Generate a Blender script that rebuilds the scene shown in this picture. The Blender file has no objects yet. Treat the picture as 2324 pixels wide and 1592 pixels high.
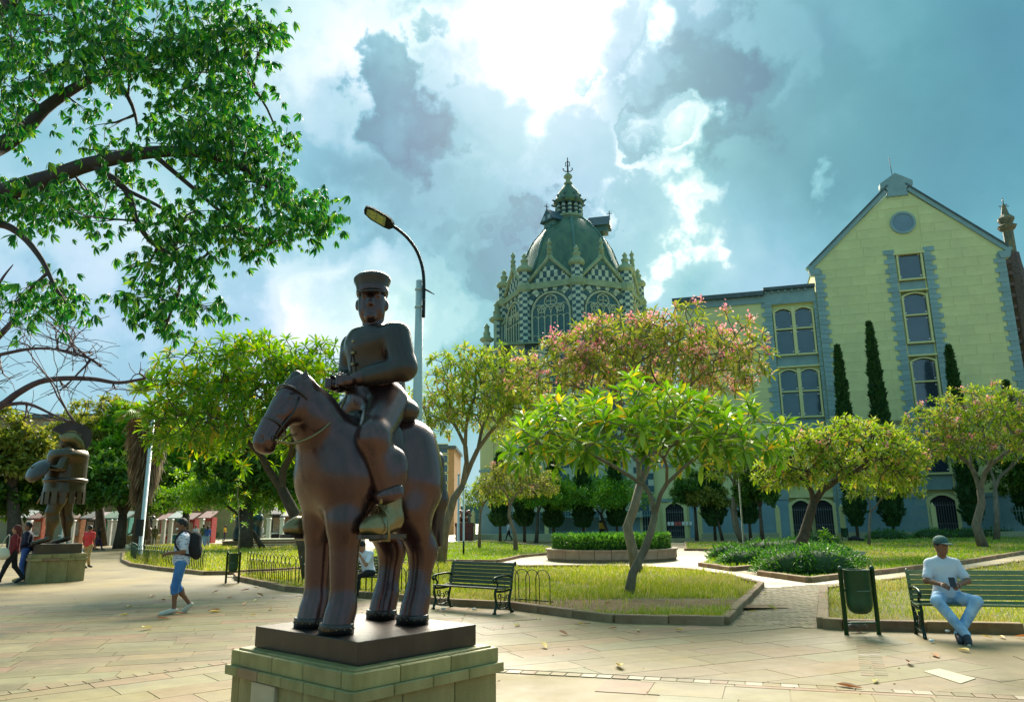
import bpy, math, random
import numpy as np
from math import sin, cos, pi, radians, sqrt
from mathutils import Vector, Matrix
import openvdb

RN = np.random.default_rng(7)
R_ = random.Random(11)
SC = bpy.context.scene

# ---------------------------------------------------------------- camera
PHOTO_W, PHOTO_H = 2324.0, 1592.0           # pixel frame in which the photograph was measured
FPX = 1700.0
PITCH = math.atan(389.0/FPX)
ROLL = radians(0.6)
EYE = Vector((0, 0, 1.62))
cam_d = bpy.data.cameras.new('camera')
cam = bpy.data.objects.new('camera', cam_d)
SC.collection.objects.link(cam)
cam_d.sensor_width = 36.0
cam_d.lens = 36.0*FPX/PHOTO_W
cam_d.clip_start = 0.05
cam_d.clip_end = 6000
CR = Matrix.Rotation(pi/2+PITCH, 3, 'X') @ Matrix.Rotation(-ROLL, 3, 'Z')
cam.matrix_world = Matrix.Translation(EYE) @ CR.to_4x4()
SC.camera = cam

def ray(px, py):
    return (CR @ Vector(((px-PHOTO_W/2)/FPX, -(py-PHOTO_H/2)/FPX, -1.0)))
def ground(px, py, z=0.0):
    d = ray(px, py); t = (z-EYE.z)/d.z
    return EYE + d*t
def atd(px, py, Y):
    d = ray(px, py); return EYE + d*(Y/d.y)

# ---------------------------------------------------------------- sky and sun
SUN_PX = (1235, 60)
sd = ray(*SUN_PX).normalized()
SUN_EL = math.asin(sd.z); SUN_AZ = math.atan2(sd.x, sd.y)      # azimuth from +Y towards +X
w = bpy.data.worlds.new('World'); SC.world = w; w.use_nodes = True
nt = w.node_tree; nt.nodes.clear()
def wn(t, **k):
    n = nt.nodes.new(t)
    for a, b in k.items(): setattr(n, a, b)
    return n
def wl(a, b): nt.links.new(a, b)
def wmath(op, a, b=None, c=None, clamp=False):
    n = wn('ShaderNodeMath', operation=op); n.use_clamp = clamp
    for i, x in enumerate((a, b, c)):
        if x is None: continue
        if isinstance(x, (int, float)): n.inputs[i].default_value = x
        else: wl(x, n.inputs[i])
    return n.outputs[0]
tc = wn('ShaderNodeTexCoord')
DIR = tc.outputs['Generated']
def wnoise(scale, detail, rough=0.5, vec=None, dist=0.0):
    n = wn('ShaderNodeTexNoise'); n.inputs['Scale'].default_value = scale
    n.inputs['Detail'].default_value = detail; n.inputs['Roughness'].default_value = rough
    n.inputs['Distortion'].default_value = dist
    wl(vec or DIR, n.inputs['Vector']); return n
# warp the direction so that every cloud bank gets a ragged edge
def warp(vec, scale, amt, det=5):
    nz = wnoise(scale, det, 0.55, vec)
    s = wn('ShaderNodeVectorMath', operation='SUBTRACT'); wl(nz.outputs['Color'], s.inputs[0]); s.inputs[1].default_value = (0.5, 0.5, 0.5)
    m = wn('ShaderNodeVectorMath', operation='SCALE'); wl(s.outputs[0], m.inputs[0]); m.inputs['Scale'].default_value = amt
    a = wn('ShaderNodeVectorMath', operation='ADD'); wl(vec, a.inputs[0]); wl(m.outputs[0], a.inputs[1])
    return a.outputs[0]
WD = warp(DIR, 6.0, 0.075, 6)
def bank(px, py, rpx, amp, vec=None, soft=0.0):
    """cloud bank: smooth round swelling of the cloud tone about a sky direction"""
    c = ray(px, py).normalized()
    d = wn('ShaderNodeVectorMath', operation='DOT_PRODUCT'); wl(vec or WD, d.inputs[0]); d.inputs[1].default_value = c
    mr = wn('ShaderNodeMapRange', interpolation_type='SMOOTHSTEP')
    mr.inputs['From Min'].default_value = cos(rpx/FPX*0.9); mr.inputs['From Max'].default_value = 1.0
    mr.inputs['To Min'].default_value = 0; mr.inputs['To Max'].default_value = amp
    wl(d.outputs['Value'], mr.inputs['Value']); return mr.outputs[0]
base = wnoise(2.6, 9, 0.50, DIR, 0.0)
tone = wmath('MULTIPLY_ADD', base.outputs['Fac'], 0.75, 0.12)
banks = [  # (px, py, radius, amount)
 (760,60,260,.26),(860,150,200,.12),(1150,300,230,.24),(1230,180,230,.30),(1330,330,180,.2),(1430,410,130,.26),(1520,460,160,.32),(1610,515,160,.32),(1700,570,130,.26),
 (1350,90,260,.14),(1600,120,200,.16),(1180,40,280,.42),(700,210,200,.12),
 (1040,200,170,-.38),(1020,160,110,-.16),(1245,145,80,-.38),(1330,290,70,-.16),(1470,200,160,-.20),(1230,380,70,-.14),
 (2050,150,640,-.13),(1800,330,380,-.10),(2250,330,420,-.06),(960,400,330,-.12),(1180,470,150,-.12),(800,420,240,-.12),(1250,500,120,-.14),(1560,330,180,-.2),(1370,480,90,-.12),
 (700,660,240,.26),(860,700,180,.18),(560,480,200,.05),(250,330,430,.22),(300,560,200,.05),(1500,620,320,.16),(1620,560,220,.06),(1080,640,220,.14),(100,700,200,.1)]
for b in banks: tone = wmath('ADD', tone, bank(b[0], b[1], b[2], b[3]*(.62 if b[3] > 0 else .95)))
fine = wnoise(12, 9, 0.62, DIR)
tone = wmath('MULTIPLY_ADD', wmath('SUBTRACT', fine.outputs['Fac'], 0.5), 0.16, tone)
ramp = wn('ShaderNodeValToRGB'); cr_ = ramp.color_ramp
stops = [(0.0,(.035,.17,.25)),(.25,(.065,.27,.345)),(.45,(.15,.41,.49)),(.60,(.33,.56,.63)),(.76,(.60,.75,.77)),(.95,(.90,.95,.91))]
cr_.elements[0].position = 0; cr_.elements[0].color = (*stops[0][1], 1)
cr_.elements[1].position = 1; cr_.elements[1].color = (1.0, 1.0, 0.95, 1)
for p_, c_ in stops[1:]:
    e = cr_.elements.new(p_); e.color = (*c_, 1)
wl(tone, ramp.inputs[0])
# a bluer cast in some gaps, greener in others
hn = wnoise(3.1, 3, 0.5)
hr = wn('ShaderNodeValToRGB'); hr.color_ramp.elements[0].position = .4; hr.color_ramp.elements[1].position = .62
hr.color_ramp.elements[0].color = (.90, 1.05, .98, 1); hr.color_ramp.elements[1].color = (1.02, .98, 1.12, 1)
wl(hn.outputs['Fac'], hr.inputs[0])
mul = wn('ShaderNodeMixRGB', blend_type='MULTIPLY'); mul.inputs[0].default_value = 1
wl(ramp.outputs[0], mul.inputs[1]); wl(hr.outputs[0], mul.inputs[2])
# the veiled sun: the cloud in front of it glows
g1 = bank(*SUN_PX, 230, .2, WD); g2 = bank(SUN_PX[0]-5, SUN_PX[1]-40, 200, .75, WD)
glow = wmath('ADD', g1, g2)
gm = wn('ShaderNodeMixRGB', blend_type='ADD'); gm.inputs[0].default_value = 1
gc = wn('ShaderNodeVectorMath', operation='SCALE'); gc.inputs[0].default_value = (1.0, .98, .86); wl(glow, gc.inputs['Scale'])
gm2 = wn('ShaderNodeMixRGB', blend_type='MULTIPLY'); gm2.inputs[0].default_value = .35
wl(gc.outputs[0], gm2.inputs[1]); wl(mul.outputs[0], gm2.inputs[2])
wl(mul.outputs[0], gm.inputs[1]); wl(gm2.outputs[0], gm.inputs[2])
sky = wn('ShaderNodeTexSky', sky_type='NISHITA'); sky.sun_disc = False
sky.sun_elevation = SUN_EL; sky.sun_rotation = SUN_AZ; sky.air_density = 1.0; sky.dust_density = 1.5
bgA = wn('ShaderNodeBackground'); bgA.inputs['Strength'].default_value = 0.05; wl(sky.outputs[0], bgA.inputs[0])
bgB = wn('ShaderNodeBackground'); bgB.inputs['Strength'].default_value = 0.53; wl(gm.outputs[0], bgB.inputs[0])
mx = wn('ShaderNodeMixShader'); mx.inputs[0].default_value = 0.88
wl(bgA.outputs[0], mx.inputs[1]); wl(bgB.outputs[0], mx.inputs[2])
wo = wn('ShaderNodeOutputWorld'); wl(mx.outputs[0], wo.inputs['Surface'])
w.cycles.sampling_method = 'MANUAL'; w.cycles.sample_map_resolution = 512

sl = bpy.data.lights.new('sun', 'SUN'); sl.energy = 5.0; sl.angle = radians(38); sl.color = (1.0, .92, .74)
so = bpy.data.objects.new('sun', sl); SC.collection.objects.link(so)
so.rotation_euler = sd.to_track_quat('Z', 'Y').to_euler(); so.location = (0, 0, 60)

SC.view_settings.view_transform = 'Standard'; SC.view_settings.look = 'None'
SC.view_settings.exposure = 1.22; SC.view_settings.gamma = 1.0; SC.view_settings.use_curve_mapping = False
SC.cycles.max_bounces = 6; SC.cycles.diffuse_bounces = 3; SC.cycles.glossy_bounces = 3; SC.cycles.transparent_max_bounces = 8
SC.cycles.transmission_bounces = 4; SC.cycles.caustics_reflective = False; SC.cycles.caustics_refractive = False

# ---------------------------------------------------------------- helpers
COL = SC.collection
def tag(o, label=None, cat=None, group=None, kind=None):
    if label: o['label'] = label
    if cat: o['category'] = cat
    if group: o['group'] = group
    if kind: o['kind'] = kind
    return o
def thing(name, label, cat, loc=(0,0,0), rz=0.0, group=None, scale=1.0):
    o = bpy.data.objects.new(name, None); COL.objects.link(o)
    o.empty_display_size = 0.2
    o.location = loc; o.rotation_euler = (0, 0, rz); o.scale = (scale,)*3
    return tag(o, label, cat, group)
def link(name, me, parent=None):
    o = bpy.data.objects.new(name, me); COL.objects.link(o)
    if parent is not None: o.parent = parent
    return o
def copy_tree(o, parent=None):
    c = o.copy(); COL.objects.link(c)
    if parent is not None: c.parent = parent
    for ch in list(o.children): copy_tree(ch, c)
    return c
def mesh_np(name, V, F, mats, smooth=False, midx=None):
    """V (n,3), F (m,k) with constant k"""
    me = bpy.data.meshes.new(name); V = np.asarray(V, np.float32); F = np.asarray(F, np.int32)
    k = F.shape[1]
    me.vertices.add(len(V)); me.vertices.foreach_set('co', V.ravel())
    me.loops.add(F.size); me.loops.foreach_set('vertex_index', F.ravel())
    me.polygons.add(len(F)); me.polygons.foreach_set('loop_start', np.arange(0, F.size, k, dtype=np.int32))
    try: me.polygons.foreach_set('loop_total', np.full(len(F), k, np.int32))
    except Exception: pass
    for m in (mats if isinstance(mats, (list, tuple)) else [mats]): me.materials.append(m)
    if midx is not None: me.polygons.foreach_set('material_index', np.asarray(midx, np.int32))
    me.polygons.foreach_set('use_smooth', np.full(len(F), bool(smooth)))
    me.update(calc_edges=True); return me

class MB:
    def __init__(s): s.v = []; s.f = []; s.m = []; s.s = []
    def add(s, vs, fs, mi=0, sm=False):
        o = len(s.v); s.v += [tuple(v) for v in vs]; s.f += [tuple(i+o for i in f) for f in fs]
        s.m += [mi]*len(fs); s.s += [sm]*len(fs); return s
    def box(s, x0, x1, y0, y1, z0, z1, mi=0):
        return s.add([(x0,y0,z0),(x1,y0,z0),(x1,y1,z0),(x0,y1,z0),(x0,y0,z1),(x1,y0,z1),(x1,y1,z1),(x0,y1,z1)],
                     [(0,3,2,1),(4,5,6,7),(0,1,5,4),(1,2,6,5),(2,3,7,6),(3,0,4,7)], mi)
    def bbox(s, x0, x1, y0, y1, z0, z1, b=0.01, mi=0):
        """box with its top and vertical edges bevelled"""
        vs = []
        for z, i in ((z0,0),(z1-b,0),(z1,b)):
            c = b
            vs += [(x0+i+c,y0+i,z),(x1-i-c,y0+i,z),(x1-i,y0+i+c,z),(x1-i,y1-i-c,z),(x1-i-c,y1-i,z),(x0+i+c,y1-i,z),(x0+i,y1-i-c,z),(x0+i,y0+i+c,z)]
        fs = [tuple(range(7,-1,-1)), tuple(range(16,24))]
        for k in range(2):
            for j in range(8): fs.append((k*8+j, k*8+(j+1)%8, k*8+8+(j+1)%8, k*8+8+j))
        return s.add(vs, fs, mi)
    def obox(s, c, ax, ay, az, mi=0):
        c, ax, ay, az = map(Vector, (c, ax, ay, az))
        vs = [c+ax*i+ay*j+az*k for k in (-1,1) for j in (-1,1) for i in (-1,1)]
        return s.add(vs, [(0,2,3,1),(4,5,7,6),(0,1,5,4),(1,3,7,5),(3,2,6,7),(2,0,4,6)], mi)
    def beam(s, a, b, wd, ht, mi=0, up=(0,0,1)):
        a, b, up = Vector(a), Vector(b), Vector(up); d = (b-a); L = d.length; d.normalize()
        x = d.cross(up)
        if x.length < 1e-5: x = d.cross(Vector((1,0,0)))
        x.normalize(); z = x.cross(d)
        return s.obox((a+b)/2, x*wd/2, d*L/2, z*ht/2, mi)
    def prism(s, poly, z0, z1, mi=0, M=None):
        n = len(poly); vs = [(p[0],p[1],z0) for p in poly]+[(p[0],p[1],z1) for p in poly]
        A = sum(poly[i][0]*poly[(i+1)%n][1]-poly[(i+1)%n][0]*poly[i][1] for i in range(n))
        fs = [tuple(range(n-1,-1,-1)), tuple(range(n,2*n))]+[(i,(i+1)%n,n+(i+1)%n,n+i) for i in range(n)]
        if A < 0: fs = [tuple(reversed(f)) for f in fs]
        if M is not None: vs = [M @ Vector(v) for v in vs]
        return s.add(vs, fs, mi)
    def tube(s, pts, rad, n=8, mi=0, cap=True, sm=True):
        pts = [Vector(p) for p in pts]
        if isinstance(rad, (int, float)): rad = [rad]*len(pts)
        ring = []; prev = None
        for i, p in enumerate(pts):
            d = (pts[min(i+1,len(pts)-1)]-pts[max(i-1,0)])
            if d.length < 1e-9: d = Vector((0,0,1))
            d.normalize()
            if prev is None:
                u = d.orthogonal().normalized()
            else:
                u = prev-d*prev.dot(d)
                if u.length < 1e-6: u = d.orthogonal()
                u.normalize()
            prev = u; v = d.cross(u)
            ring += [p+(u*cos(2*pi*k/n)+v*sin(2*pi*k/n))*rad[i] for k in range(n)]
        fs = []
        for i in range(len(pts)-1):
            for k in range(n): fs.append((i*n+k, i*n+(k+1)%n, (i+1)*n+(k+1)%n, (i+1)*n+k))
        s.add(ring, fs, mi, sm)
        if cap:
            o = len(s.v)-len(ring)
            s.f += [tuple(o+k for k in range(n-1,-1,-1)), tuple(o+(len(pts)-1)*n+k for k in range(n))]; s.m += [mi]*2; s.s += [False]*2
        return s
    def lathe(s, prof, n=16, c=(0,0,0), mi=0, sm=True, ph=0.0, ell=(1,1)):
        vs = []; fs = []; m = len(prof)
        for r, z in prof:
            vs += [(c[0]+r*ell[0]*cos(2*pi*k/n+ph), c[1]+r*ell[1]*sin(2*pi*k/n+ph), c[2]+z) for k in range(n)]
        for i in range(m-1):
            for k in range(n): fs.append((i*n+k, i*n+(k+1)%n, (i+1)*n+(k+1)%n, (i+1)*n+k))
        s.add(vs, fs, mi, sm); o = len(s.v)-len(vs)
        s.f += [tuple(o+k for k in range(n-1,-1,-1)), tuple(o+(m-1)*n+k for k in range(n))]; s.m += [mi]*2; s.s += [False]*2
        return s
    def mesh(s, name, mats):
        me = bpy.data.meshes.new(name); me.from_pydata(s.v, [], s.f)
        for m in (mats if isinstance(mats, (list, tuple)) else [mats]): me.materials.append(m)
        me.polygons.foreach_set('material_index', s.m); me.polygons.foreach_set('use_smooth', s.s); me.update(); return me
    def build(s, name, mats, parent=None): return link(name, s.mesh(name, mats), parent)

# ---------------------------------------------------------------- materials
def mat(name, col, rough=0.6, metal=0.0, var=0.12, scale=4.0, col2=None, bump=0.0, bscale=None, coord='Object', spec=0.5, rnd=0.0, det=6.0, transl=0.0, island=False, streak=None, coat=0.0, stain=0.0):
    """procedural material: two-tone noise in the base colour, optional per-piece variation, bump, translucency"""
    m = bpy.data.materials.new(name); m.use_nodes = True; t = m.node_tree; N = t.nodes; L = t.links
    b = N['Principled BSDF']; tcn = N.new('ShaderNodeTexCoord')
    b.inputs['Roughness'].default_value = rough; b.inputs['Metallic'].default_value = metal
    b.inputs['Specular IOR Level'].default_value = spec
    if coat: b.inputs['Coat Weight'].default_value = coat; b.inputs['Coat Roughness'].default_value = .2
    vec = tcn.outputs[coord]
    if streak:
        mp = N.new('ShaderNodeMapping'); mp.inputs['Scale'].default_value = streak; L.new(vec, mp.inputs[0]); vec = mp.outputs[0]
    nz = N.new('ShaderNodeTexNoise'); nz.inputs['Scale'].default_value = scale; nz.inputs['Detail'].default_value = det; nz.inputs['Roughness'].default_value = .62
    L.new(vec, nz.inputs['Vector'])
    rp = N.new('ShaderNodeValToRGB'); rp.color_ramp.elements[0].position = .32; rp.color_ramp.elements[1].position = .68
    c2 = col2 if col2 is not None else tuple(min(1, c*(1+var)) for c in col)
    c1 = col if col2 is not None else tuple(c*(1-var) for c in col)
    rp.color_ramp.elements[0].color = (*c1, 1); rp.color_ramp.elements[1].color = (*c2, 1)
    L.new(nz.outputs['Fac'], rp.inputs[0]); out = rp.outputs[0]
    if rnd:
        hs = N.new('ShaderNodeHueSaturation'); L.new(out, hs.inputs['Color'])
        if island: src = N.new('ShaderNodeNewGeometry').outputs['Random Per Island']
        else: src = N.new('ShaderNodeObjectInfo').outputs['Random']
        mr = N.new('ShaderNodeMapRange'); mr.inputs['To Min'].default_value = 1-rnd; mr.inputs['To Max'].default_value = 1+rnd
        L.new(src, mr.inputs[0]); L.new(mr.outputs[0], hs.inputs['Value'])
        m2 = N.new('ShaderNodeMath'); m2.operation = 'MULTIPLY'; m2.inputs[1].default_value = 7.31; L.new(src, m2.inputs[0])
        fr = N.new('ShaderNodeMath'); fr.operation = 'FRACT'; L.new(m2.outputs[0], fr.inputs[0])
        mr2 = N.new('ShaderNodeMapRange'); mr2.inputs['To Min'].default_value = .5-rnd*.08; mr2.inputs['To Max'].default_value = .5+rnd*.08
        L.new(fr.outputs[0], mr2.inputs[0]); L.new(mr2.outputs[0], hs.inputs['Hue']); out = hs.outputs[0]
    if stain:
        gpos = N.new('ShaderNodeNewGeometry').outputs['Position']; ns = N.new('ShaderNodeTexNoise'); ns.inputs['Scale'].default_value = .45; ns.inputs['Detail'].default_value = 9; ns.inputs['Roughness'].default_value = .68
        L.new(gpos, ns.inputs['Vector']); mrs = N.new('ShaderNodeMapRange'); mrs.inputs['From Min'].default_value = .33; mrs.inputs['From Max'].default_value = .62; mrs.inputs['To Min'].default_value = 1-stain; mrs.inputs['To Max'].default_value = 1.06
        L.new(ns.outputs['Fac'], mrs.inputs[0]); vm = N.new('ShaderNodeVectorMath'); vm.operation = 'SCALE'; L.new(out, vm.inputs[0]); L.new(mrs.outputs[0], vm.inputs['Scale']); out = vm.outputs[0]
        rrn = N.new('ShaderNodeMapRange'); rrn.inputs['From Min'].default_value = .35; rrn.inputs['From Max'].default_value = .65; rrn.inputs['To Min'].default_value = rough*.62; rrn.inputs['To Max'].default_value = rough*1.25; L.new(ns.outputs['Fac'], rrn.inputs[0]); L.new(rrn.outputs[0], b.inputs['Roughness'])
    L.new(out, b.inputs['Base Color'])
    if bump:
        n2 = N.new('ShaderNodeTexNoise'); n2.inputs['Scale'].default_value = bscale or scale*6; n2.inputs['Detail'].default_value = 5
        L.new(tcn.outputs[coord], n2.inputs['Vector'])
        bp = N.new('ShaderNodeBump'); bp.inputs['Strength'].default_value = bump; bp.inputs['Distance'].default_value = .02
        L.new(n2.outputs['Fac'], bp.inputs['Height']); L.new(bp.outputs[0], b.inputs['Normal'])
    if transl:
        tr = N.new('ShaderNodeBsdfTranslucent'); L.new(out, tr.inputs[0]); ms = N.new('ShaderNodeMixShader'); ms.inputs[0].default_value = transl
        L.new(b.outputs[0], ms.inputs[1]); L.new(tr.outputs[0], ms.inputs[2]); L.new(ms.outputs[0], N['Material Output'].inputs['Surface'])
    return m
def leafmat(name, cols, transl=0.4, rough=0.4, objrnd=False):
    m = bpy.data.materials.new(name); m.use_nodes = True; t = m.node_tree; N = t.nodes; L = t.links
    b = N['Principled BSDF']; b.inputs['Roughness'].default_value = rough; b.inputs['Specular IOR Level'].default_value = .5
    src = N.new('ShaderNodeNewGeometry').outputs['Random Per Island']
    if objrnd:
        oi = N.new('ShaderNodeObjectInfo'); ad = N.new('ShaderNodeMath'); ad.operation = 'ADD'; L.new(src, ad.inputs[0]); L.new(oi.outputs['Random'], ad.inputs[1])
        fr = N.new('ShaderNodeMath'); fr.operation = 'FRACT'; L.new(ad.outputs[0], fr.inputs[0]); src = fr.outputs[0]
    rp = N.new('ShaderNodeValToRGB'); cr = rp.color_ramp
    n = len(cols); cr.elements[0].position = 0; cr.elements[0].color = (*cols[0][1], 1)
    cr.elements[1].position = 1; cr.elements[1].color = (*cols[-1][1], 1)
    for p, c in cols[1:-1]:
        e = cr.elements.new(p); e.color = (*c, 1)
    L.new(src, rp.inputs[0])
    L.new(rp.outputs[0], b.inputs['Base Color'])
    tr = N.new('ShaderNodeBsdfTranslucent')
    hs = N.new('ShaderNodeHueSaturation'); hs.inputs['Hue'].default_value = .485; hs.inputs['Saturation'].default_value = 1.1; hs.inputs['Value'].default_value = 1.5; L.new(rp.outputs[0], hs.inputs['Color'])
    L.new(hs.outputs[0], tr.inputs[0])
    ms = N.new('ShaderNodeMixShader'); ms.inputs[0].default_value = transl
    L.new(b.outputs[0], ms.inputs[1]); L.new(tr.outputs[0], ms.inputs[2]); L.new(ms.outputs[0], N['Material Output'].inputs['Surface'])
    return m

def slabmat(name, cols, island, rough=.62, stain=.42):
    """stone whose quarry colour changes from slab to slab, with speckle and wide soiling"""
    m = mat(name, (.4,.4,.4), rough, var=.16, scale=3.5, bump=.16, bscale=60, det=12, spec=.2, stain=stain)
    N, L = m.node_tree.nodes, m.node_tree.links; b = N['Principled BSDF']; cur = b.inputs['Base Color'].links[0].from_socket
    src = N.new('ShaderNodeNewGeometry').outputs['Random Per Island'] if island else N.new('ShaderNodeObjectInfo').outputs['Random']
    rp = N.new('ShaderNodeValToRGB'); cr = rp.color_ramp; n = len(cols); cr.elements[0].color = (*cols[0],1); cr.elements[1].color = (*cols[-1],1)
    for i in range(1, n-1): e = cr.elements.new(i/(n-1)); e.color = (*cols[i],1)
    L.new(src, rp.inputs[0]); mm = N.new('ShaderNodeMixRGB'); mm.blend_type = 'MULTIPLY'; mm.inputs[0].default_value = 1
    sc = N.new('ShaderNodeVectorMath'); sc.operation = 'SCALE'; sc.inputs['Scale'].default_value = 2.5; L.new(cur, sc.inputs[0])
    L.new(sc.outputs[0], mm.inputs[1]); L.new(rp.outputs[0], mm.inputs[2]); L.new(mm.outputs[0], b.inputs['Base Color']); return m
# ---------------------------------------------------------------- smooth bodies from signed distances
def cone(a, b, ra, rb, k=0.04, s=1): return ('c', np.array(a, float), np.array(b, float), ra, rb, k, s)
def ell(c, r, k=0.04, s=1, R=None): return ('e', np.array(c, float), np.array(r, float), R, None, k, s)
def cut(n, p): n = np.array(n, float); return ('p', n/np.linalg.norm(n), np.array(p, float), None, None, 0, -1)
def sdf(name, prims, vox, mats, parent=None, mid=None, relax=0):
    los = []; his = []
    for q in prims:
        if q[6] < 0: continue
        if q[0] == 'c': m = max(q[3], q[4]); los.append(np.minimum(q[1], q[2])-m); his.append(np.maximum(q[1], q[2])+m)
        else: m = q[2].max() if q[3] is not None else q[2]; los.append(q[1]-m); his.append(q[1]+m)
    lo = np.min(los, 0)-4*vox-.02; hi = np.max(his, 0)+4*vox+.02
    n = np.ceil((hi-lo)/vox).astype(int)+1
    D = np.full(tuple(n), 1.0, np.float32)
    ax = [lo[i]+np.arange(n[i])*vox for i in range(3)]
    for q in prims:
        if q[0] == 'p':
            d = ((ax[0]-q[2][0])*q[1][0])[:,None,None]+((ax[1]-q[2][1])*q[1][1])[None,:,None]+((ax[2]-q[2][2])*q[1][2])[None,None,:]
            D = np.maximum(D, d.astype(np.float32)); continue
        if q[0] == 'c': m = max(q[3], q[4]); l = np.minimum(q[1], q[2])-m; h = np.maximum(q[1], q[2])+m
        else: m = q[2].max() if q[3] is not None else q[2]; l = q[1]-m; h = q[1]+m
        pad = q[5]+4*vox
        i0 = np.maximum(((l-pad-lo)/vox).astype(int), 0); i1 = np.minimum(np.ceil((h+pad-lo)/vox).astype(int)+1, n)
        X = ax[0][i0[0]:i1[0]][:,None,None]; Y = ax[1][i0[1]:i1[1]][None,:,None]; Z = ax[2][i0[2]:i1[2]][None,None,:]
        if q[0] == 'c':
            a, b = q[1], q[2]; ba = b-a; L2 = max(float(ba@ba), 1e-9)
            px, py, pz = X-a[0], Y-a[1], Z-a[2]
            t = np.clip((px*ba[0]+py*ba[1]+pz*ba[2])/L2, 0, 1)
            d = np.sqrt((px-t*ba[0])**2+(py-t*ba[1])**2+(pz-t*ba[2])**2)-(q[3]+(q[4]-q[3])*t)
        else:
            px, py, pz = X-q[1][0], Y-q[1][1], Z-q[1][2]
            if q[3] is not None:
                Rm = q[3]; px, py, pz = (Rm[0][0]*px+Rm[1][0]*py+Rm[2][0]*pz, Rm[0][1]*px+Rm[1][1]*py+Rm[2][1]*pz, Rm[0][2]*px+Rm[1][2]*py+Rm[2][2]*pz)
            r = q[2]; k0 = np.sqrt((px/r[0])**2+(py/r[1])**2+(pz/r[2])**2)+1e-9
            k1 = np.sqrt((px/r[0]**2)**2+(py/r[1]**2)**2+(pz/r[2]**2)**2)+1e-9
            d = k0*(k0-1.0)/k1
        S = D[i0[0]:i1[0], i0[1]:i1[1], i0[2]:i1[2]]; k = max(q[5], 1e-4)
        if q[6] > 0:
            hh = np.maximum(k-np.abs(S-d), 0)/k; S[...] = np.minimum(S, d)-hh*hh*k*.25
        else:
            d = -d; hh = np.maximum(k-np.abs(S-d), 0)/k; S[...] = np.maximum(S, d)+hh*hh*k*.25
    bgv = 3*vox; D = np.clip(D, -bgv, bgv).astype(np.float32)
    g = openvdb.FloatGrid(bgv); g.copyFromArray(np.ascontiguousarray(D))
    P, Q = g.convertToQuads(isovalue=0.0)
    P = np.asarray(P)*vox+lo
    if len(Q) == 0: return None
    Q = np.asarray(Q).astype(np.int64)
    a, b, c = P[Q[:,0]], P[Q[:,1]], P[Q[:,2]]
    vol = np.einsum('ij,ij->i', a, np.cross(b, c)).sum()
    if vol < 0: Q = Q[:, ::-1]
    if relax:
        Ed = np.concatenate([Q[:,[0,1]], Q[:,[1,2]], Q[:,[2,3]], Q[:,[3,0]]]); Ed = np.concatenate([Ed, Ed[:, ::-1]])
        cnt = np.bincount(Ed[:,0], minlength=len(P))[:,None]
        for it in range(relax):
            lam = .55 if it % 2 == 0 else -.30
            S = np.stack([np.bincount(Ed[:,0], weights=P[Ed[:,1],j], minlength=len(P)) for j in range(3)], 1)/cnt; P = P+lam*(S-P)
    me = mesh_np(name, P, Q, mats, True, mid(P, Q) if mid else None)
    return link(name, me, parent)
def rotm(axis, deg): return np.array(Matrix.Rotation(radians(deg), 3, axis))
# ================================================================ GROUND
M_plaza = mat('plaza_stone', (.20,.15,.07), .65, var=.2, scale=.7, col2=(.30,.235,.12), stain=.38, bump=.12, bscale=60, det=12, spec=.2)
M_joint = mat('sandy_joint', (.16,.13,.08), .8, scale=3)
SLC = [(.27,.205,.095),(.30,.18,.11),(.225,.195,.085),(.29,.225,.115),(.19,.155,.07),(.31,.24,.135),(.235,.215,.11),(.27,.17,.095)]
M_slab = slabmat('slab_stone', SLC, True)
M_slab1 = slabmat('slab_stone_single', SLC, False)
M_pale = mat('pale_slab', (.245,.195,.12), .6, scale=2, var=.1, bump=.08, bscale=50, rnd=.1)
M_brick = mat('path_brick', (.17,.13,.055), .75, scale=9, col2=(.27,.205,.10), rnd=.18, island=True, bump=.2, bscale=40)
M_kerb = mat('kerb_stone', (.22,.125,.06), .8, scale=3.5, col2=(.35,.225,.12), bump=.35, bscale=30, rnd=.12)
M_soil = mat('lawn_soil', (.13,.13,.03), .95, scale=1.6, col2=(.24,.20,.07), bump=.5, bscale=14)
M_dirt = mat('bare_dirt', (.19,.10,.042), .95, scale=2.5, col2=(.29,.17,.08), bump=.4, bscale=25)
M_path = mat('pale_path', (.36,.28,.15), .6, scale=.8, col2=(.46,.37,.22), stain=.2, bump=.1, bscale=30, det=9)

g = MB(); g.add([(-900,-40,-.002),(900,-40,-.002),(900,1500,-.002),(-900,1500,-.002)], [(0,1,2,3)]); tag(g.build('ground', M_plaza), kind='structure')

def gp(pts, z=0.0): return [ground(*p, z) for p in pts]
LAWN_A = [(541,1316),(652,1340),(909,1361),(1027,1373),(1153,1380),(1396,1411),(1645,1417),(1728,1331),(1660,1314),(1560,1297),(1400,1290),(1180,1290),(1060,1285),(1027,1281),(850,1290),(735,1296),(650,1301),(535,1309)]
LAWN_B = [(279,1274),(300,1284),(360,1293),(466,1304),(518,1303),(650,1296),(733,1289),(712,1256),(688,1230),(640,1229),(520,1237),(400,1236),(300,1241),(280,1256)]
LAWN_B2 = [(838,1283),(1027,1275),(1128,1276),(1180,1264),(1258,1257),(1262,1244),(1110,1229),(1040,1232),(872,1232),(846,1250)]
LAWN_C = [(1871,1341),(2007,1323),(2170,1300),(2323,1277),(2560,1243),(2720,1470),(2323,1437),(2100,1431),(1915,1427),(1869,1424)]
LAWN_D = [(1590,1284),(1662,1295),(1705,1291),(1778,1300),(1725,1305),(1836,1321),(1912,1311),(1997,1302),(2188,1279),(2323,1256),(2600,1212),(2600,1206),(1990,1221),(1925,1230),(1556,1232),(1556,1249),(1650,1249),(1632,1262)]
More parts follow.
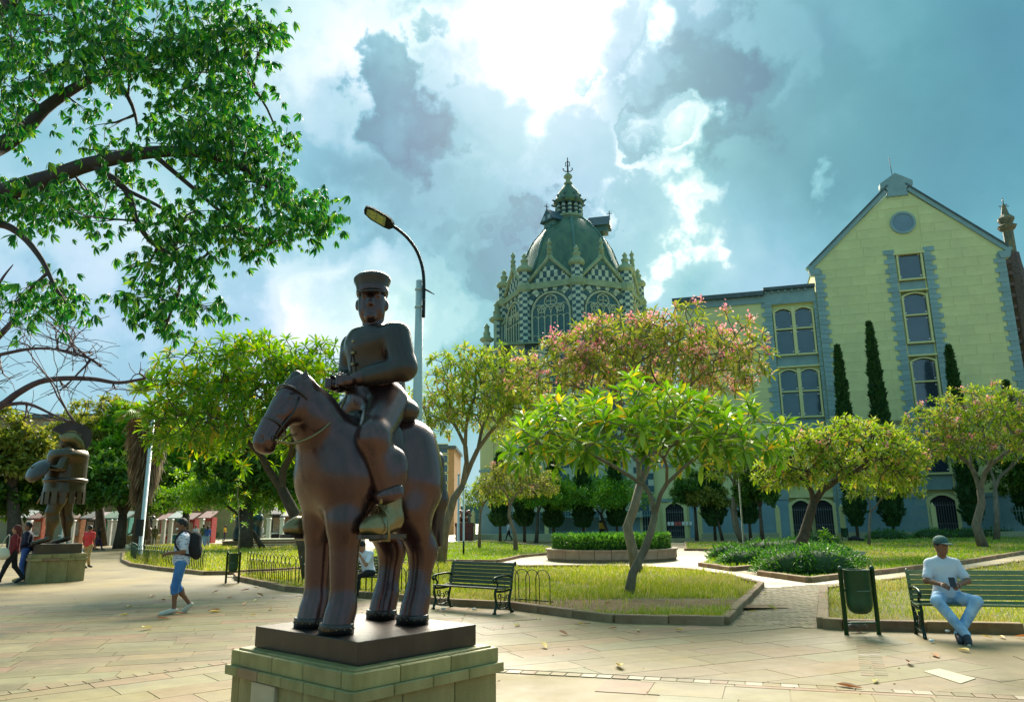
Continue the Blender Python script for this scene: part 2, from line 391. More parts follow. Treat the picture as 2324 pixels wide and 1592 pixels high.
LAWN_L = [(-500,1240),(-60,1233),(120,1231),(285,1231),(330,1221),(640,1216),(640,1208),(-500,1208)]
LAWN_M = [(1030,1222.5),(1110,1227),(1262,1234),(1555,1230.5),(1555,1227.5),(1262,1229.5),(1110,1222),(1030,1219)]

def inside(P, poly):
    x, y = P[:,0], P[:,1]; c = np.zeros(len(P), bool); n = len(poly)
    for i in range(n):
        x0, y0 = poly[i][0], poly[i][1]; x1, y1 = poly[(i+1)%n][0], poly[(i+1)%n][1]
        if y0 == y1: continue
        cc = ((y0 > y) != (y1 > y)) & (x < (x1-x0)*(y-y0)/(y1-y0)+x0); c ^= cc
    return c
def kerb_run(name, pts, wd=.16, ht=.13, seg=1.0, closed=False, mat_=None, parent_label=None):
    """stones laid along a line, each one a stone of its own with an open joint"""
    root = bpy.data.objects.new(name, None); COL.objects.link(root); root['kind'] = 'structure'
    P = list(pts)+([pts[0]] if closed else []); cnt = 0
    for a, b in zip(P[:-1], P[1:]):
        a = Vector((a[0],a[1],0)); b = Vector((b[0],b[1],0)); L = (b-a).length
        if L < .05: continue
        n = max(1, round(L/seg)); d = (b-a)/n
        for i in range(n):
            if cnt > 290: break
            m = MB(); p = a+d*i+d*.5; u = d.normalized(); hl = d.length/2-.006
            m.bbox(-hl, hl, -wd/2, wd/2, -.05, ht+R_.uniform(-.008,.008), .012)
            o = m.build('kerb_stone', mat_ or M_kerb, root); o.location = p; o.rotation_euler = (0, R_.uniform(-.006,.006), math.atan2(u.y, u.x)+R_.uniform(-.004,.004)); cnt += 1
    return root
def sheet(name, poly, z, m, bumpy=0.0):
    mb = MB(); mb.add([(p[0],p[1],z) for p in poly], [tuple(range(len(poly)))]); o = mb.build(name, m)
    return o
lawns = {}
for nm, pl in (('A',LAWN_A),('B',LAWN_B),('B2',LAWN_B2),('C',LAWN_C),('D',LAWN_D),('L',LAWN_L),('M',LAWN_M)):
    P = gp(pl); lawns[nm] = P
    # raised soil
    m = MB(); m.prism([(p.x,p.y) for p in P], -.01, .05 if nm not in 'LM' else .02); o = m.build('lawn', M_soil); tag(o, kind='structure')
kerb_run('kerb', lawns['A'], closed=True)
kerb_run('kerb', lawns['B'], closed=True)
kerb_run('kerb', lawns['B2'], closed=True, ht=.12)
kerb_run('kerb', lawns['C'][:4]+[lawns['C'][4]], ht=.10)
kerb_run('kerb', [lawns['C'][0]]+lawns['C'][:4:-1][0:0]+[], ht=.13) if False else None
kerb_run('kerb', [lawns['C'][i] for i in (6,7,8,9,0)], wd=.18, ht=.15)
kerb_run('kerb', lawns['D'][:10], wd=.2, ht=.14, seg=1.1)
kerb_run('kerb', lawns['D'][13:], wd=.16, ht=.12)
kerb_run('kerb', lawns['L'][0:5], ht=.12, seg=1.5)

# ---- plaza slabs: bands laid on the diagonal, 300 nearest as stones of their own
def in_any(P):
    r = np.zeros(len(P), bool)
    for k in ('A','B','B2','C','D'): r |= inside(P, lawns[k])
    return r
PED_C = Vector((-1.15, 6.55))
slabs = []
def clip_half(poly, n, c):
    out = []
    for i in range(len(poly)):
        a, b = poly[i], poly[(i+1)%len(poly)]; da = a[0]*n[0]+a[1]*n[1]-c; db = b[0]*n[0]+b[1]*n[1]-c
        if da <= 0: out.append(a)
        if (da < 0 < db) or (db < 0 < da):
            t = da/(da-db); out.append((a[0]+(b[0]-a[0])*t, a[1]+(b[1]-a[1])*t))
    return out
Q1a, Q1b = ground(-120, 1592), ground(640, 1486)         # small-tile line rising to the right at left
Q2a, Q2b = ground(1330, 1531), ground(2480, 1592)        # small-tile line at the right
def fan(origin, ang, u0, u1, v0, v1, wmin, wmax, lmin, lmax, keep, rr):
    c, s = cos(ang), sin(ang); v = v0
    while v < v1:
        wv = rr.uniform(wmin, wmax); u = u0+rr.uniform(0, lmax)
        while u < u1:
            lu = rr.uniform(lmin, lmax); g_ = .005
            q = [(u+g_, v+g_), (u+lu-g_, v+g_), (u+lu-g_, v+wv-g_), (u+g_, v+wv-g_)]
            q = [(origin[0]+x*c-y*s, origin[1]+x*s+y*c) for x, y in q]
            q = keep(q)
            if q and len(q) >= 3: slabs.append(q)
            u += lu
        v += wv
rr = random.Random(5)
dq = (Q1b-Q1a); nq = Vector((-dq.y, dq.x)).normalized(); cq = nq.x*Q1a.x+nq.y*Q1a.y
dq2 = (Q2b-Q2a); nq2 = Vector((-dq2.y, dq2.x)).normalized(); cq2 = nq2.x*Q2a.x+nq2.y*Q2a.y
if nq.y < 0: nq = -nq; cq = -cq
if nq2.y < 0: nq2 = -nq2; cq2 = -cq2
def seq(*hs):
    def f(q):
        for n, c in hs:
            q = clip_half(q, n, c)
            if len(q) < 3: return None
        return q
    return f
XS = -.9
neg = lambda n: (-n[0], -n[1])
# left of the statue, beyond the tile line: two fans that meet in a seam
seam = Vector((0.62, 0.785)); seam_n = Vector((seam.y, -seam.x)); so_ = ground(560, 1500); sc = seam_n.x*so_.x+seam_n.y*so_.y
fan((0,0), radians(17), -16, 10, 2, 19, .34, .48, .8, 1.7, seq((neg(nq), -(cq+.092)), ((1,0), XS), ((seam_n.x,seam_n.y), sc-.01)), rr)
fan((0,0), radians(-58), -19, 6, -8, 14, .36, .5, .8, 1.7, seq((neg(nq), -(cq+.092)), ((1,0), XS), (neg((seam_n.x,seam_n.y)), -(sc+.01))), rr)
fan((0,0), radians(40), -8, 10, 0, 12, .42, .6, .7, 1.3, seq((nq, cq-.092), ((1,0), XS)), rr)
# right of the statue
fan((0,0), radians(24), -1, 18, -8, 16, .38, .55, .8, 1.9, seq((neg(nq2), -(cq2+.092)), ((-1,0), -(XS+.02)), ((1,0), 5.28)), rr)
fan((0,0), radians(-10), 4, 16, 2, 14, .4, .62, .9, 1.9, seq((neg(nq2), -(cq2+.092)), ((-1,0), -5.62), ((1,0), 14)), rr)
fan((0,0), math.atan2(dq2.y, dq2.x), -2, 14, 3, 9, .42, .62, .5, .95, seq((nq2, cq2-.092), ((-1,0), -(XS+.02))), rr)
# rows of small square tiles along the two lines
def tile_row(a, b, sz, pale=.35):
    d = (b-a); L = d.length; d.normalize(); n = Vector((-d.y, d.x, 0)); k = int(L/sz)
    for i in range(k):
        p = a+d*(i*sz)
        q = [p+n*-(sz*.5-.006)+d*.006, p+n*-(sz*.5-.006)+d*(sz-.006), p+n*(sz*.5-.006)+d*(sz-.006), p+n*(sz*.5-.006)+d*.006]
        tiles.append(([(v.x, v.y) for v in q], rr.random() < pale*.7))
tiles = []
tile_row(Q1a, ground(640,1486), .17, .12); tile_row(ground(900,1510), Q2b, .17, .45)
b0, b1 = ground(1962,1440), ground(1985,1536)
for off in (0, .145):
    d = Vector((0.999, 0.0, 0))*off
    tile_row(b0+d+Vector((-.07,0,0)), b1+d+Vector((-.07,0,0)), .142, .04)
root = bpy.data.objects.new('plaza_paving', None); COL.objects.link(root); root['kind'] = 'structure'
def area(q): return abs(sum(q[i][0]*q[(i+1)%len(q)][1]-q[(i+1)%len(q)][0]*q[i][1] for i in range(len(q))))/2
cand = []
cen = np.array([np.mean(np.array(q), 0) for q in slabs])
bad = in_any(cen) | (np.hypot(cen[:,0]-PED_C.x, cen[:,1]-PED_C.y) < .9)
for q, c, bd in zip(slabs, cen, bad):
    if bd or area(q) < .003 or c[1] < 3.2 or c[1] > 24 or abs(c[0]) > c[1]*.74+1.2: continue
    # clear of every lawn corner too
    if in_any(np.array(q)).any(): continue
    cand.append((math.hypot(*c), q))
cand.sort(key=lambda a: a[0])
rest = MB()
for i, (dd, q) in enumerate(cand):
    pale_ = rr.random() < 0; h = .0035+rr.uniform(0, .0025)
    if i < 290:
        c = np.mean(np.array(q), 0); m = MB(); m.prism([(p[0]-c[0], p[1]-c[1]) for p in q], -.012, h)
        o = m.build('paving_slab', M_pale if pale_ else M_slab1, root); o.location = (c[0], c[1], 0)
    else: rest.prism(q, -.012, h, 0)
o = rest.build('far_slabs', M_slab, root); o['kind'] = 'stuff'
troot = bpy.data.objects.new('tile_border', None); COL.objects.link(troot); troot['kind'] = 'structure'
for i, (q, pl) in enumerate(tiles):
    c = np.mean(np.array(q), 0)
    if in_any(c[None])[0] or i > 295: continue
    m = MB(); m.prism([(p[0]-c[0], p[1]-c[1]) for p in q], -.012, .0075+rr.uniform(0,.001))
    o = m.build('tile', M_pale if pl else M_slab1, troot); o.location = (c[0], c[1], 0)
m = MB(); pq = [ground(*p) for p in ((2096,1524),(2132,1518),(2215,1540),(2180,1552))]
m = MB(); c = sum(pq, Vector())/4; m.prism([(p.x-c.x, p.y-c.y) for p in pq], 0, .011); o = m.build('paving_slab', mat('white_slab',(.38,.33,.21),.6,scale=3), root); o.location = (c.x, c.y, 0)

# ---- brick path between the two lawns, basket weave in pairs
bp = gp([(1655,1419),(1868,1424),(1869,1340),(1990,1318),(1850,1326),(1735,1334)])
broot = bpy.data.objects.new('brick_path', None); COL.objects.link(broot); broot['kind'] = 'structure'
m = MB(); m.add([(p.x,p.y,.0018) for p in bp], [tuple(range(len(bp)))]); m.build('bedding', M_joint, broot)
xs = [p.x for p in bp]; ys = [p.y for p in bp]; a0 = radians(3); bricks = []
S_ = .21
for i in range(int((max(xs)-min(xs))/S_)+3):
    for j in range(int((max(ys)-min(ys))/S_)+3):
        x = min(xs)+i*S_-.2; y = min(ys)+j*S_-.2
        for k in range(2):
            if (i+j)%2: r = (x+k*.105, x+k*.105+.097, y, y+.202)
            else: r = (x, x+.202, y+k*.105, y+k*.105+.097)
            bricks.append(r)
B = np.array([((r[0]+r[1])/2, (r[2]+r[3])/2) for r in bricks]); ok = inside(B, bp)
br = [(B[i,1], bricks[i]) for i in range(len(bricks)) if ok[i]]; br.sort(key=lambda t: t[0])
meH = MB().bbox(-.101,.101,-.0485,.0485,-.02,.0,.004).mesh('brick', mat('path_brick_single',(.17,.13,.055),.75,scale=9,col2=(.28,.21,.10),rnd=.2,bump=.2,bscale=40))
rest = MB()
for i, (dy, r) in enumerate(br):
    h = rr.uniform(.004,.010)
    if i < 300:
        o = link('brick', meH, broot); o.location = ((r[0]+r[1])/2, (r[2]+r[3])/2, h)
        if r[1]-r[0] < .15: o.rotation_euler = (0,0,pi/2)
    else: rest.box(*r, -.02, h)
o = rest.build('far_bricks', M_brick, broot); o['kind'] = 'stuff'

# pale sandy walks
pw = gp([(1100,1292),(1140,1276),(1260,1250),(1556,1243),(1640,1262),(1590,1286),(1725,1306),(1836,1323),(1990,1305),(2323,1258),(2600,1216),(2560,1243),(2323,1277),(2007,1322),(1871,1341),(1728,1331),(1660,1314),(1560,1297),(1400,1290),(1180,1290)])
m = MB(); m.add([(p.x,p.y,.0012) for p in pw], [tuple(range(len(pw)))]); tag(m.build('path', M_path), kind='structure')
pw = gp([(-900,1243),(285,1233),(700,1228),(1040,1231),(1262,1236),(1556,1233),(1990,1222),(2700,1203),(2700,1190),(1700,1196),(900,1203),(300,1212),(-900,1222)])
m = MB(); m.add([(p.x,p.y,.0004) for p in pw], [tuple(range(len(pw)))]); tag(m.build('pavement', M_path), kind='structure')
# bare dirt under the middle tree
c = ground(1440,1385); m = MB(); pts = []
for k in range(40):
    a = 2*pi*k/40; r = 1+.10*sin(3*a+1)+.06*sin(7*a)
    pts.append((c.x+.3+3.0*r*cos(a), c.y+.25+1.3*r*sin(a), .055))
Pa = np.array([(p[0],p[1]) for p in pts]); ok_ = inside(Pa, lawns['A']); pts = [p if k_ else (c.x+(p[0]-c.x)*.8, c.y+(p[1]-c.y)*.35, p[2]) for p, k_ in zip(pts, ok_)]
m.add(pts, [tuple(range(40))]); tag(m.build('bare_dirt_patch', M_dirt), kind='structure')

# ---- grass: blades in their tens of thousands
def grass(name, poly, n, hmin, hmax, wd, m, z0=.05, avoid=None, dry=None, patch=None):
    P = np.array([(p.x, p.y) for p in poly]); lo, hi = P.min(0), P.max(0); pts = np.zeros((0,2))
    while len(pts) < n:
        Yv = 1/(RN.uniform(1/hi[1]**1.2, 1/max(lo[1],4)**1.2, n*2)**(1/1.2)); X = RN.uniform(lo[0], hi[0], n*2)
        q = np.stack([X, Yv], 1); q = q[inside(q, poly)]
        q = q[np.abs(q[:,0]) < q[:,1]*.75+1.5]
        if avoid is not None:
            c, rx, ry = avoid; dd = ((q[:,0]-c.x)/rx)**2+((q[:,1]-c.y)/ry)**2; q = q[(dd > 1) | (RN.random(len(q)) < .06)]
        if patch is not None:
            fq = np.sin(q[:,0]*1.1+2)+np.sin(q[:,1]*.9+q[:,0]*.5)+np.sin(q[:,0]*2.3-q[:,1]*1.7); q = q[fq > patch]
        cl = np.sin(q[:,0]*2.1+1.3*np.sin(q[:,1]*1.7))*np.sin(q[:,1]*2.9+q[:,0]); q = q[RN.random(len(q)) < .62+.38*cl]
        pts = np.concatenate([pts, q])
    pts = pts[:n]; h = RN.uniform(hmin, hmax, n)*(1+.45*np.sin(pts[:,0]*1.3)*np.sin(pts[:,1]*.9)+.3*np.sin(pts[:,0]*5.1+np.sin(pts[:,1]*4))*np.sin(pts[:,1]*6.3)); a = RN.uniform(0, 2*pi, n); lean = RN.normal(0, .45, (n,2))
    sc = np.clip(pts[:,1]/14, .8, 3.2); ww = wd*sc
    b0 = np.stack([pts[:,0]-np.cos(a)*ww, pts[:,1]-np.sin(a)*ww, np.full(n, z0-.01)], 1)
    b1 = np.stack([pts[:,0]+np.cos(a)*ww, pts[:,1]+np.sin(a)*ww, np.full(n, z0-.01)], 1)
    mid = np.stack([pts[:,0]+lean[:,0]*h*.35, pts[:,1]+lean[:,1]*h*.35, z0+h*.6], 1)
    m0 = mid-np.stack([np.cos(a)*ww*.7, np.sin(a)*ww*.7, 0*h], 1); m1 = mid+np.stack([np.cos(a)*ww*.7, np.sin(a)*ww*.7, 0*h], 1)
    tip = np.stack([pts[:,0]+lean[:,0]*h*1.1, pts[:,1]+lean[:,1]*h*1.1, z0+h], 1)
    V = np.stack([b0,b1,m1,m0,tip], 1).reshape(-1,3); i = np.arange(n)*5
    F = np.concatenate([np.stack([i,i+1,i+2],1), np.stack([i,i+2,i+3],1), np.stack([i+3,i+2,i+4],1)])
    o = link(name, mesh_np(name, V, F, m)); return tag(o, kind='stuff')
M_grass = leafmat('grass_blades', [(0,(.17,.26,.02)),(.4,(.28,.38,.03)),(.7,(.42,.46,.05)),(.85,(.56,.52,.13)),(1,(.65,.58,.24))], .35, .5)
M_grass2 = leafmat('grass_blades_fresh', [(0,(.13,.27,.015)),(.5,(.24,.42,.02)),(.8,(.36,.5,.04)),(1,(.55,.56,.12))], .35, .5)
o = grass('grass', lawns['A'], 46000, .04, .17, .006, M_grass, avoid=(ground(1475,1379), 3.0, 1.35)); tag(o, 'long yellow-green grass around the leaning frangipani trunk in the middle lawn', 'grass')
o = grass('grass', lawns['B'], 19000, .05, .20, .007, M_grass); tag(o, 'grass in the bed ringed by low hoop fence at the left', 'grass')
o = grass('grass', lawns['B2'], 12000, .06, .14, .007, M_grass2); tag(o, 'grass around the thin trunks behind the green bench', 'grass')
o = grass('grass', lawns['C'], 17000, .04, .13, .006, M_grass); tag(o, 'patchy grass behind the litter bin and the occupied bench', 'grass')
o = grass('grass', lawns['D'], 26000, .05, .13, .008, M_grass2); tag(o, 'bright green lawn beyond the pale diagonal path', 'grass')
o = grass('grass', lawns['L'], 7000, .1, .25, .010, M_grass2, z0=.02); tag(o, 'strip of grass behind the left bronze soldier', 'grass')

M_straw = leafmat('straw_blades', [(0,(.42,.36,.08)),(.5,(.56,.47,.16)),(1,(.66,.58,.30))], .25, .6)
o = grass('dry_grass', lawns['A'], 9000, .05, .15, .007, M_straw, patch=.8, avoid=(ground(1475,1379), 3.0, 1.2)); tag(o, 'patches of dry straw-coloured grass in the middle lawn', 'grass')
o = grass('dry_grass', lawns['C'], 6000, .05, .15, .007, M_straw, patch=.3); tag(o, 'patches of dry straw-coloured grass behind the litter bin', 'grass')
o = grass('dry_grass', lawns['D'], 6000, .05, .15, .010, M_straw, patch=.8); tag(o, 'patches of dry grass on the far bright lawn', 'grass')
# ================================================================ PALACE (facade frame: s along the wall, z up, t outwards towards the square)
PHI = radians(16); U = Vector((cos(PHI), -sin(PHI), 0)); NRM = Vector((sin(PHI), cos(PHI), 0)); F0 = atd(1910, 1205, 70); F0.z = 0
MF = Matrix(((U.x, -NRM.x, 0, F0.x), (U.y, -NRM.y, 0, F0.y), (0, 0, 1, 0), (0, 0, 0, 1)))   # local (s, t, z): t grows towards the camera
def fp(px, py, t=0.0):
    d = ray(px, py); P0 = F0-NRM*t; k = (P0-EYE).dot(NRM)/d.dot(NRM); q = EYE+d*k
    return (q-P0).dot(U), q.z
M_wall = mat('cream_plaster', (.60,.60,.27), .8, scale=.35, col2=(.68,.68,.33), bump=.08, bscale=20, det=10)
M_block = mat('cream_stone_block', (.61,.61,.275), .78, scale=.5, col2=(.70,.70,.345), stain=.10, bump=.12, bscale=12, rnd=.025, det=12, coord='Object')
M_quoin = mat('blue_grey_stone', (.21,.33,.34), .75, scale=2, col2=(.30,.42,.42), bump=.15, bscale=18, rnd=.10)
M_trim = mat('blue_grey_trim', (.20,.32,.33), .7, scale=1, col2=(.27,.39,.40), bump=.05)
M_dado = mat('blue_dado', (.17,.30,.36), .75, scale=.6, col2=(.24,.38,.42), bump=.1, det=10)
M_frame = mat('cream_frame', (.60,.58,.26), .6, scale=2, col2=(.68,.66,.32))
M_glass = mat('window_glass', (.03,.05,.075), .06, scale=.5, var=.3, spec=1.0, metal=0.0, coat=1)
M_dark = mat('dark_opening', (.012,.012,.014), .8)
M_iron = mat('black_iron', (.018,.02,.022), .45, metal=.6)
M_gbar = mat('grey_gate_iron', (.12,.14,.15), .5)
M_roofm = mat('lead_roof', (.07,.10,.11), .6, scale=2, var=.3)
M_plinth = mat('plinth_stone', (.34,.36,.22), .85, scale=1.2, col2=(.44,.45,.3), bump=.2, rnd=.08)
pal = bpy.data.objects.new('palace', None); COL.objects.link(pal); pal.matrix_world = MF
tag(pal, 'cream stone palace with a steep gable, blue-grey quoins and tall arched windows at the right', 'building')
SE, ZEL, APX = 16.4, 25.9, (8.2, 33.2)
def gable_bounds(z):
    """left and right wall limits at height z"""
    if z <= ZEL: return .0, SE
    f = (z-ZEL)/(APX[1]-ZEL); return APX[0]*f, SE-(SE-APX[0])*f
DEP = 22
m = MB()
def szpoly(mb, pts, t0, t1, mi=0):
    """outline in the wall plane, given depth from t0 (back) to t1 (front)"""
    n = len(pts); A = sum(pts[i][0]*pts[(i+1)%n][1]-pts[(i+1)%n][0]*pts[i][1] for i in range(n))
    if A < 0: pts = pts[::-1]
    vs = [(p[0], t0, p[1]) for p in pts]+[(p[0], t1, p[1]) for p in pts]
    # the local frame is left-handed (s, t, z) seen from above, so faces are wound for the mirrored frame
    fs = [tuple(range(n)), tuple(range(2*n-1, n-1, -1))]+[(i, n+i, n+(i+1)%n, (i+1)%n) for i in range(n)]
    mb.add(vs, fs, mi)
WX0, WX1 = 7.25, 9.75       # stair-window bay
BX0, BX1 = -4.25, -.35      # double-window bay of the wing
ZW = 23.3
# wall masses with the window bays set back
m = MB()
szpoly(m, [(0,0),(WX0,0),(WX0,26.2),(WX1,26.2),(WX1,0),(SE,0),(SE,ZEL),(8.95,33.2-.66),(7.45,33.2-.66),(0,ZEL)], -.55, 0)
szpoly(m, [(0,0),(SE,0),(SE,ZEL),APX,(0,ZEL)], -DEP, -.56)
o = m.build('wall', M_wall, pal)
m = MB(); szpoly(m, [(-13.4,0),(BX0,0),(BX0,22.3),(BX1,22.3),(BX1,0),(-.002,0),(-.002,ZW),(-13.4,ZW)], -.55, -.25)
szpoly(m, [(-13.4,0),(-.002,0),(-.002,ZW),(-13.4,ZW)], -DEP+2, -.56); m.build('wall', M_wall, pal)
m = MB(); SL = fp(1088,1195)[0]; szpoly(m, [(SL,0),(-13.41,0),(-13.41,12.6),(SL,12.6)], -14, -.25); m.build('wall', M_wall, pal)
# the stone blocks, each one a block with its joint: big courses cut to the gable
blocks = 0; rows = []
def block(s0, s1, z0, z1, t, sl0=0, sl1=0):
    global blocks
    g_ = .008; mb = MB(); sc_, zc_ = (s0+s1)/2, (z0+z1)/2
    szpoly(mb, [(s0+g_-sc_, z0+g_-zc_), (s1-g_-sc_, z0+g_-zc_), (s1-g_+sl1-sc_, z1-g_-zc_), (s0+g_+sl0-sc_, z1-g_-zc_)], -.02, .035)
    o = mb.build('stone_block', M_block, pal); o.location = (sc_, t, zc_); blocks += 1
rb = random.Random(3); H = .93; zz = 3.75; k = 0
while zz < 32.5:
    z1 = zz+H; l0, r0 = gable_bounds(zz); l1, r1 = gable_bounds(z1)
    if zz < 10.0 < z1: zz = 10.45; continue
    spans = [(l0+(.75 if zz < ZEL-1 else .5), WX0-.75), (WX1+.75, r0-(.75 if zz < ZEL-1 else .5))] if zz < 26 else [(l0+.5, r0-.5)]
    for (a, b) in spans:
        if b-a < .6: continue
        if 28 < z1 and zz < 30.8 and zz >= 26:      # round window
            parts_ = [(a, 8.35-1.45), (8.35+1.45, b)]
        else: parts_ = [(a, b)]
        for (c0, c1) in parts_:
            if c1-c0 < .5: continue
            L = 2.5 if k % 2 else 2.1; x = c0; first = True
            off = 1.2 if k % 2 else 2.5
            while x < c1-.3:
                xe = min(c1, x+(off if first else 2.5)); 
                if c1-xe < .6: xe = c1
                s0_ = (l1-l0) if (x == c0 and zz > ZEL-1 and c0 == a and abs(a-(l0+.5)) < .01) else 0
                s1_ = (r1-r0) if (xe == c1 and zz > ZEL-1 and abs(c1-(r0-.5)) < .01) else 0
                if blocks < 295: block(x, xe, zz, z1, 0, s0_, s1_)
                x = xe; first = False
    zz = z1; k += 1
k = 0; zz = 3.75
while zz < ZW-1.2:
    for (a, b) in ((-13.1, BX0-.75),):
        x = a; first = True; off = 1.2 if k % 2 else 2.5
        while x < b-.3:
            xe = min(b, x+(off if first else 2.5))
            if b-xe < .6: xe = b
            if blocks < 299: block(x, xe, zz, min(zz+H, ZW-.9), -.25)
            x = xe; first = False
    zz += H; k += 1
# quoins
def quoins(s, z0, z1, t, wide=.95, nar=.66, side=0, step=.46):
    z = z0; i = 0; big = None
    while z < z1-.1:
        wd = wide if i % 2 else nar; mb = MB()
        if side == 0: a, b = -wd/2, wd/2
        elif side > 0: a, b = 0, wd
        else: a, b = -wd, 0
        mb.box(a, b, -.02, .09+.015*(i%2), .012, step-.012); o = mb.build('quoin', M_quoin, pal); o.location = (s, t, z); z += step; i += 1
quoins(.0, 3.75, ZEL-.6, 0, side=1); quoins(SE, 3.75, ZEL-.6, 0, side=-1)
quoins(WX0, .4, 26.4, 0, .95, .62, side=-1, step=.47); quoins(WX1, .4, 26.4, 0, .95, .62, side=1, step=.47)
quoins(BX0, 3.75, ZW-.9, -.25, .95, .62, side=-1, step=.47); quoins(BX1-.0, .4, ZW-.9, -.25, .30, .34, side=1, step=.47)
# copings, cap and cornices
def band(s0, z0, s1, z1, wd, t0, t1, m_=M_trim, nm='coping'):
    mb = MB(); d = Vector((s1-s0, z1-z0)).normalized(); n = Vector((-d.y, d.x))*wd
    szpoly(mb, [(s0,z0),(s1,z1),(s1+n.x,z1+n.y),(s0+n.x,z0+n.y)], t0, t1); return mb.build(nm, m_, pal)
band(-.35, ZEL-.55, 7.35, 32.9-.25, .55, -.56, .16); band(9.05, 32.9-.25, SE+.35, ZEL-.55, .55, -.56, .16)
band(-.35, ZEL-.35+.35, 7.45, 33.45-.2, .14, -.60, .26, M_roofm, 'coping_cap'); band(8.95, 33.45-.2, SE+.35, ZEL, .14, -.60, .26, M_roofm, 'coping_cap')
mb = MB(); szpoly(mb, [(7.25,32.1),(9.15,32.1),(9.0,32.7),(9.2,33.0),(9.65,33.1),(9.65,33.55),(8.2,34.5),(6.75,33.55),(6.75,33.1),(7.2,33.0),(7.4,32.7)], -.56, .22); mb.build('gable_cap', M_trim, pal)
mb = MB(); mb.tube([(8.0,0,34.3),(7.9,0,36.3)], .03, 5); mb.build('lightning_rod', M_iron, pal)
for sgn, s in ((-1,-.0),(1,SE)):
    mb = MB(); szpoly(mb, [(s-.35,ZEL-1.0),(s+.35,ZEL-1.0),(s+.5,ZEL-.6),(s+.5,ZEL-.35),(s-.5,ZEL-.35),(s-.5,ZEL-.6)], -.5, .2); mb.build('kneeler', M_trim, pal)
# roof of the main block
mb = MB(); szpoly(mb, [(-.1,ZEL-.02),(SE+.1,ZEL-.02),(8.2,33.25)], -DEP, -.62); mb.build('roof', M_roofm, pal)
# wing cornice
for (a, b, zt, zb, t) in ((-13.8,-4.9,23.75,23.3,.35),(-13.6,-4.9,23.3,22.6,-.1),(-4.9,-.1,24.05,23.75,.30),(-4.9,-.1,23.75,22.35,-.12)):
    mb = MB(); szpoly(mb, [(a,zb),(b,zb),(b,zt),(a,zt)], -.6, t); mb.build('cornice', M_trim if t < .2 else M_roofm, pal)
for a in np.arange(-13.4, -.6, .62):
    mb = MB(); mb.box(-.1,.1,-.1,.2,0,.22); o = mb.build('bracket', M_trim, pal); o.location = (a, -.1, 23.28 if a < -5.2 else 23.5)
# string course at first-floor level and dado
mb = MB(); szpoly(mb, [(0,10.05),(WX0-.7,10.05),(WX0-.7,10.35),(0,10.35)], -.02, .14); szpoly(mb, [(WX1+.7,10.05),(SE,10.05),(SE,10.35),(WX1+.7,10.35)], -.02, .14); mb.build('string_course', mat('weathered_band',(.20,.17,.09),.9,scale=3,col2=(.34,.32,.16)), pal)
doors = [(WX0,WX1,0.0),(BX0,BX1,-.25)]
for a, b, t in ((0,WX0-.02,0),(WX1+.02,SE,0),(-13.4,BX0-.02,-.25)):
    mb = MB(); szpoly(mb, [(a,0.02),(b,0.02),(b,3.45),(a,3.45)], t-.02, t+.10); mb.build('dado', M_dado, pal)
    mb = MB(); szpoly(mb, [(a,3.45),(b,3.45),(b,3.72),(a,3.72)], t-.02, t+.17); mb.build('dado_moulding', M_trim, pal)
def arch_pts(s0, s1, zs, rise, n=10):
    return [(s0+(s1-s0)*i/n, zs+rise*(1-(2*i/n-1)**2)) for i in range(n+1)]
def frame_ring(parent, s0, s1, z0, zs, rise, wd, t0, t1, mtl, nm='frame'):
    """a frame round an opening with a segmental head"""
    out = [(s0-wd,z0-wd)]+[(s1+wd,z0-wd)]+[(p[0]+(wd if i==0 else -wd if i==10 else 0)*0, p[1]) for i, p in enumerate(reversed(arch_pts(s0-wd, s1+wd, zs+wd*.6, rise)))]
    inn = [(s0,z0),(s1,z0)]+list(reversed(arch_pts(s0, s1, zs, rise)))
    n = len(out); vs = [(p[0],t1,p[1]) for p in out]+[(p[0],t1,p[1]) for p in inn]+[(p[0],t0,p[1]) for p in out]+[(p[0],t0,p[1]) for p in inn]; fs = []
    for i in range(n):
        j = (i+1)%n; fs += [(i,n+i,n+j,j), (n+i,3*n+i,3*n+j,n+j), (i,j,2*n+j,2*n+i)]
    mb = MB(); mb.add(vs, fs); return mb.build(nm, mtl, parent)
def window(s0, s1, z0, z1, t, transom=None, rise=.32, lamp=True):
    """arched window: cream frame, glass panes, transom, fixing studs"""
    wroot = bpy.data.objects.new('window', None); COL.objects.link(wroot); wroot.parent = pal
    zs = z1-rise
    frame_ring(wroot, s0, s1, z0, zs, rise, .16, t-.35, t+.06, M_frame)
    zt = transom if transom else None
    if zt:
        mb = MB(); szpoly(mb, [(s0,z0),(s1,z0),(s1,zt-.07),(s0,zt-.07)], t-.30, t-.27); mb.build('pane', M_glass, wroot)
        mb = MB(); szpoly(mb, [(s0,zt+.07),(s1,zt+.07)]+list(reversed(arch_pts(s0,s1,zs,rise))), t-.30, t-.27); mb.build('pane', M_glass, wroot)
        mb = MB(); mb.box(s0-.02, s1+.02, t-.34, t+.03, zt-.07, zt+.07); mb.build('transom', M_frame, wroot)
    else:
        mb = MB(); szpoly(mb, [(s0,z0),(s1,z0)]+list(reversed(arch_pts(s0,s1,zs,rise))), t-.30, t-.27); mb.build('pane', M_glass, wroot)
    mb = MB(); mb.box(s0-.2, s1+.2, t-.3, t+.16, z0-.18, z0-.04); mb.build('sill', M_frame, wroot)
    mb = MB()
    for zz in ((z0+.25, (zt or z1)-.3, (zt or z0)+.3, zs-.05)):
        for s_ in (s0+.1, s1-.1): mb.box(s_-.07, s_+.07, t-.27, t-.23, zz-.05, zz+.05)
    mb.build('glass_clamp', mat_white, wroot)
    return wroot
mat_white = mat('white_fitting', (.8,.8,.78), .5)
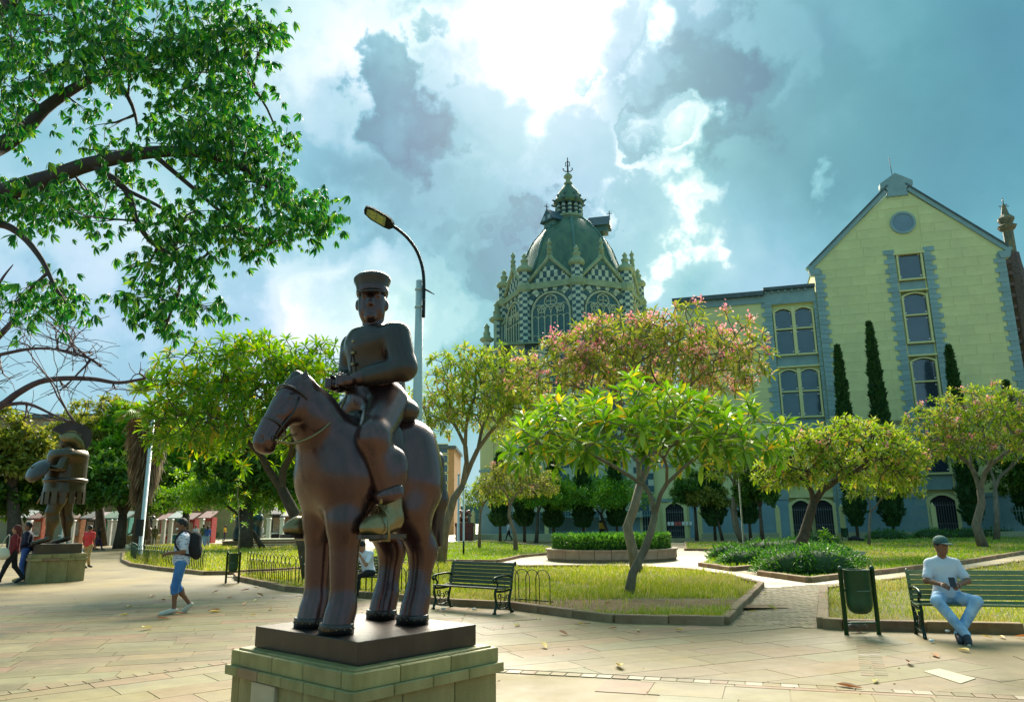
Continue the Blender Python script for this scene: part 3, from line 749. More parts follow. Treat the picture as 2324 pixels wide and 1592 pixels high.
zf = lambda x, y: fp(x, y, -.2)[1]
def zoomz(x, y): return fp(1487.4+x*.5548, 325.4+y*.5548, -.1)[1]
# gable window column
c0, c1 = WX0+.30, WX1-.28
w_ = [(zoomz(1050,552), zoomz(1050,440), None), (zoomz(1085,810), zoomz(1075,612), zoomz(1080,700)), (zoomz(1115,1080), zoomz(1110,878), zoomz(1115,972)), (zoomz(1130,1345), zoomz(1125,1200), zoomz(1128,1255))]
ztops = []
for z0, z1, zt in w_:
    window(c0, c1, z0, z1, 0, zt); ztops.append((z0, z1))
def panel(s0, s1, z0, z1, t, nm='panel', mt=None):
    mb = MB(); mb.box(s0, s1, t-.3, t-.16, z0, z1); return mb.build(nm, mt or M_trim, pal)
edges = [26.2]+[v for z0, z1 in ztops for v in (z1, z0)]+[0]
for i in range(1, len(edges)-1, 2):
    z_hi = edges[i+1]-.2; z_lo = (edges[i+2] if i+2 < len(edges) else 0)+.35
    if z_hi-z_lo > .4 and i < 7: panel(WX0+.12, WX1-.12, z_lo+.05, z_hi-.05, 0)
    mb = MB(); mb.box(WX0+.01, WX1-.01, -.3, .1, z_lo-.12, z_lo+.03); mb.build('cross_band', M_frame, pal)
panel(WX0+.02, WX0+.15, .1, 26.1, .02, 'mullion', M_frame); panel(WX1-.15, WX1-.02, .1, 26.1, .02, 'mullion', M_frame)
mb = MB(); mb.box(WX0-.1, WX1+.1, -.3, .14, 26.15, 26.35); mb.build('cross_band', M_frame, pal)
panel(WX0+.02, WX1-.02, 4.1, 5.4, .0)
# wing bay
for (zb, zt_, z1) in ((zoomz(535,860), zoomz(530,757), zoomz(525,675)), (zoomz(555,1115), zoomz(552,1013), zoomz(548,925))):
    mid_ = (BX0+BX1)/2
    window(BX0+.25, mid_-.16, zb, z1, -.25, zt_); window(mid_+.16, BX1-.25, zb, z1, -.25, zt_)
    mb = MB(); mb.box(mid_-.16, mid_+.16, -.6, -.16, zb-.2, z1+.1); mb.build('mullion', M_frame, pal)
    mb = MB(); mb.box(BX0+.02, BX1-.02, -.6, -.14, zb-1.35, zb-1.2); mb.build('cross_band', M_frame, pal); panel(BX0+.1, BX1-.1, zb-1.2, zb-.2, -.25)
for zz_, hh in ((3.6,.35),(5.0,.2),(7.2,.2)):
    mb = MB(); mb.box(BX0+.02, BX1-.02, -.6, -.14, zz_, zz_+hh); mb.build('cross_band', M_frame, pal)
# round window
mb = MB(); mb.lathe([(1.12,0),(1.12,.16),(.93,.16),(.90,.06),(.90,0)], 32, sm=False); o = mb.build('round_window', M_trim, pal); o.rotation_euler = (-pi/2,0,0); o.location = (8.35, .0, 29.35)
mb2 = MB(); mb2.lathe([(.91,.0),(.91,.07)], 32, sm=False); mb2.build('pane', mat('round_glass',(.12,.2,.26),.15,scale=.6,coat=1), o)
# gates: dark doorways with iron gates
def gate(s0, s1, z1, t, rise=.5, surround=True):
    groot = bpy.data.objects.new('iron_gate', None); COL.objects.link(groot); groot.parent = pal
    if surround:
        frame_ring(groot, s0, s1, .02, z1-rise, rise, .30, t-.3, t+.15, M_frame, 'surround')
    mb = MB(); szpoly(mb, [(s0,.02),(s1,.02)]+list(reversed(arch_pts(s0,s1,z1-rise,rise))), t-.30, t+.02); mb.build('doorway', M_dark, groot)
    mb = MB(); n = max(4, int((s1-s0)/.2))
    for i in range(n+1):
        s = s0+(s1-s0)*i/n; mb.box(s-.02, s+.02, t+.04, t+.08, .1, z1-rise-.1)
        if i < n: mb.box(s+.06, s+.075, t+.05, t+.07, .1, 1.1)
    for z in (.15,.7,1.15,z1-rise-.35): mb.box(s0, s1, t+.035, t+.085, z-.03, z+.03)
    mb.build('bars', M_gbar, groot); return groot
gate(WX0+.25, WX1-.25, 3.6, 0); gate(BX0+.2, (BX0+BX1)/2-.14, 3.35, -.25); gate((BX0+BX1)/2+.14, BX1-.2, 3.35, -.25)
for px0, px1 in ((1457,1494),(1510,1556)):
    a = fp(px0,1200)[0]; b = fp(px1,1200)[0]; gate(a+.1, b-.1, 3.3, -.25)
gq = gate(fp(1330,1200)[0], fp(1362,1200)[0], 3.2, -.25)
m = MB(); szpoly(m, [(SL,0.02),(-18.1,0.02),(-18.1,3.45),(SL,3.45)], -.27, -.15); m.build('dado', M_dado, pal)
m = MB(); szpoly(m, [(SL-.1,3.45),(-13.5,3.45),(-13.5,3.72),(SL-.1,3.72)], -.27, -.08); m.build('dado_moulding', M_trim, pal)
m = MB(); szpoly(m, [(SL-.2,12.6),(-13.4,12.6),(-13.4,13.1),(SL-.2,13.1)], -.5, .1); m.build('cornice', M_trim, pal)
m = MB(); szpoly(m, [(SL-.1,6.8),(-13.5,6.8),(-13.5,7.05),(SL-.1,7.05)], -.27, -.1); m.build('string_course', M_trim, pal)
for s in np.arange(SL+1.5, -15.5, 4.4): window(s, s+1.7, 8.0, 11.4, -.22, 10.1)
# posters pinned to the gate
pr = fp(1512,1188,.3)[0]
for i in range(7):
    mb = MB(); mb.box(0,.26,0,.01,0,.34); o = mb.build('notice', mat_white if i not in (2,3) else mat('red_notice_%d'%i,(.6,.12,.1),.6), gq); o.location = (pr+.1+i*.34, -.05, 1.2)

# ---- fence in front: low plinth and pickets
fence = bpy.data.objects.new('iron_fence', None); COL.objects.link(fence); fence.matrix_world = MF @ Matrix.Translation((0, 3.4, 0))
tag(fence, 'long blue-grey picket fence on a low plinth before the palace wall', 'fence')
M_pick = mat('grey_blue_iron', (.20,.33,.33), .55)
m = MB(); m.bbox(SL+.5, -16.4, -.35, .35, 0, .55, .03); m.build('plinth', M_plinth, fence)
for a, b in ((-12.2,-5.6),(-.2,WX0-.4),(WX1+.4,30)):
    m = MB(); m.bbox(a, b, -.35, .35, 0, .5, .03); m.build('plinth', M_plinth, fence)
mp = MB(); mp.box(-.016,.016,-.016,.016,.45,2.35); mp.obox((0,0,2.42),(.03,0,0),(0,.012,0),(0,0,.07)); mpm = mp.mesh('picket', M_pick)
cnt = 0
for s in np.arange(SL+.7, 26, .235):
    if -16.2 < s < -12.4 or -5.5 < s < -.3 or WX0-.3 < s < WX1+.3: continue
    if cnt >= 299: break
    o = link('picket', mpm, fence); o.location = (s, 0, 0); cnt += 1
for a, b in ((SL+.5,-16.4),(-12.2,-5.6),(-.2,WX0-.4),(WX1+.4,27)):
    for z in (.72,2.15): m = MB(); m.box(a, b, -.02, .02, z-.025, z+.025); m.build('rail', M_pick, fence)
for s in (-16.3,-12.3,-5.55,-.25,WX0-.35,WX1+.35,SL+.5,SL+8):
    m = MB(); m.bbox(-.2,.2,-.2,.2,0,2.6,.03); m.lathe([(.16,2.6),(.16,2.7),(.05,2.85),(0.01,2.95)],8); o = m.build('post', M_frame, fence); o.location = (s,0,0)

# ---- far-right gothic pinnacle of another block, dark brick
pin = thing('gothic_turret', 'dark slender brick turret with an iron cross rising behind the right slope of the gable', 'turret', (F0+U*18.1+NRM*3.2))
pz = lambda y: atd(2285, y, pin.location.y).z
M_dbrick = mat('dark_turret_brick', (.05,.04,.05), .8, scale=6, col2=(.16,.11,.08), bump=.2)
M_yst = mat('yellow_turret_stone', (.26,.21,.09), .7, scale=3, col2=(.07,.08,.07))
m = MB(); zt = pz(520)
m.lathe([(1.2,0),(1.2,pz(830)),(1.0,pz(760)),(.95,pz(640)),(.7,pz(600)),(.62,pz(575))], 8, sm=False); m.build('shaft', M_dbrick, pin)
m = MB(); m.lathe([(.45,pz(578)),(.45,zt-.2),(.7,zt),(.85,zt+.3),(.5,zt+.5),(.72,zt+.9),(.72,zt+1.1),(.35,zt+1.5),(.18,zt+2.3),(.1,zt+2.6)], 8, sm=False); m.build('pinnacle', M_yst, pin)
m = MB(); m.tube([(0,0,zt+2.5),(0,0,pz(450))], .05, 5); zc = pz(468); m.beam((-.5,0,zc),(.5,0,zc),.06,.06); m.beam((0,-.5,zc),(0,.5,zc),.06,.06); m.beam((-.3,0,zc-.8),(.3,0,zc-.8),.06,.06); m.build('finial', M_iron, pin)
for k in range(14):
    z = pz(600)-k*1.1; a = .78*k
    m = MB(); m.obox((0,0,0),(.3,0,0),(0,.18,0),(0,0,.16)); o = m.build('crocket', M_dbrick, pin); o.location = (-1.0-.04*k, -.6, z)

# ================================================================ DOMED CHURCH (octagon of checkered stone)
DY = 92.0; dc = atd(1312, 1190, DY); dc.z = 0
dome = thing('domed_church', 'checkered octagonal church tower under a green dome and lantern', 'church', dc)
def dz(y, x=1310): return atd(x, y, DY-7.5).z
def dzc(y): return atd(1310, y, DY).z
PX = DY/FPX          # metres per pixel near the tower
M_chA = mat('pale_checker_stone', (.40,.47,.36), .75, scale=3, col2=(.54,.60,.45), rnd=.1, bump=.15)
M_chB = mat('dark_checker_stone', (.035,.085,.105), .7, scale=3, col2=(.06,.13,.15), rnd=.15, bump=.15)
M_chA_i = mat('pale_checker_joined', (.40,.47,.36), .75, scale=.9, col2=(.54,.60,.45), rnd=.1, island=True)
M_chB_i = mat('dark_checker_joined', (.035,.085,.105), .7, scale=.9, col2=(.06,.13,.15), rnd=.15, island=True)
M_band = mat('olive_stone_band', (.22,.28,.16), .75, scale=1.2, col2=(.35,.41,.24), bump=.15, rnd=.06)
M_dome = mat('green_dome_metal', (.045,.10,.07), .55, scale=.5, col2=(.11,.19,.10), det=12, bump=.2, bscale=8, streak=(3,3,.5))
M_drib = mat('dome_rib_metal', (.06,.14,.12), .5, scale=1, col2=(.10,.2,.16))
RO = 159*PX; zb, ztop = dz(815), dz(633)
oct_ = [(RO*sin(k*pi/4), -RO*cos(k*pi/4)) for k in range(8)]
ap = RO*cos(pi/8); side = 2*RO*sin(pi/8)
# core
m = MB(); m.lathe([(RO*.97,2),(RO*.97,ztop)], 8, ph=-pi/2, sm=False); m.build('drum', M_chA, dome)
# faces: recessed traceried window, arch voussoirs, checkered wall, cornice, gable
M_trac = mat('tracery_stone', (.45,.48,.33), .7, scale=2)
ck_named = 0
ck_rest = MB()
def face_frame(k):
    a = (oct_[k], oct_[(k+1)%8]); cx, cy = (a[0][0]+a[1][0])/2, (a[0][1]+a[1][1])/2
    ux, uy = (a[1][0]-a[0][0])/side, (a[1][1]-a[0][1])/side; n = Vector((cx, cy, 0)).normalized()
    M = Matrix(((ux, n.x, 0, cx), (uy, n.y, 0, cy), (0,0,1,0), (0,0,0,1))); return M      # local: u along, t outward, z
def tbox(M, mb, u0, u1, t0, t1, z0, z1, mi=0):
    c = M @ Vector(((u0+u1)/2, (t0+t1)/2, (z0+z1)/2)); R3 = M.to_3x3()
    mb.obox(c, R3@Vector(((u1-u0)/2,0,0)), R3@Vector((0,(t1-t0)/2,0)), R3@Vector((0,0,(z1-z0)/2)), mi)
def tpoly(M, mb, pts, t0, t1, mi=0):
    n = len(pts); A = sum(pts[i][0]*pts[(i+1)%n][1]-pts[(i+1)%n][0]*pts[i][1] for i in range(n))
    det = M.to_3x3().determinant()
    if (A < 0) == (det < 0): pts = pts[::-1]
    vs = [M @ Vector((p[0], t0, p[1])) for p in pts]+[M @ Vector((p[0], t1, p[1])) for p in pts]
    fs = [tuple(range(n)), tuple(range(2*n-1,n-1,-1))]+[(i,n+i,n+(i+1)%n,(i+1)%n) for i in range(n)]
    fs = [tuple(reversed(f)) for f in fs] if True else fs
    mb.add(vs, fs, mi)
zspr, zarch = dz(706), dz(676); wr = side*.36; Ro_ = side*.36+1.15
bw, bh = .46, .275
for k in (7, 0, 1, 6, 5, 2):
    M = face_frame(k)
    near = k in (7, 0)
    zc = zarch-wr*.72
    def rr_at(u, z): return math.hypot(u, (z-zc)/1.05) if z > zc else abs(u)
    # checker blocks
    z = zb-1; row = 0
    while z < ztop-1.1:
        u = -side/2+.7-(bw/2 if row % 2 else 0); i = 0
        while u < side/2-.7:
            u0, u1 = max(u, -side/2+.7), min(u+bw, side/2-.7)
            cm = (u0+u1)/2
            if u1-u0 > .1 and rr_at(cm, z+bh/2) > (Ro_ if z+bh/2 > zc else wr+.35):
                dark = (i+row//1) % 2 == 0
                if near and ck_named < 290:
                    mb = MB(); mb.obox((0,0,0), M.to_3x3()@Vector(((u1-u0)/2-.01,0,0)), M.to_3x3()@Vector((0,.08,0)), Vector((0,0,bh/2-.01)))
                    o = mb.build('block', M_chB if dark else M_chA, dome); o.location = M @ Vector((cm, .02+.015*(row%2), z+bh/2)); ck_named += 1
                else: tbox(M, ck_rest, u0+.01, u1-.01, -.06, .10+.015*(row%2), z+.01, z+bh-.01, 1 if dark else 0)
            u += bw; i += 1
        z += bh; row += 1
    # voussoirs
    nv = 15
    for i in range(nv):
        a0, a1 = pi*(i+.04)/nv, pi*(i+.96)/nv; r0, r1 = wr+.25, Ro_-.05
        pts = [(r0*cos(a0), zc+r0*sin(a0)*1.05), (r1*cos(a0), zc+r1*sin(a0)*1.05), (r1*cos(a1), zc+r1*sin(a1)*1.05), (r0*cos(a1), zc+r0*sin(a1)*1.05)]
        mb = MB(); tpoly(M, mb, pts, -.05, .17); mb.build('voussoir', M_chB if i % 2 else M_chA, dome) if near else ck_rest.add(mb.v, mb.f, i % 2)
    # window: glass and tracery
    wroot = bpy.data.objects.new('church_window', None); COL.objects.link(wroot); wroot.parent = dome
    head = [(wr*cos(pi*i/16), zc+wr*sin(pi*i/16)*1.05) for i in range(17)]
    mb = MB(); tpoly(M, mb, [(wr, zb-1)]+head+[(-wr, zb-1)], -.1, .02); mb.build('glass', mat('leaded_glass_%d'%k,(.02,.07,.08),.2,scale=3,col2=(.06,.15,.14)), wroot)
    mb = MB()
    def trib(pts, r=.075): mb.tube([M @ Vector((p[0], .08, p[1])) for p in pts], r, 5, cap=False)
    trib([(wr, zb-1)]+head+[(-wr, zb-1)], .16)
    nm_ = 6
    for i in range(1, nm_):
        u = -wr+2*wr*i/nm_; trib([(u, zb-1), (u, zc-.3)], .085 if i != 3 else .12)
    for i in range(nm_):
        u0 = -wr+2*wr*i/nm_; w1 = 2*wr/nm_
        for zl in (zc-.9, zc-3.2): trib([(u0+w1*(1-cos(pi*j/8))/2, zl+w1*.75*sin(pi*j/8)) for j in range(9)], .06)
    for i in range(0, nm_-1): 
        u0 = -wr+2*wr*i/nm_; w1 = 4*wr/nm_; trib([(u0+w1*(1-cos(pi*j/8))/2, zc-.2+w1*.8*sin(pi*j/8)) for j in range(9)], .065)
    for (cu, cz, cr) in ((0, zc+wr*.60, wr*.33), (-wr*.5, zc+wr*.22, wr*.2), (wr*.5, zc+wr*.22, wr*.2)):
        trib([(cu+cr*cos(2*pi*j/14), cz+cr*sin(2*pi*j/14)) for j in range(15)], .08)
        for q in range(4): a = pi/4+q*pi/2; trib([(cu+cr*.5*cos(a)+cr*.42*cos(2*pi*j/8), cz+cr*.5*sin(a)+cr*.42*sin(2*pi*j/8)) for j in range(9)], .045)
    mb.build('tracery', M_trac, wroot)
    # cornice band with blind arcade, then the gable with its checkered field and finial
    mb = MB(); tbox(M, mb, -side/2, side/2, -.1, .35, ztop-1.0, ztop-.5); tbox(M, mb, -side/2, side/2, -.1, .22, ztop-.5, ztop-.2); mb.build('cornice', M_band, dome)
    mb = MB(); n_ = 9
    for i in range(n_):
        u = -side/2+.7+(side-1.4)*(i+.5)/n_; w2 = (side-1.4)/n_*.42
        mb.tube([M @ Vector((u+w2*cos(pi*j/6), .16, ztop-1.75+w2*1.1*sin(pi*j/6))) for j in range(7)], .07, 4, cap=False)
    mb.build('blind_arcade', M_band, dome)
    zg = dz(584); hw = side/2-.3
    def gw(z): f = (z-(ztop-.2))/(zg-ztop+.2); return hw*(1-f)**.9
    z = ztop-.2; row = 0
    while z < zg-1.0:
        w2 = gw(z+bh/2)-.5; u = -math.ceil(w2/bw)*bw; i = 0
        while u < w2-.12:
            u1 = min(u+bw, w2); tbox(M, ck_rest, max(u,-w2)+.01, u1-.01, -.3, .04, z+.01, z+bh-.01, (i+row) % 2); u += bw; i += 1
        z += bh; row += 1
    mb = MB()
    for sg in (-1, 1):
        pts = [(sg*hw, .10, ztop-.2), (sg*gw(ztop+.25*(zg-ztop)), .10, ztop+.25*(zg-ztop)), (sg*gw(ztop+.5*(zg-ztop)), .1, ztop+.5*(zg-ztop)), (sg*gw(ztop+.75*(zg-ztop)), .1, ztop+.75*(zg-ztop)), (sg*.15, .1, zg), (sg*.05, .1, zg+.8)]
        mb.tube([M @ Vector(p) for p in pts], [.24,.24,.24,.24,.28,.24], 6)
    c = M @ Vector((0, .1, 0)); mb.lathe([(.34,zg+.4),(.24,zg+1.0),(.36,zg+1.1),(.36,zg+1.2),(.22,zg+1.3),(.20,zg+1.75),(.32,zg+1.82),(.30,zg+1.95),(.16,zg+2.1),(.04,zg+2.5)], 8, (c.x, c.y, 0))
    mb.build('gable', M_band, dome)
o = ck_rest.build('checker_stonework', [M_chA_i, M_chB_i], dome); o['kind'] = 'stuff'
# corner piers with pots and finials
for k in range(8):
    if k in (3, 4, 5): continue
    x, y = oct_[k]; pr_ = bpy.data.objects.new('pier', None); COL.objects.link(pr_); pr_.parent = dome; pr_.location = (x, y, 0)
    mb = MB(); z = zb-3; row = 0; zt_ = dz(606)
    while z < zt_:
        for q in range(8):
            a0, a1 = 2*pi*q/8-pi/8, 2*pi*(q+1)/8-pi/8; r_ = .72
            v = [(r_*cos(a), r_*sin(a), zz_) for zz_ in (z, z+.4) for a in (a0, a1)]
            mb.add(v, [(0,1,3,2)], (q+row) % 2)
        z += .4; row += 1
    mb.build('shaft', [M_chA_i, M_chB_i], pr_)
    mb = MB(); mb.lathe([(.76,dz(650)-.3),(.95,dz(650)),(.95,dz(650)+.5),(.76,dz(650)+.8)], 8, sm=False); mb.lathe([(.74,zt_-.2),(.95,zt_),(1.0,zt_+.3),(.8,zt_+.6),(.45,zt_+.75),(.38,zt_+1.2),(.5,zt_+1.27),(.48,zt_+1.4),(.26,zt_+1.55),(.24,zt_+1.8),(.34,zt_+1.87),(.28,zt_+2.0),(.05,zt_+2.35)], 10)
    mb.build('pinnacle', M_band, pr_)
# dome shell, eight ribs, dormers
prof = [(930,118),(880,113),(820,105.5),(760,98),(700,86),(650,71),(600,57),(575,46),(555,35)]
dpf = [(r*PX, dzc(325.4+y*.3211)) for y, r in prof]
dpf[0] = (RO*.93, ztop-.4)
m = MB(); m.lathe(dpf, 8, ph=-pi/2+pi/8*0, sm=False)
dd = MB(); NS = 64
vs = []; fs = []
for (r, z) in dpf:
    for q in range(NS):
        a = 2*pi*q/NS-pi/2; t = ((a+pi/2) % (pi/4))-pi/8; rad = r*(.35+.65*cos(pi/8)/cos(t)/1.0)*1.02; vs.append((rad*cos(a), rad*sin(a), z))
for i in range(len(dpf)-1):
    for q in range(NS): fs.append((i*NS+q, i*NS+(q+1)%NS, (i+1)*NS+(q+1)%NS, (i+1)*NS+q))
dd.add(vs, fs, 0, True); dd.build('dome_shell', M_dome, dome)
for k in range(8):
    a = k*pi/4-pi/2; mb = MB(); mb.tube([(r*1.02*cos(a), r*1.02*sin(a), z) for r, z in dpf], .17, 6); mb.build('rib', M_drib, dome)
for a, r_, yd in ((radians(218), 50*PX, 622), (radians(-14), 76*PX, 650)):
    z0 = dzc(325.4+yd*.3211)
    dr = bpy.data.objects.new('dormer', None); COL.objects.link(dr); dr.parent = dome; dr.location = (r_*cos(a), r_*sin(a), z0-.2); dr.rotation_euler = (0,0,a+pi/2); dr.scale = (.72,)*3
    mb = MB(); mb.box(-1.3,1.3,-1.2,1.5,0,1.7); mb.build('wall', M_drib, dr)
    mb = MB(); mb.add([(-1.9,-1.7,1.0),(1.9,-1.7,1.0),(0,-1.7,3.3),(-1.9,2.2,1.0),(1.9,2.2,1.0),(0,2.2,3.3)], [(0,1,2),(3,5,4),(0,2,5,3),(1,4,5,2),(0,3,4,1)]); mb.build('roof', M_chB, dr)
    mb = MB(); mb.tube([(0,-1.6,3.2),(0,-1.6,4.2)],.08,5); mb.beam((0,-2.1,3.7),(0,-1.2,3.7),.1,.1); mb.build('finial', M_iron, dr)
    mb = MB(); 
    for u in (-.7,.7): mb.lathe([(.45,-.06),(.45,.06)], 10, (0,0,0), sm=False) if False else mb.box(u-.4,u+.4,-1.74,-1.72,1.25,2.0)
    mb.build('pane', mat('dormer_glass',(.25,.33,.36),.2), dr)
# lantern
zl = dpf[-1][1]; lan = bpy.data.objects.new('lantern', None); COL.objects.link(lan); lan.parent = dome; lan.location = (0,0,zl)
hl = dzc(325.4+425*.3211)-zl; rl = 29*PX
m = MB(); m.lathe([(rl*1.15,-.4),(rl*1.15,.2),(rl*1.25,.3),(rl*1.25,.55),(rl*1.1,.7)], 8, sm=False); m.build('base', M_band, lan)
for q in range(12):
    a = 2*pi*q/12; mb = MB()
    for j in range(6): z = .6+(hl-.9)*j/6; hh = (hl-.9)/6; mb.lathe([(.22,z),(.30,z+hh*.5),(.22,z+hh)], 7, (rl*cos(a), rl*sin(a), 0), j % 2)
    mb.build('column', [M_chA, M_chB], lan)
m = MB(); m.lathe([(rl*.7,.5),(rl*.7,hl)], 8, sm=False); m.build('core', mat('lantern_core',(.10,.15,.14),.7), lan)
hc_ = dzc(325.4+283*.3211)-zl; cs = (hc_-hl)/5.3
m = MB(); m.lathe([(rl*1.15,hl-.3),(rl*1.3,hl),(rl*1.3,hl+.2),(rl*1.1,hl+1.0*cs),(rl*1.02,hl+1.8*cs),(rl*.85,hl+2.9*cs),(rl*.55,hl+3.9*cs),(rl*.32,hl+4.9*cs),(rl*.2,hc_)], 16); m.build('cap', M_dome, lan)
for q in range(8):
    a = 2*pi*q/8+pi/8; mb = MB(); c = Vector((cos(a),sin(a),0))
    mb.tube([c*rl*1.1+Vector((0,0,hl-.1)), c*rl*1.35+Vector((0,0,hl+.0)), c*rl*1.5+Vector((0,0,hl+.2))], [.14,.12,.16], 6); mb.lathe([(.14,0),(.14,.3),(.2,.35),(.14,.5),(.05,.6)], 7, tuple(c*rl*1.0+Vector((0,0,hl+.5)))); mb.build('gargoyle', M_chB, lan)
zq = hc_
m = MB(); m.lathe([(.35,zq-.2),(.6,zq),(.35,zq+.25),(.28,zq+.6),(.55,zq+.8),(.58,zq+1.05),(.35,zq+1.35),(.12,zq+1.6)], 10); m.build('ball', M_band, lan)
zf_ = dzc(357.5)-zl; m = MB(); m.tube([(0,0,zq+1.5),(0,0,zf_)], [.13,.06], 5)
zc = zq+2.1
for sg in (-1, 1): m.tube([(0,0,zc-.3),(sg*.3,0,zc-.4),(sg*.6,0,zc-.15),(sg*.62,0,zc+.1),(sg*.5,0,zc+.12)], .07, 5); m.tube([(0,0,zc+.4),(sg*.26,0,zc+.4),(sg*.26,0,zc+.95),(0,0,zc+1.1)], .06, 5)
m.build('finial', M_iron, lan)
# lower church walls, buttresses and stepped aisle roof to the left and right
lw = MB(); zl0 = dz(782)
def checker_box(x0, x1, y0, y1, z0, z1, bw_=.75, bh_=.42, mats=None, nm='buttress', parent=dome):
    mb = MB(); z = z0; row = 0
    while z < z1-.05:
        zt2 = min(z+bh_, z1)
        for (ax_, a0, a1, cst) in (('x',x0,x1,y0),('y',y0,y1,x0),('y',y0,y1,x1)):
            u = a0-(bw_/2 if row % 2 else 0); i = 0
            while u < a1-.01:
                u0, u1 = max(u, a0), min(u+bw_, a1)
                if u1-u0 > .02:
                    g_ = .012
                    if ax_ == 'x': mb.add([(u0+g_,cst,z+g_),(u1-g_,cst,z+g_),(u1-g_,cst,zt2-g_),(u0+g_,cst,zt2-g_)], [(0,1,2,3)], i % 2)
                    else:
                        f = [(cst,u0+g_,z+g_),(cst,u1-g_,z+g_),(cst,u1-g_,zt2-g_),(cst,u0+g_,zt2-g_)]; mb.add(f, [(0,1,2,3)] if cst == x1 else [(3,2,1,0)], i % 2)
                u += bw_; i += 1
        z = zt2; row += 1
    mb.box(x0+.05, x1-.05, y0+.05, y1-.05, z0, z1, 0)
    return mb.build(nm, [M_chA_i, M_chB_i], parent)
def bx(px): return (px-1306)*PX*.985
bpin = [(.9,0),(1.1,.25),(1.1,.5),(.7,.7),(.5,1.2),(.62,1.35),(.4,1.6),(.36,2.2),(.5,2.3),(.3,2.6),(.06,3.0)]
def pinn(x, y, z, s=1.0, par=dome):
    mb = MB(); mb.lathe([(r*s, q*s) for r, q in bpin], 8, (x, y, z)); mb.build('pinnacle', M_band, par)
for sg, xo, xi, xl, yt, yl in ((-1, 1119, 1136, 1100, 692, 746), (1, 1466, 1490, 1500, 688, 720)):
    a, b = sorted((bx(xo), bx(xi))); checker_box(a, b, -1.0, .6, 4, dz(yt)); pinn((a+b)/2, -.2, dz(yt), .95)
    if sg < 0:
        a2, b2 = bx(1096), bx(1111); checker_box(a2, b2, -2.2, -1.0, 2, dz(yl)); pinn((a2+b2)/2, -1.6, dz(yl), .8)
    # flying arches
    xw = bx(1180) if sg < 0 else bx(1440); xb = b if sg < 0 else a
    mb = MB(); n_ = 12; zA0, zA1 = dz(700), dz(664)
    for i in range(n_):
        f0, f1 = i/n_, (i+1)/n_; xa, xc = xb+(xw-xb)*f0, xb+(xw-xb)*f1
        top0, top1 = dz(704)+(dz(662)-dz(704))*f0, dz(704)+(dz(662)-dz(704))*f1
        bo0, bo1 = top0-1.0-3.2*(1-sqrt(max(0,1-(1-f0)**2))), top1-1.0-3.2*(1-sqrt(max(0,1-(1-f1)**2)))
        mb.add([(xa,-.7,bo0),(xc,-.7,bo1),(xc,-.7,top1),(xa,-.7,top0),(xa,.3,bo0),(xc,.3,bo1),(xc,.3,top1),(xa,.3,top0)], [(0,1,2,3) if sg < 0 else (3,2,1,0),(7,6,5,4),(0,4,5,1),(3,2,6,7)], i % 2)
        # lower arch
        mb.add([(xa,-.7,bo0-4.3),(xc,-.7,bo1-4.3),(xc,-.7,bo1-3.4),(xa,-.7,bo0-3.4),(xa,.3,bo0-4.3),(xc,.3,bo1-4.3),(xc,.3,bo1-3.4),(xa,.3,bo0-3.4)], [(0,1,2,3) if sg < 0 else (3,2,1,0),(7,6,5,4),(0,4,5,1),(3,2,6,7)], (i+1) % 2)
    mb.build('flying_arch', [M_chA_i, M_chB_i], dome)
    mb = MB(); mb.beam((xb,-.2,dz(704)+.1),(xw,-.2,dz(662)+.1),1.3,.3); mb.beam((xb,-.2,dz(772)),(xw,-.2,dz(780)),1.5,.5); mb.build('coping', M_band, dome)
zq0 = dz(783)
m = MB(); m.box(bx(1128), bx(1490), -RO-.8, RO*.2, zq0-.7, zq0); m.build('aisle_cornice', M_band, dome)
checker_box(bx(1110), bx(1500), -RO-.5, RO*.2, 3, zq0-.7, 1.5, .62, nm='aisle_wall')
checker_box(bx(1160), bx(1420), -RO-9, -RO-.6, 2, dz(826), 1.4, .6, nm='aisle_wall')
m = MB(); m.add([(bx(1140),-RO-9.6,dz(830)),(bx(1440),-RO-9.6,dz(815)),(bx(1440),-RO-.55,zq0-.8),(bx(1140),-RO-.55,zq0-1.2)], [(0,1,2,3)]); m.build('aisle_roof', M_roofm, dome)
# ================================================================ TREES
M_bark = mat('grey_bark', (.13,.105,.075), .85, scale=6, col2=(.26,.215,.155), bump=.6, bscale=30, streak=(1,1,.4))
M_bark2 = mat('dark_bark', (.055,.04,.028), .85, scale=5, col2=(.12,.09,.06), bump=.6, bscale=26)
M_barkL = mat('purple_dark_bark', (.035,.025,.03), .8, scale=5, col2=(.075,.06,.055), bump=.5, bscale=22)
LF_fresh = leafmat('frangipani_leaf', [(0,(.065,.19,.018)),(.45,(.13,.30,.03)),(.8,(.24,.40,.06)),(.93,(.45,.48,.05)),(1,(.62,.42,.06))], .42, .42, True)
LF_mid = leafmat('frangipani_leaf_dark', [(0,(.05,.17,.014)),(.5,(.12,.30,.022)),(.88,(.26,.42,.03)),(1,(.50,.36,.05))], .40, .45, True)
LF_warm = leafmat('frangipani_leaf_olive', [(0,(.10,.20,.02)),(.45,(.22,.36,.035)),(.85,(.40,.47,.07)),(1,(.50,.33,.10))], .40, .46, True)
LF_rosy = leafmat('frangipani_leaf_rosy', [(0,(.10,.16,.025)),(.5,(.21,.29,.035)),(.84,(.34,.36,.07)),(.95,(.40,.26,.11)),(1,(.50,.27,.18))], .40, .46, True)
LF_bush = leafmat('small_tree_leaf', [(0,(.06,.20,.014)),(.6,(.15,.36,.025)),(1,(.34,.50,.06))], .4, .4)
LF_dark = leafmat('dark_tree_leaf', [(0,(.03,.10,.014)),(.6,(.07,.19,.022)),(1,(.16,.28,.04))], .35, .45)
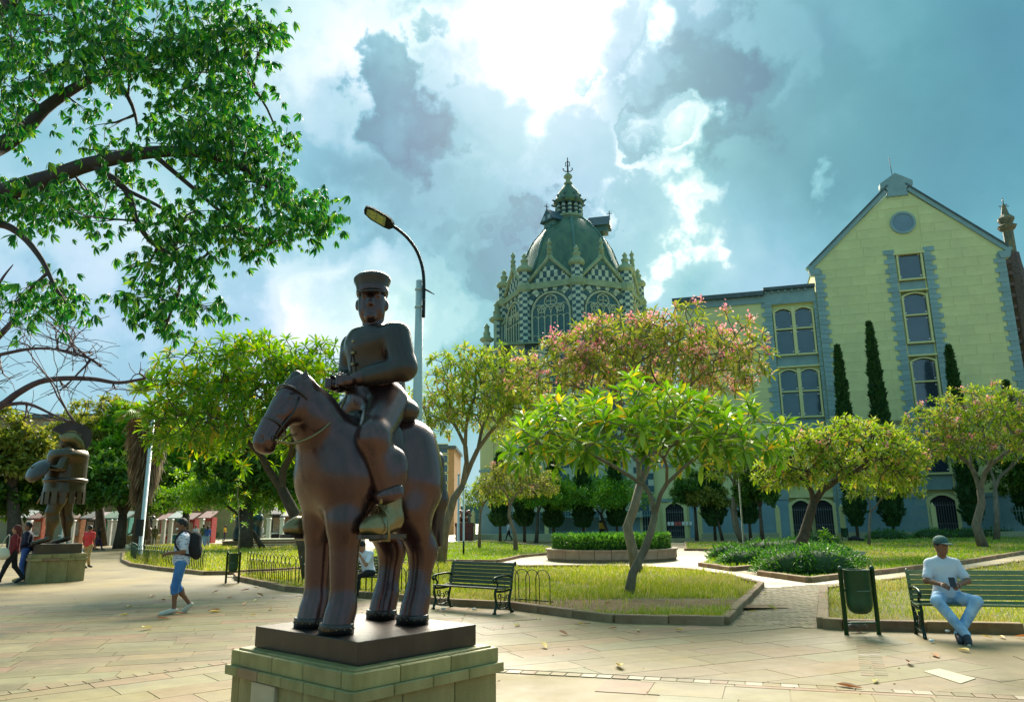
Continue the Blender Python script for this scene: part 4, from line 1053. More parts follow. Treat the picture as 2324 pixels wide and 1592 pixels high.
LF_olive = leafmat('olive_tree_leaf', [(0,(.10,.15,.02)),(.6,(.22,.27,.035)),(1,(.42,.38,.08))], .4, .45)
LF_over = leafmat('overhanging_leaf', [(0,(.008,.07,.018)),(.35,(.02,.14,.028)),(.7,(.045,.23,.035)),(.9,(.11,.33,.035)),(1,(.22,.37,.05))], .46, .4, True)
LF_cyp = leafmat('cypress_spray', [(0,(.012,.055,.012)),(.6,(.03,.10,.02)),(1,(.07,.16,.035))], .15, .6)
LF_flower = leafmat('pink_blossom', [(0,(.70,.20,.22)),(.5,(.82,.34,.34)),(1,(.88,.58,.52))], .35, .5)
LF_white = leafmat('white_blossom', [(0,(.75,.75,.6)),(1,(.85,.8,.6))], .3, .5)

def split2(P, idx, node):
    D = P[idx]-node; D = D/np.linalg.norm(D, axis=1)[:,None]
    i = int(np.argmax(((D-D.mean(0))**2).sum(1))); a = D[i]; b = D[int(np.argmin(D@a))]
    for _ in range(4):
        g = (D@a) > (D@b)
        if g.all() or (~g).all(): g = np.arange(len(idx)) % 2 == 0
        a = D[g].mean(0); b = D[~g].mean(0)
    return idx[g], idx[~g]
def grow(mb, trunk, tips, r0, frac=.40, rmin=.012, up=.15, powr=.48, rng=None, droop=0.0):
    """trunk: list of points; tips (n,3). Forks until every tip is reached. Returns tip directions."""
    rng = rng or R_; P = np.asarray(tips, float); N = len(P); dirs = np.zeros((N,3))
    trunk = [np.array(p, float) for p in trunk]; n = len(trunk)
    rt = [r0*(1.25-.35*i/(n-1)) if n > 1 else r0 for i in range(n)]; rt[0] = r0*1.5 if n > 2 else rt[0]
    mb.tube([Vector(p) for p in trunk], rt, 9, 0)
    stack = [(trunk[-1], (trunk[-1]-trunk[-2])/max(np.linalg.norm(trunk[-1]-trunk[-2]),1e-6), np.arange(N), r0*.9, 0)]
    while stack:
        node, d, idx, r, dep = stack.pop()
        if len(idx) == 1:
            t = P[idx[0]]; L = np.linalg.norm(t-node)
            if L < .02: dirs[idx[0]] = d; continue
            mid = (node+t)/2+d*L*.12-np.array([0,0,up*.25*L]); rr1 = max(min(r, rmin*1.6), rmin)
            mb.tube([Vector(node), Vector(mid), Vector(t)], [rr1, rmin*1.1, rmin], 4, 0, cap=False)
            e = t-mid; dirs[idx[0]] = e/np.linalg.norm(e); continue
        gs = split2(P, idx, node)
        for g in gs:
            c = P[g].mean(0); L = np.linalg.norm(c-node); f = frac if dep else frac*.85
            if len(g) == 1: stack.append((node, d, g, r*.6, dep+1)); continue
            q = node+(c-node)*f*rng.uniform(.8,1.15)+d*L*.07+np.array([rng.gauss(0,.02)*L, rng.gauss(0,.02)*L, -up*.3*L*f])
            rc = max(r*(len(g)/len(idx))**powr, rmin)
            mid = (node+q)/2+d*L*.05+np.array([rng.gauss(0,.015)*L, rng.gauss(0,.015)*L, 0])
            mb.tube([Vector(node), Vector(mid), Vector(q)], [min(r, rc*1.12), rc*1.02, rc], 7 if rc > .05 else 5 if rc > .02 else 4, 0, cap=False)
            dd = q-mid; stack.append((q, dd/max(np.linalg.norm(dd),1e-6), g, rc, dep+1))
    return dirs
def leaf_template(L=1.0, wd=.28, fold=.10, droop=.22, n=4):
    """folded, arched leaf along +X: two rows of faces either side of the midrib"""
    V = []; F = []
    prof = [0.04, .62, 1.0, .88, 0.0] if n == 4 else [0.05, 1.0, 0.0] if n == 2 else [.05,.8,1.0,0.]
    for i, pw in enumerate(prof):
        x = L*i/(len(prof)-1); z = -droop*L*(i/(len(prof)-1))**2
        V += [(x, -wd*L*pw/2, z+fold*wd*L*pw), (x, 0, z), (x, wd*L*pw/2, z+fold*wd*L*pw)]
    for i in range(len(prof)-1):
        a = i*3; b = a+3
        F += [(a, b, b+1), (a, b+1, a+1), (a+1, b+1, b+2), (a+1, b+2, a+2)]
    return np.array(V), np.array(F)
def frames(D, upv=(0,0,1), roll=None):
    """orthonormal frames with x along D"""
    D = D/np.linalg.norm(D, axis=1)[:,None]; up = np.tile(np.array(upv, float), (len(D),1))
    y = np.cross(up, D); ln = np.linalg.norm(y, axis=1); bad = ln < 1e-3; y[bad] = (0,1,0); ln[bad] = 1; y /= ln[:,None]
    z = np.cross(D, y)
    if roll is not None:
        c, s = np.cos(roll)[:,None], np.sin(roll)[:,None]; y, z = y*c+z*s, z*c-y*s
    return np.stack([D, y, z], 2)       # columns
def scatter(name, tmpl, P, Fm, S, m, parent=None, W=None):
    V, F = tmpl; n = len(P); T = np.einsum('nij,kj->nki', Fm, V)*S[:,None,None]+P[:,None,:]
    Fa = (F[None]+(np.arange(n)*len(V))[:,None,None]).reshape(-1, 3)
    return link(name, mesh_np(name, T.reshape(-1,3), Fa, m, False), parent)
def rosettes(tips, dirs, per, size, spread=(25, 100), rng=RN):
    n = len(tips); k = per; T = np.repeat(tips, k, 0); D = np.repeat(dirs, k, 0)
    Fr = frames(D); az = (np.tile(np.arange(k)*2.399, n)+np.repeat(rng.uniform(0,6,n), k)); el = np.radians(np.tile(np.linspace(spread[0], spread[1], k), n)+rng.normal(0,9,n*k))
    loc = np.stack([np.cos(el), np.sin(el)*np.cos(az), np.sin(el)*np.sin(az)], 1)
    LD = np.einsum('nij,nj->ni', Fr, loc); P = T-D*np.tile(np.linspace(0,.16,k), n)[:,None]*size
    S = size*rng.uniform(.65,1.15,n*k)*np.tile(np.linspace(.75,1.08,k), n)
    return P, LD, S
LT_big = leaf_template(1, .27, .22, .20, 4); LT_mid = leaf_template(1, .30, .22, .18, 3); LT_small = leaf_template(1, .42, .2, .15, 2)
LT_tiny = (np.array([(0,0,0),(.45,-.24,.06),(1,0,-.1),(.45,.24,.06)],float), np.array([(0,1,2),(0,2,3)]))
LOCALZ = np.array([0,0,1.])
def crown_px(x0, x1, y0, y1, Y):
    a = atd((x0+x1)/2, (y0+y1)/2, Y); b = atd(x1, (y0+y1)/2, Y); t = atd((x0+x1)/2, y0, Y); u = atd((x0+x1)/2, y1, Y)
    return np.array(a), (b-a).length, (t-u).z/2
def shell_tips(n, c, rx, ry, rz, lo=-.35, thick=.35, rng=RN, mind=None, lump=.12):
    out = []
    ph = rng.uniform(0, 6, 6)
    tries = 0
    md = mind or 1.15*sqrt(2*pi*rx*ry*1.2/n)*.62
    while len(out) < n and tries < n*60:
        tries += 1
        v = rng.normal(size=3); v /= np.linalg.norm(v)
        if v[2] < lo: continue
        r = 1-thick*rng.random()**2.2; a = math.atan2(v[1], v[0])
        r *= 1+lump*(sin(3*a+ph[0])+sin(5*a+ph[1]+3*v[2])+.6*sin(9*a+ph[2]))*.6
        p = c+v*np.array([rx,ry,rz])*r
        if out and min(((p-q)**2).sum() for q in out[-400:]) < md*md*(.25 if r < .8 else 1): continue
        out.append(p)
    return np.array(out)
def frangipani(name, label, base, trunk_pts, crown, ntips, leaf, per, lm, r0, group=None, named=0, flowers=0, lo=-.25, rz_mul=1.0, ry=None, bark=None, spread=(25,100), rmin=.014, seed=1, tmpl=None, thick=.4, dirup=.6, fm=None):
    rng = np.random.default_rng(seed); rg = random.Random(seed)
    c, rx, rz = crown; base = np.array(base, float)
    root = thing(name, label, 'tree', Vector(base), group=group)
    tips = shell_tips(ntips, c-base, rx, ry or rx*.95, rz*rz_mul, lo, thick, rng)
    mb = MB(); dirs = grow(mb, [np.array(p, float)-base for p in trunk_pts], tips, r0, rmin=rmin, rng=rg)
    mb.build('trunk', bark or M_bark, root)
    dirs = dirs+np.array([0,0,dirup]); dirs /= np.linalg.norm(dirs, axis=1)[:,None]
    P, LD, S = rosettes(tips, dirs, per, leaf, spread, rng); Fm = frames(LD, roll=rng.normal(0,.25,len(LD)))
    dist = np.linalg.norm(P+base-np.array(EYE), axis=1); order = np.argsort(dist); tm = tmpl or LT_big
    nn = order[:named]; rs = order[named:]
    if named:
        me = mesh_np('leaf', tm[0], tm[1], lm)
        for i in nn:
            o = link('leaf', me, root); M = Matrix(Fm[i].tolist()).to_4x4() @ Matrix.Scale(float(S[i]), 4); M.translation = Vector(P[i]); o.matrix_local = M
    o = scatter('foliage', tm, P[rs], Fm[rs], S[rs], lm, root); o['kind'] = 'stuff'
    if flowers:
        ft = tips[rng.choice(len(tips), flowers, replace=False)]; fp_ = np.repeat(ft, 26, 0)+rng.normal(0, leaf*.30, (flowers*26,3))+np.array([0,0,leaf*.35])
        fd = rng.normal(size=(len(fp_),3))+np.array([0,0,.8]); o = scatter('blossom', leaf_template(1,.75,.2,.1,2), fp_, frames(fd), rng.uniform(.06,.12,len(fp_))*max(1,leaf/.3), fm or LF_flower, root); o['kind'] = 'stuff'
    return root
# middle leaning frangipani, nearest in the lawn
b = ground(1427,1353); Y1 = b.y
tr = [b, atd(1436,1300,Y1), atd(1462,1248,Y1-.05), atd(1478,1205,Y1-.05), atd(1486,1168,Y1)]
cr1 = crown_px(1135, 1770, 885, 1140, Y1+.2)
frangipani('frangipani_tree', 'leaning frangipani with long glossy leaves and a low flat crown in the middle lawn', b, tr, cr1, 230, .44, 13, LF_fresh, .085, 'frangipani trees on the lawns', 300, 0, lo=-.30, seed=3, thick=.45, ry=2.9, dirup=.75)
b = ground(1447,1300); Y2 = b.y
tr = [b, atd(1436,1250,Y2), atd(1424,1195,Y2), atd(1440,1150,Y2), atd(1452,1100,Y2)]
frangipani('frangipani_tree', 'tall frangipani with clusters of pink blossom behind the leaning one', b, tr, crown_px(1195, 1745, 715, 1010, Y2), 640, .34, 10, LF_rosy, .145, 'frangipani trees on the lawns', 300, 150, lo=-.15, seed=5, thick=.5, rmin=.016, ry=3.6)
b = ground(1000,1283); Y3 = b.y
tr = [b, atd(1010,1200,Y3), atd(1030,1130,Y3), atd(1050,1100,Y3)]
frangipani('frangipani_tree', 'olive-leaved frangipani just right of the mounted bronze rider', b, tr, crown_px(945, 1235, 785, 1080, Y3), 560, .33, 11, LF_warm, .15, 'frangipani trees on the lawns', 300, 6, lo=-.4, seed=6, thick=.6, rmin=.015)
b = ground(706,1318); Y4 = b.y
tr = [b, atd(690,1240,Y4), atd(668,1165,Y4), atd(640,1110,Y4)]
frangipani('frangipani_tree', 'broad dark green frangipani behind the head of the bronze horse', b, tr, crown_px(345, 850, 765, 1130, Y4), 760, .38, 13, LF_mid, .17, 'frangipani trees on the lawns', 300, 0, lo=-.5, seed=8, thick=.6, bark=M_bark2)
b = ground(1805,1268); Y5 = b.y
tr = [b, atd(1825,1215,Y5), atd(1838,1170,Y5), atd(1846,1140,Y5)]
frangipani('frangipani_tree', 'dark-trunked leaning frangipani growing out of the shrub bed', b, tr, crown_px(1730, 2085, 950, 1175, Y5), 600, .36, 11, LF_warm, .20, 'frangipani trees on the lawns', 0, 24, lo=-.4, seed=9, thick=.55, bark=M_bark2, tmpl=LT_mid, rmin=.02)
b = ground(2232,1243); Y6 = b.y
tr = [b, atd(2215,1190,Y6), atd(2228,1140,Y6), atd(2224,1110,Y6)]
frangipani('frangipani_tree', 'frangipani with a crooked pale trunk at the right edge', b, tr, crown_px(2062, 2430, 880, 1110, Y6), 700, .38, 11, LF_warm, .20, 'frangipani trees on the lawns', 0, 60, lo=-.45, seed=12, thick=.55, tmpl=LT_mid, rmin=.022, fm=LF_flower)
b = ground(2262,1226); Y = b.y
frangipani('frangipani_tree', 'slim straight-trunked frangipani beside the crooked one at the right edge', b, [b, atd(2262,1170,Y), atd(2258,1110,Y)], crown_px(2180, 2420, 930, 1120, Y), 220, .42, 10, LF_warm, .16, 'frangipani trees on the lawns', 0, 0, seed=14, tmpl=LT_mid, rmin=.03)
b = ground(1972,1238); Y = b.y
frangipani('frangipani_tree', 'small thin frangipani with a pale forked stem right of the shrub bed', b, [b, atd(1973,1200,Y), atd(1976,1160,Y)], crown_px(1925, 2078, 1065, 1165, Y), 150, .36, 11, LF_warm, .07, 'frangipani trees on the lawns', 0, 3, seed=15, tmpl=LT_mid, rmin=.02)
b = ground(1088,1246); Y = b.y
frangipani('frangipani_tree', 'young frangipani with a thin pale trunk nearest the red statue', b, [b, atd(1088,1200,Y), atd(1090,1165,Y)], crown_px(1052, 1150, 1080, 1185, Y), 110, .34, 10, LF_warm, .08, 'frangipani trees on the lawns', 0, 0, seed=16, tmpl=LT_mid, rmin=.02)
b = ground(1171,1251); Y = b.y
frangipani('frangipani_tree', 'brownish frangipani with a slanting trunk behind the green bench', b, [b, atd(1168,1210,Y), atd(1155,1170,Y), atd(1158,1140,Y)], crown_px(1085, 1268, 1045, 1175, Y), 300, .27, 11, LF_olive, .10, 'frangipani trees on the lawns', 0, 4, seed=17, tmpl=LT_mid, rmin=.02)
b = ground(1690,1232); Y = b.y
frangipani('frangipani_tree', 'frangipani with a thick pale double trunk before the palace fence', b, [b, atd(1672,1200,Y), atd(1665,1160,Y), atd(1668,1120,Y)], crown_px(1600, 1800, 1000, 1140, Y), 240, .42, 10, LF_warm, .22, 'frangipani trees on the lawns', 0, 5, seed=18, tmpl=LT_mid, rmin=.03)

def broad(name, label, px, py, crown, ntips, leaf, per, lm, r0, seed=1, group='background trees round the square', lo=-.5, lean=0, jit=.5, bark=None, tm=None, thick=.8):
    rng = np.random.default_rng(seed); rg = random.Random(seed); b = ground(px, py)
    if b.y > 66: b = atd(px, py, 50+(seed*7)%18); b.z = 0
    Y = b.y
    c, rx, rz = crown_px(*crown, Y); base = np.array(b); root = thing(name, label, 'tree', b, group=group)
    tips = shell_tips(ntips, c-base, rx, rx*.8, rz, lo, thick, rng, lump=.2); top = c-base; h0 = max(top[2]-rz*.75, .4)
    mb = MB(); dirs = grow(mb, [np.zeros(3), np.array([top[0]*.25+lean, 0, h0*.5]), np.array([top[0]*.55, top[1]*.5, h0])], tips, r0, rmin=r0*.1, rng=rg)
    mb.build('trunk', bark or M_bark2, root)
    leaf *= .85 if Y < 45 else .62; per = int(per*(1.6 if Y < 45 else 2.6)); n = len(tips)*per; P = np.repeat(tips, per, 0)+rng.normal(0, 1, (n,3))*jit*rx*1.6/sqrt(len(tips))*np.array([1,1,.8])
    D = rng.normal(size=(n,3))+np.array([0,0,.1]); S = leaf*rng.uniform(.6,1.3,n)
    o = scatter('crown', tm or LT_tiny, P, frames(D, roll=rng.uniform(-1,1,n)), S, lm, root); return root
bg = [
 ('bushy_tree','bright green rounded tree left of the horse head, above the dark block statue',600,1225,(378,622,1068,1185),150,.36,34,LF_bush,.14,21),
 ('dark_round_tree','dense dark round tree directly behind the bronze soldier',110,1222,(25,205,1068,1190),120,.5,44,LF_dark,.22,22),
 ('broad_tree','tall airy olive tree with a forked trunk between the soldier and the palm',232,1215,(120,320,905,1150),170,.6,34,LF_olive,.35,23),
 ('broad_tree','olive tree at the far left edge behind the grey poles',40,1212,(-80,110,950,1130),120,.75,34,LF_olive,.4,24),
 ('broad_tree','leafy tree between the shaggy palm and the bright round tree',420,1212,(340,520,960,1180),160,.7,36,LF_bush,.3,25),
 ('broad_tree','deep green tree behind the broad frangipani',560,1210,(480,660,960,1170),140,.8,36,LF_dark,.35,26),
 ('broad_tree','green tree seen low between the soldier and the palm',275,1208,(170,400,1040,1185),150,.8,36,LF_dark,.35,27),
 ('broad_tree','yellow-green tree on the far side behind the palm',330,1205,(200,450,930,1130),160,1.0,36,LF_bush,.4,28),
 ('broad_tree','far green tree seen past the horse chest',690,1206,(620,780,1040,1180),120,.9,32,LF_bush,.3,29),
 ('broad_tree','leafy green tree left of the round hedge planter',1217,1232,(1160,1290,1075,1175),110,.36,34,LF_bush,.12,31),
 ('broad_tree','spreading green tree above the round hedge planter',1385,1228,(1235,1460,1080,1180),170,.38,34,LF_bush,.12,32),
 ('broad_tree','small dark tree with a slanting trunk near the middle palace gate',1582,1226,(1525,1625,1075,1160),90,.4,34,LF_dark,.12,33),
 ('broad_tree','dark leafy tree just left of the double palace gate',1730,1222,(1680,1765,1070,1165),90,.45,36,LF_dark,.12,34),
 ('broad_tree','pale green small tree at the left flank of the double palace gate',1640,1226,(1560,1660,1110,1160),60,.4,28,LF_olive,.1,35),
 ('broad_tree','dark tree standing behind the crooked frangipani at the right edge',2345,1222,(2270,2440,1010,1150),110,.5,34,LF_dark,.2,36),
 ('broad_tree','far dark tree at the extreme left behind the walking couple',-30,1206,(-130,60,1080,1190),100,.9,30,LF_dark,.3,37),
]
for a in bg: broad(a[0], a[1], a[2], a[3], a[4], a[5], a[6], a[7], a[8], a[9], a[10])
# the thin second stem at the palace gates
# cypresses before the facade
def cypress(px, ytop, ybot, wpx, label, seed, Y=64.0, fat=.35):
    rng = np.random.default_rng(seed); b = atd(px, 1200, Y); b.z = 0
    zt = atd(px, ytop, Y).z; z0 = max(atd(px, ybot, Y).z, .5); wd = wpx*Y/FPX/2
    root = thing('cypress_tree', label, 'tree', b, group='clipped cypresses before the palace')
    mb = MB(); mb.tube([(0,0,0),(0,0,zt*.6)], [.14,.04], 7); mb.build('trunk', M_bark2, root)
    n = int(900+380*(zt-z0)); f = rng.random(n)**.8; z = z0+f*(zt-z0)
    prof_ = np.minimum(1, np.minimum((f+.02)/.10, 1)**.6)*np.clip((1-f)**.62*1.06, 0, 1); lum = 1+.12*np.sin(z*3.1+rng.uniform(0,6))+.1*np.sin(z*7)
    a = rng.uniform(0, 2*pi, n); rr2 = wd*prof_*lum*(.72+.3*rng.random(n))
    P = np.stack([rr2*np.cos(a), rr2*np.sin(a), z], 1); D = np.stack([np.cos(a)*.45, np.sin(a)*.45, np.ones(n)], 1)+rng.normal(0,.22,(n,3))
    o = scatter('crown', LT_small, P, frames(D, roll=rng.uniform(-1.5,1.5,n)), rng.uniform(.25,.5,n), LF_cyp, root)
    mc = MB(); mc.lathe([(wd*.55,z0+.1),(wd*.72,z0+(zt-z0)*.12),(wd*.66,z0+(zt-z0)*.35),(wd*.4,z0+(zt-z0)*.7),(.03,zt-.3)], 9); mc.build('inner_growth', LF_cyp, root)
cyp = [(1945,788,1196,44,'tall cypress left of the tallest one'),(2028,735,1196,50,'tallest cypress, in front of the gable'),(2212,788,1194,46,'cypress right of the gable window column'),(2336,868,1194,46,'cypress cut by the right edge'),
 (1622,1000,1196,50,'stout cypress right of the two middle gates'),(1702,1010,1190,46,'stout cypress left of the double gate'),(1135,1030,1196,46,'clipped cypress nearest the red statue'),(1190,1030,1196,44,'second clipped cypress from the red statue'),(1256,1030,1198,46,'clipped cypress just left of the hedge planter'),(1324,1030,1198,46,'clipped cypress behind the left half of the hedge planter'),(1400,1030,1196,40,'clipped cypress behind the black and yellow post')]
for i, (x, yt, yb, wd_, lb) in enumerate(cyp): cypress(x, yt, yb, wd_, lb, 50+i)

# ---- shaggy palm
b = atd(318,1190,51); b.z = 0; Y = b.y; palm = thing('fan_palm', 'tall fan palm with a thick skirt of dead brown fronds behind the grey pole', 'tree', b)
hz = lambda y: atd(310, y, Y).z
mb = MB(); mb.tube([(0,0,0),(0,0,hz(930))], [.45,.35], 10); mb.build('trunk', M_bark2, palm)
rng = np.random.default_rng(4); n = 2600; f = rng.random(n); z = hz(1115)+(hz(925)-hz(1115))*f; a = rng.uniform(0,2*pi,n); r_ = (.5+.9*np.clip(f*1.5,0,1))*rng.uniform(.6,1.05,n)*Y/62
D = np.stack([np.cos(a)*.15, np.sin(a)*.15, -np.ones(n)], 1)+rng.normal(0,.12,(n,3))
o = scatter('dead_fronds', leaf_template(1,.12,.1,.05,2), np.stack([r_*np.cos(a), r_*np.sin(a), z],1), frames(D,(1,0,0)), rng.uniform(.7,1.4,n), leafmat('dead_frond',[(0,(.16,.11,.06)),(.6,(.36,.26,.16)),(1,(.5,.38,.24))],.2,.7), palm)
for q in range(34):
    a = q*2.4; e = rng.uniform(-.5,1.2); c = Vector((cos(a)*cos(e), sin(a)*cos(e), sin(e)))
    st = Vector((0,0,hz(928))); L = 1.6*Y/55; hub = st+c*L
    if q % 1 == 0:
        k = 18; fan_ = np.linspace(-1.3,1.3,k); up_ = Vector((0,0,1)); sd_ = c.cross(up_).normalized()
        D = np.array([list(c*cos(t)+sd_*sin(t)-Vector((0,0,.15))) for t in fan_])
        o = scatter('frond', leaf_template(1,.11,.2,.25,3), np.tile(np.array(hub),(k,1)), frames(D), np.full(k,1.15*Y/55), LF_bush if q % 2 else LF_olive, palm)
# ---- young stake plant in the left bed
b = ground(541,1262); Y = b.y; tips = np.array([list(atd(x, y, Y)-b) for x, y in ((541,1100),(525,1128),(560,1120),(548,1150),(530,1175),(556,1190),(545,1085))])
root = thing('young_frangipani', 'spindly young frangipani sapling in the fenced bed right of the walking man', 'sapling', b)
mb = MB(); dirs = grow(mb, [np.zeros(3), np.array(atd(543,1200,Y)-b)], tips, .03, rmin=.012); mb.build('trunk', M_bark, root)
P, LD, S = rosettes(tips, dirs/2+np.array([0,0,.6]), 14, .30); me = mesh_np('leaf', *LT_big, LF_fresh)
Fm = frames(LD)
for i in range(len(P)):
    o = link('leaf', me, root); M = Matrix(Fm[i].tolist()).to_4x4() @ Matrix.Scale(float(S[i]), 4); M.translation = Vector(P[i]); o.matrix_local = M

# ================================================================ the big tree that overhangs the square from the left
YB = 9.5
ob = ground(-560, 1500); ob = Vector((-9.6, 9.2, 0))
ot = thing('overhanging_tree', 'big tree reaching in from the left with hanging hand-shaped leaves', 'tree', ob)
mb = MB(); V0 = lambda x, y, Y=YB: atd(x, y, Y)-ob
trunk = [Vector((0,0,0)), Vector((.1,0,1.5)), Vector((.15,.1,3.2))]
mb.tube(trunk, [.45,.36,.32], 12)
fork = trunk[-1]
limbs = [
 [fork, V0(-220,560), V0(-60,470), V0(0,440), V0(120,402), V0(205,372), V0(350,345), V0(470,350), V0(560,385), V0(650,440)],
 [fork, V0(-260,430), V0(-80,360), V0(0,332,9.9), V0(60,290,9.9), V0(120,232,10), V0(250,158,10.2), V0(400,120,10.4), V0(520,60,10.4)],
 [fork, V0(-240,560,9.3), V0(-60,520,9.2), V0(0,508,9.2), V0(50,535,9.2), V0(95,590,9.2), V0(122,645,9.2), V0(150,690,9.2)],
 [fork, V0(-300,260,9.8), V0(-150,100,9.8), V0(0,20,9.8), V0(150,-60,9.9), V0(350,-120,10)],
 [V0(205,372), V0(285,430), V0(310,500), V0(345,550), V0(400,590), V0(408,650), V0(385,715), V0(375,745)],
 [V0(255,158,10.2), V0(300,240,9.9), V0(316,312,9.7)],
 [V0(345,348), V0(430,420), V0(500,480), V0(560,530), V0(600,560)],
 [V0(560,385), V0(640,450), V0(700,490), V0(745,520)],
 [V0(285,430), V0(380,480), V0(440,540), V0(500,600)],
 [V0(400,120,10.4), V0(500,150,10.2), V0(590,220,10.1), V0(640,330,10)],
]
rad = [(.20,.04),(.20,.03),(.09,.015),(.2,.05),(.055,.012),(.05,.01),(.04,.012),(.04,.01),(.03,.01),(.04,.01)]
limb_pts = []
def refine(pts, k=4):
    """Catmull-Rom through the points"""
    out = []; P = [pts[0]]+list(pts)+[pts[-1]]
    for i in range(1, len(P)-2):
        for j in range(k):
            t = j/k; a, b_, c, d = P[i-1], P[i], P[i+1], P[i+2]
            out.append(.5*((2*b_)+(c-a)*t+(2*a-5*b_+4*c-d)*t*t+(3*b_-a-3*c+d)*t**3))
    out.append(pts[-1]); return out
for lp, (ra, rb_) in zip(limbs, rad):
    q = refine([Vector(p) for p in lp]); n = len(q); mb.tube(q, [ra+(rb_-ra)*(i/(n-1))**.8 for i in range(n)], 9); limb_pts += [np.array(p) for p in q[3:]]
LP = np.array(limb_pts)
blobs = [(60,40,120,80,30),(190,60,150,90,40),(330,60,130,90,36),(470,60,110,80,30),(560,40,60,50,10),(120,150,120,60,22),(300,130,140,70,30),(430,170,110,80,30),(540,150,70,80,14),
 (30,190,60,70,12),(450,260,90,70,26),(540,250,80,80,22),(30,270,45,60,10),(400,320,70,50,12),(520,340,100,60,26),(600,330,50,50,8),(650,320,35,35,4),(590,430,90,50,26),(680,480,70,35,22),(730,505,35,25,10),(500,410,80,45,14),
 (60,470,80,40,20),(140,450,70,50,14),(60,420,60,20,6),(250,430,70,50,10),(230,300,60,30,3),(190,260,40,20,2),(330,500,60,40,8),(430,500,90,40,14),(560,530,80,35,16),(640,540,40,20,5),(400,570,70,35,16),(450,590,50,25,8),(360,600,50,30,6),
 (340,680,55,22,9),(365,730,38,22,8),(470,690,42,25,8),(300,660,25,20,3),(410,660,40,30,5),(160,680,50,32,12),(20,700,50,35,9),(110,650,40,25,5),(270,350,120,25,10),(500,100,60,60,10),(570,520,60,30,8),(-30,300,60,200,24),(10,100,60,80,14),(240,470,60,25,5),(190,490,60,25,6),(600,60,30,30,4)]
allP = []; allD = []
rng = np.random.default_rng(31); rg = random.Random(31)
for (bx_, by_, brx, bry, cnt) in blobs:
    tips = []
    for _ in range(max(3, cnt)):
        a = rng.uniform(0, 2*pi); r = sqrt(rng.random()); Y = YB+rng.normal(0, .55)
        tips.append(np.array(V0(bx_+brx*r*cos(a), by_+bry*r*sin(a), Y)))
    tips = np.array(tips); c = tips.mean(0); j = int(np.argmin(((LP-c)**2).sum(1)+.6*np.maximum(LP[:,2]-c[2],0)*0)); s = LP[j]
    grow(mb, [s, s*.8+c*.2], tips, .020, rmin=.005, rng=rg, up=-.1)
    for t in tips:
        k = 6; P = t+rng.normal(0, .17, (k,3))*np.array([1,1,.7]); allP.append(P)
mb.build('trunk', M_barkL, ot)
CP = np.concatenate(allP); n = len(CP)
# one compound leaf: seven leaflets hanging from a stalk end
V, F = leaf_template(.21, .27, .15, .30, 3); cv = []; cf = []
for k in range(8):
    a = 2*pi*k/8+.2; el = radians(-38 if k % 2 else -58); M = np.array((Matrix.Rotation(a,3,'Z') @ Matrix.Rotation(-el,3,'Y')).to_3x3()) if False else np.array(Matrix.Rotation(a,3,'Z') @ Matrix.Rotation(-el,3,'Y'))
    q = V@M.T*(.8 if k % 3 else 1.05); cf.append(F+len(cv)*0+sum(len(x) for x in cv)); cv.append(q)
CV = np.concatenate(cv); CF = np.concatenate(cf)
tilt = rng.normal(0,.55,(n,2)); up = np.stack([tilt[:,0], tilt[:,1], np.ones(n)], 1); up /= np.linalg.norm(up,axis=1)[:,None]
az = rng.uniform(0,2*pi,n); x = np.stack([np.cos(az), np.sin(az), np.zeros(n)],1); y = np.cross(up, x); y /= np.linalg.norm(y,axis=1)[:,None]; x = np.cross(y, up); Fr = np.stack([x,y,up],2)
S = rng.uniform(.5,1.25,n)*.66
d = np.linalg.norm(CP+np.array(ob)-np.array(EYE),axis=1)
pxx = None; order = np.argsort(d+np.where((CP[:,0]+ob.x) < -7.0, 5, 0)); nn = order[:300]; rs = order[300:]
me = mesh_np('compound_leaf', CV, CF, LF_over)
for i in nn:
    o = link('compound_leaf', me, ot); M = Matrix(Fr[i].tolist()).to_4x4() @ Matrix.Scale(float(S[i]),4); M.translation = Vector(CP[i]); o.matrix_local = M
o = scatter('foliage', (CV, CF), CP[rs], Fr[rs], S[rs], LF_over, ot); o['kind'] = 'stuff'

# ---- bare tree behind it
YT = 16.0; tb = Vector((-14.6, YT, 0)); bt = thing('bare_tree', 'leafless tree with fine purple twigs at the left above the bronze soldier', 'tree', tb)
mb = MB(); V1 = lambda x, y, Y=YT: atd(x, y, Y)-tb
mb.tube([Vector((0,0,0)), Vector((0,0,1.6)), V1(-260,1010)], [.32,.26,.2], 10)
ml = [[V1(-260,1010), V1(-80,960), V1(0,921), V1(40,892), V1(90,866), V1(150,858), V1(215,860), V1(270,868), V1(330,858)],
      [V1(-260,1010), V1(-150,900), V1(-60,820), V1(0,760), V1(60,700), V1(120,660), V1(150,640)],
      [V1(-60,820), V1(20,800), V1(90,790), V1(170,800), V1(230,830)],
      [V1(0,921), V1(60,915), V1(120,940), V1(170,960)],
      [V1(-150,900), V1(-40,720), V1(0,640), V1(30,600)]]
tipsets = [((60,800),60,120,20),((120,730),40,90,14),((30,700),50,60,14),((200,830),50,70,12),((250,880),40,60,10),((140,890),30,80,10),((310,850),30,40,8),((60,950),40,80,10),((10,860),40,50,10),((180,770),50,50,10)]
rr_ = [(.10,.03),(.12,.012),(.05,.01),(.05,.01),(.07,.01)]; LPb = []
for lp, (ra, rb_) in zip(ml, rr_):
    q = refine([Vector(p) for p in lp]); n = len(q); mb.tube(q, [ra+(rb_-ra)*i/(n-1) for i in range(n)], 8); LPb += [np.array(p) for p in q[2:]]
LPb = np.array(LPb); rng = np.random.default_rng(8)
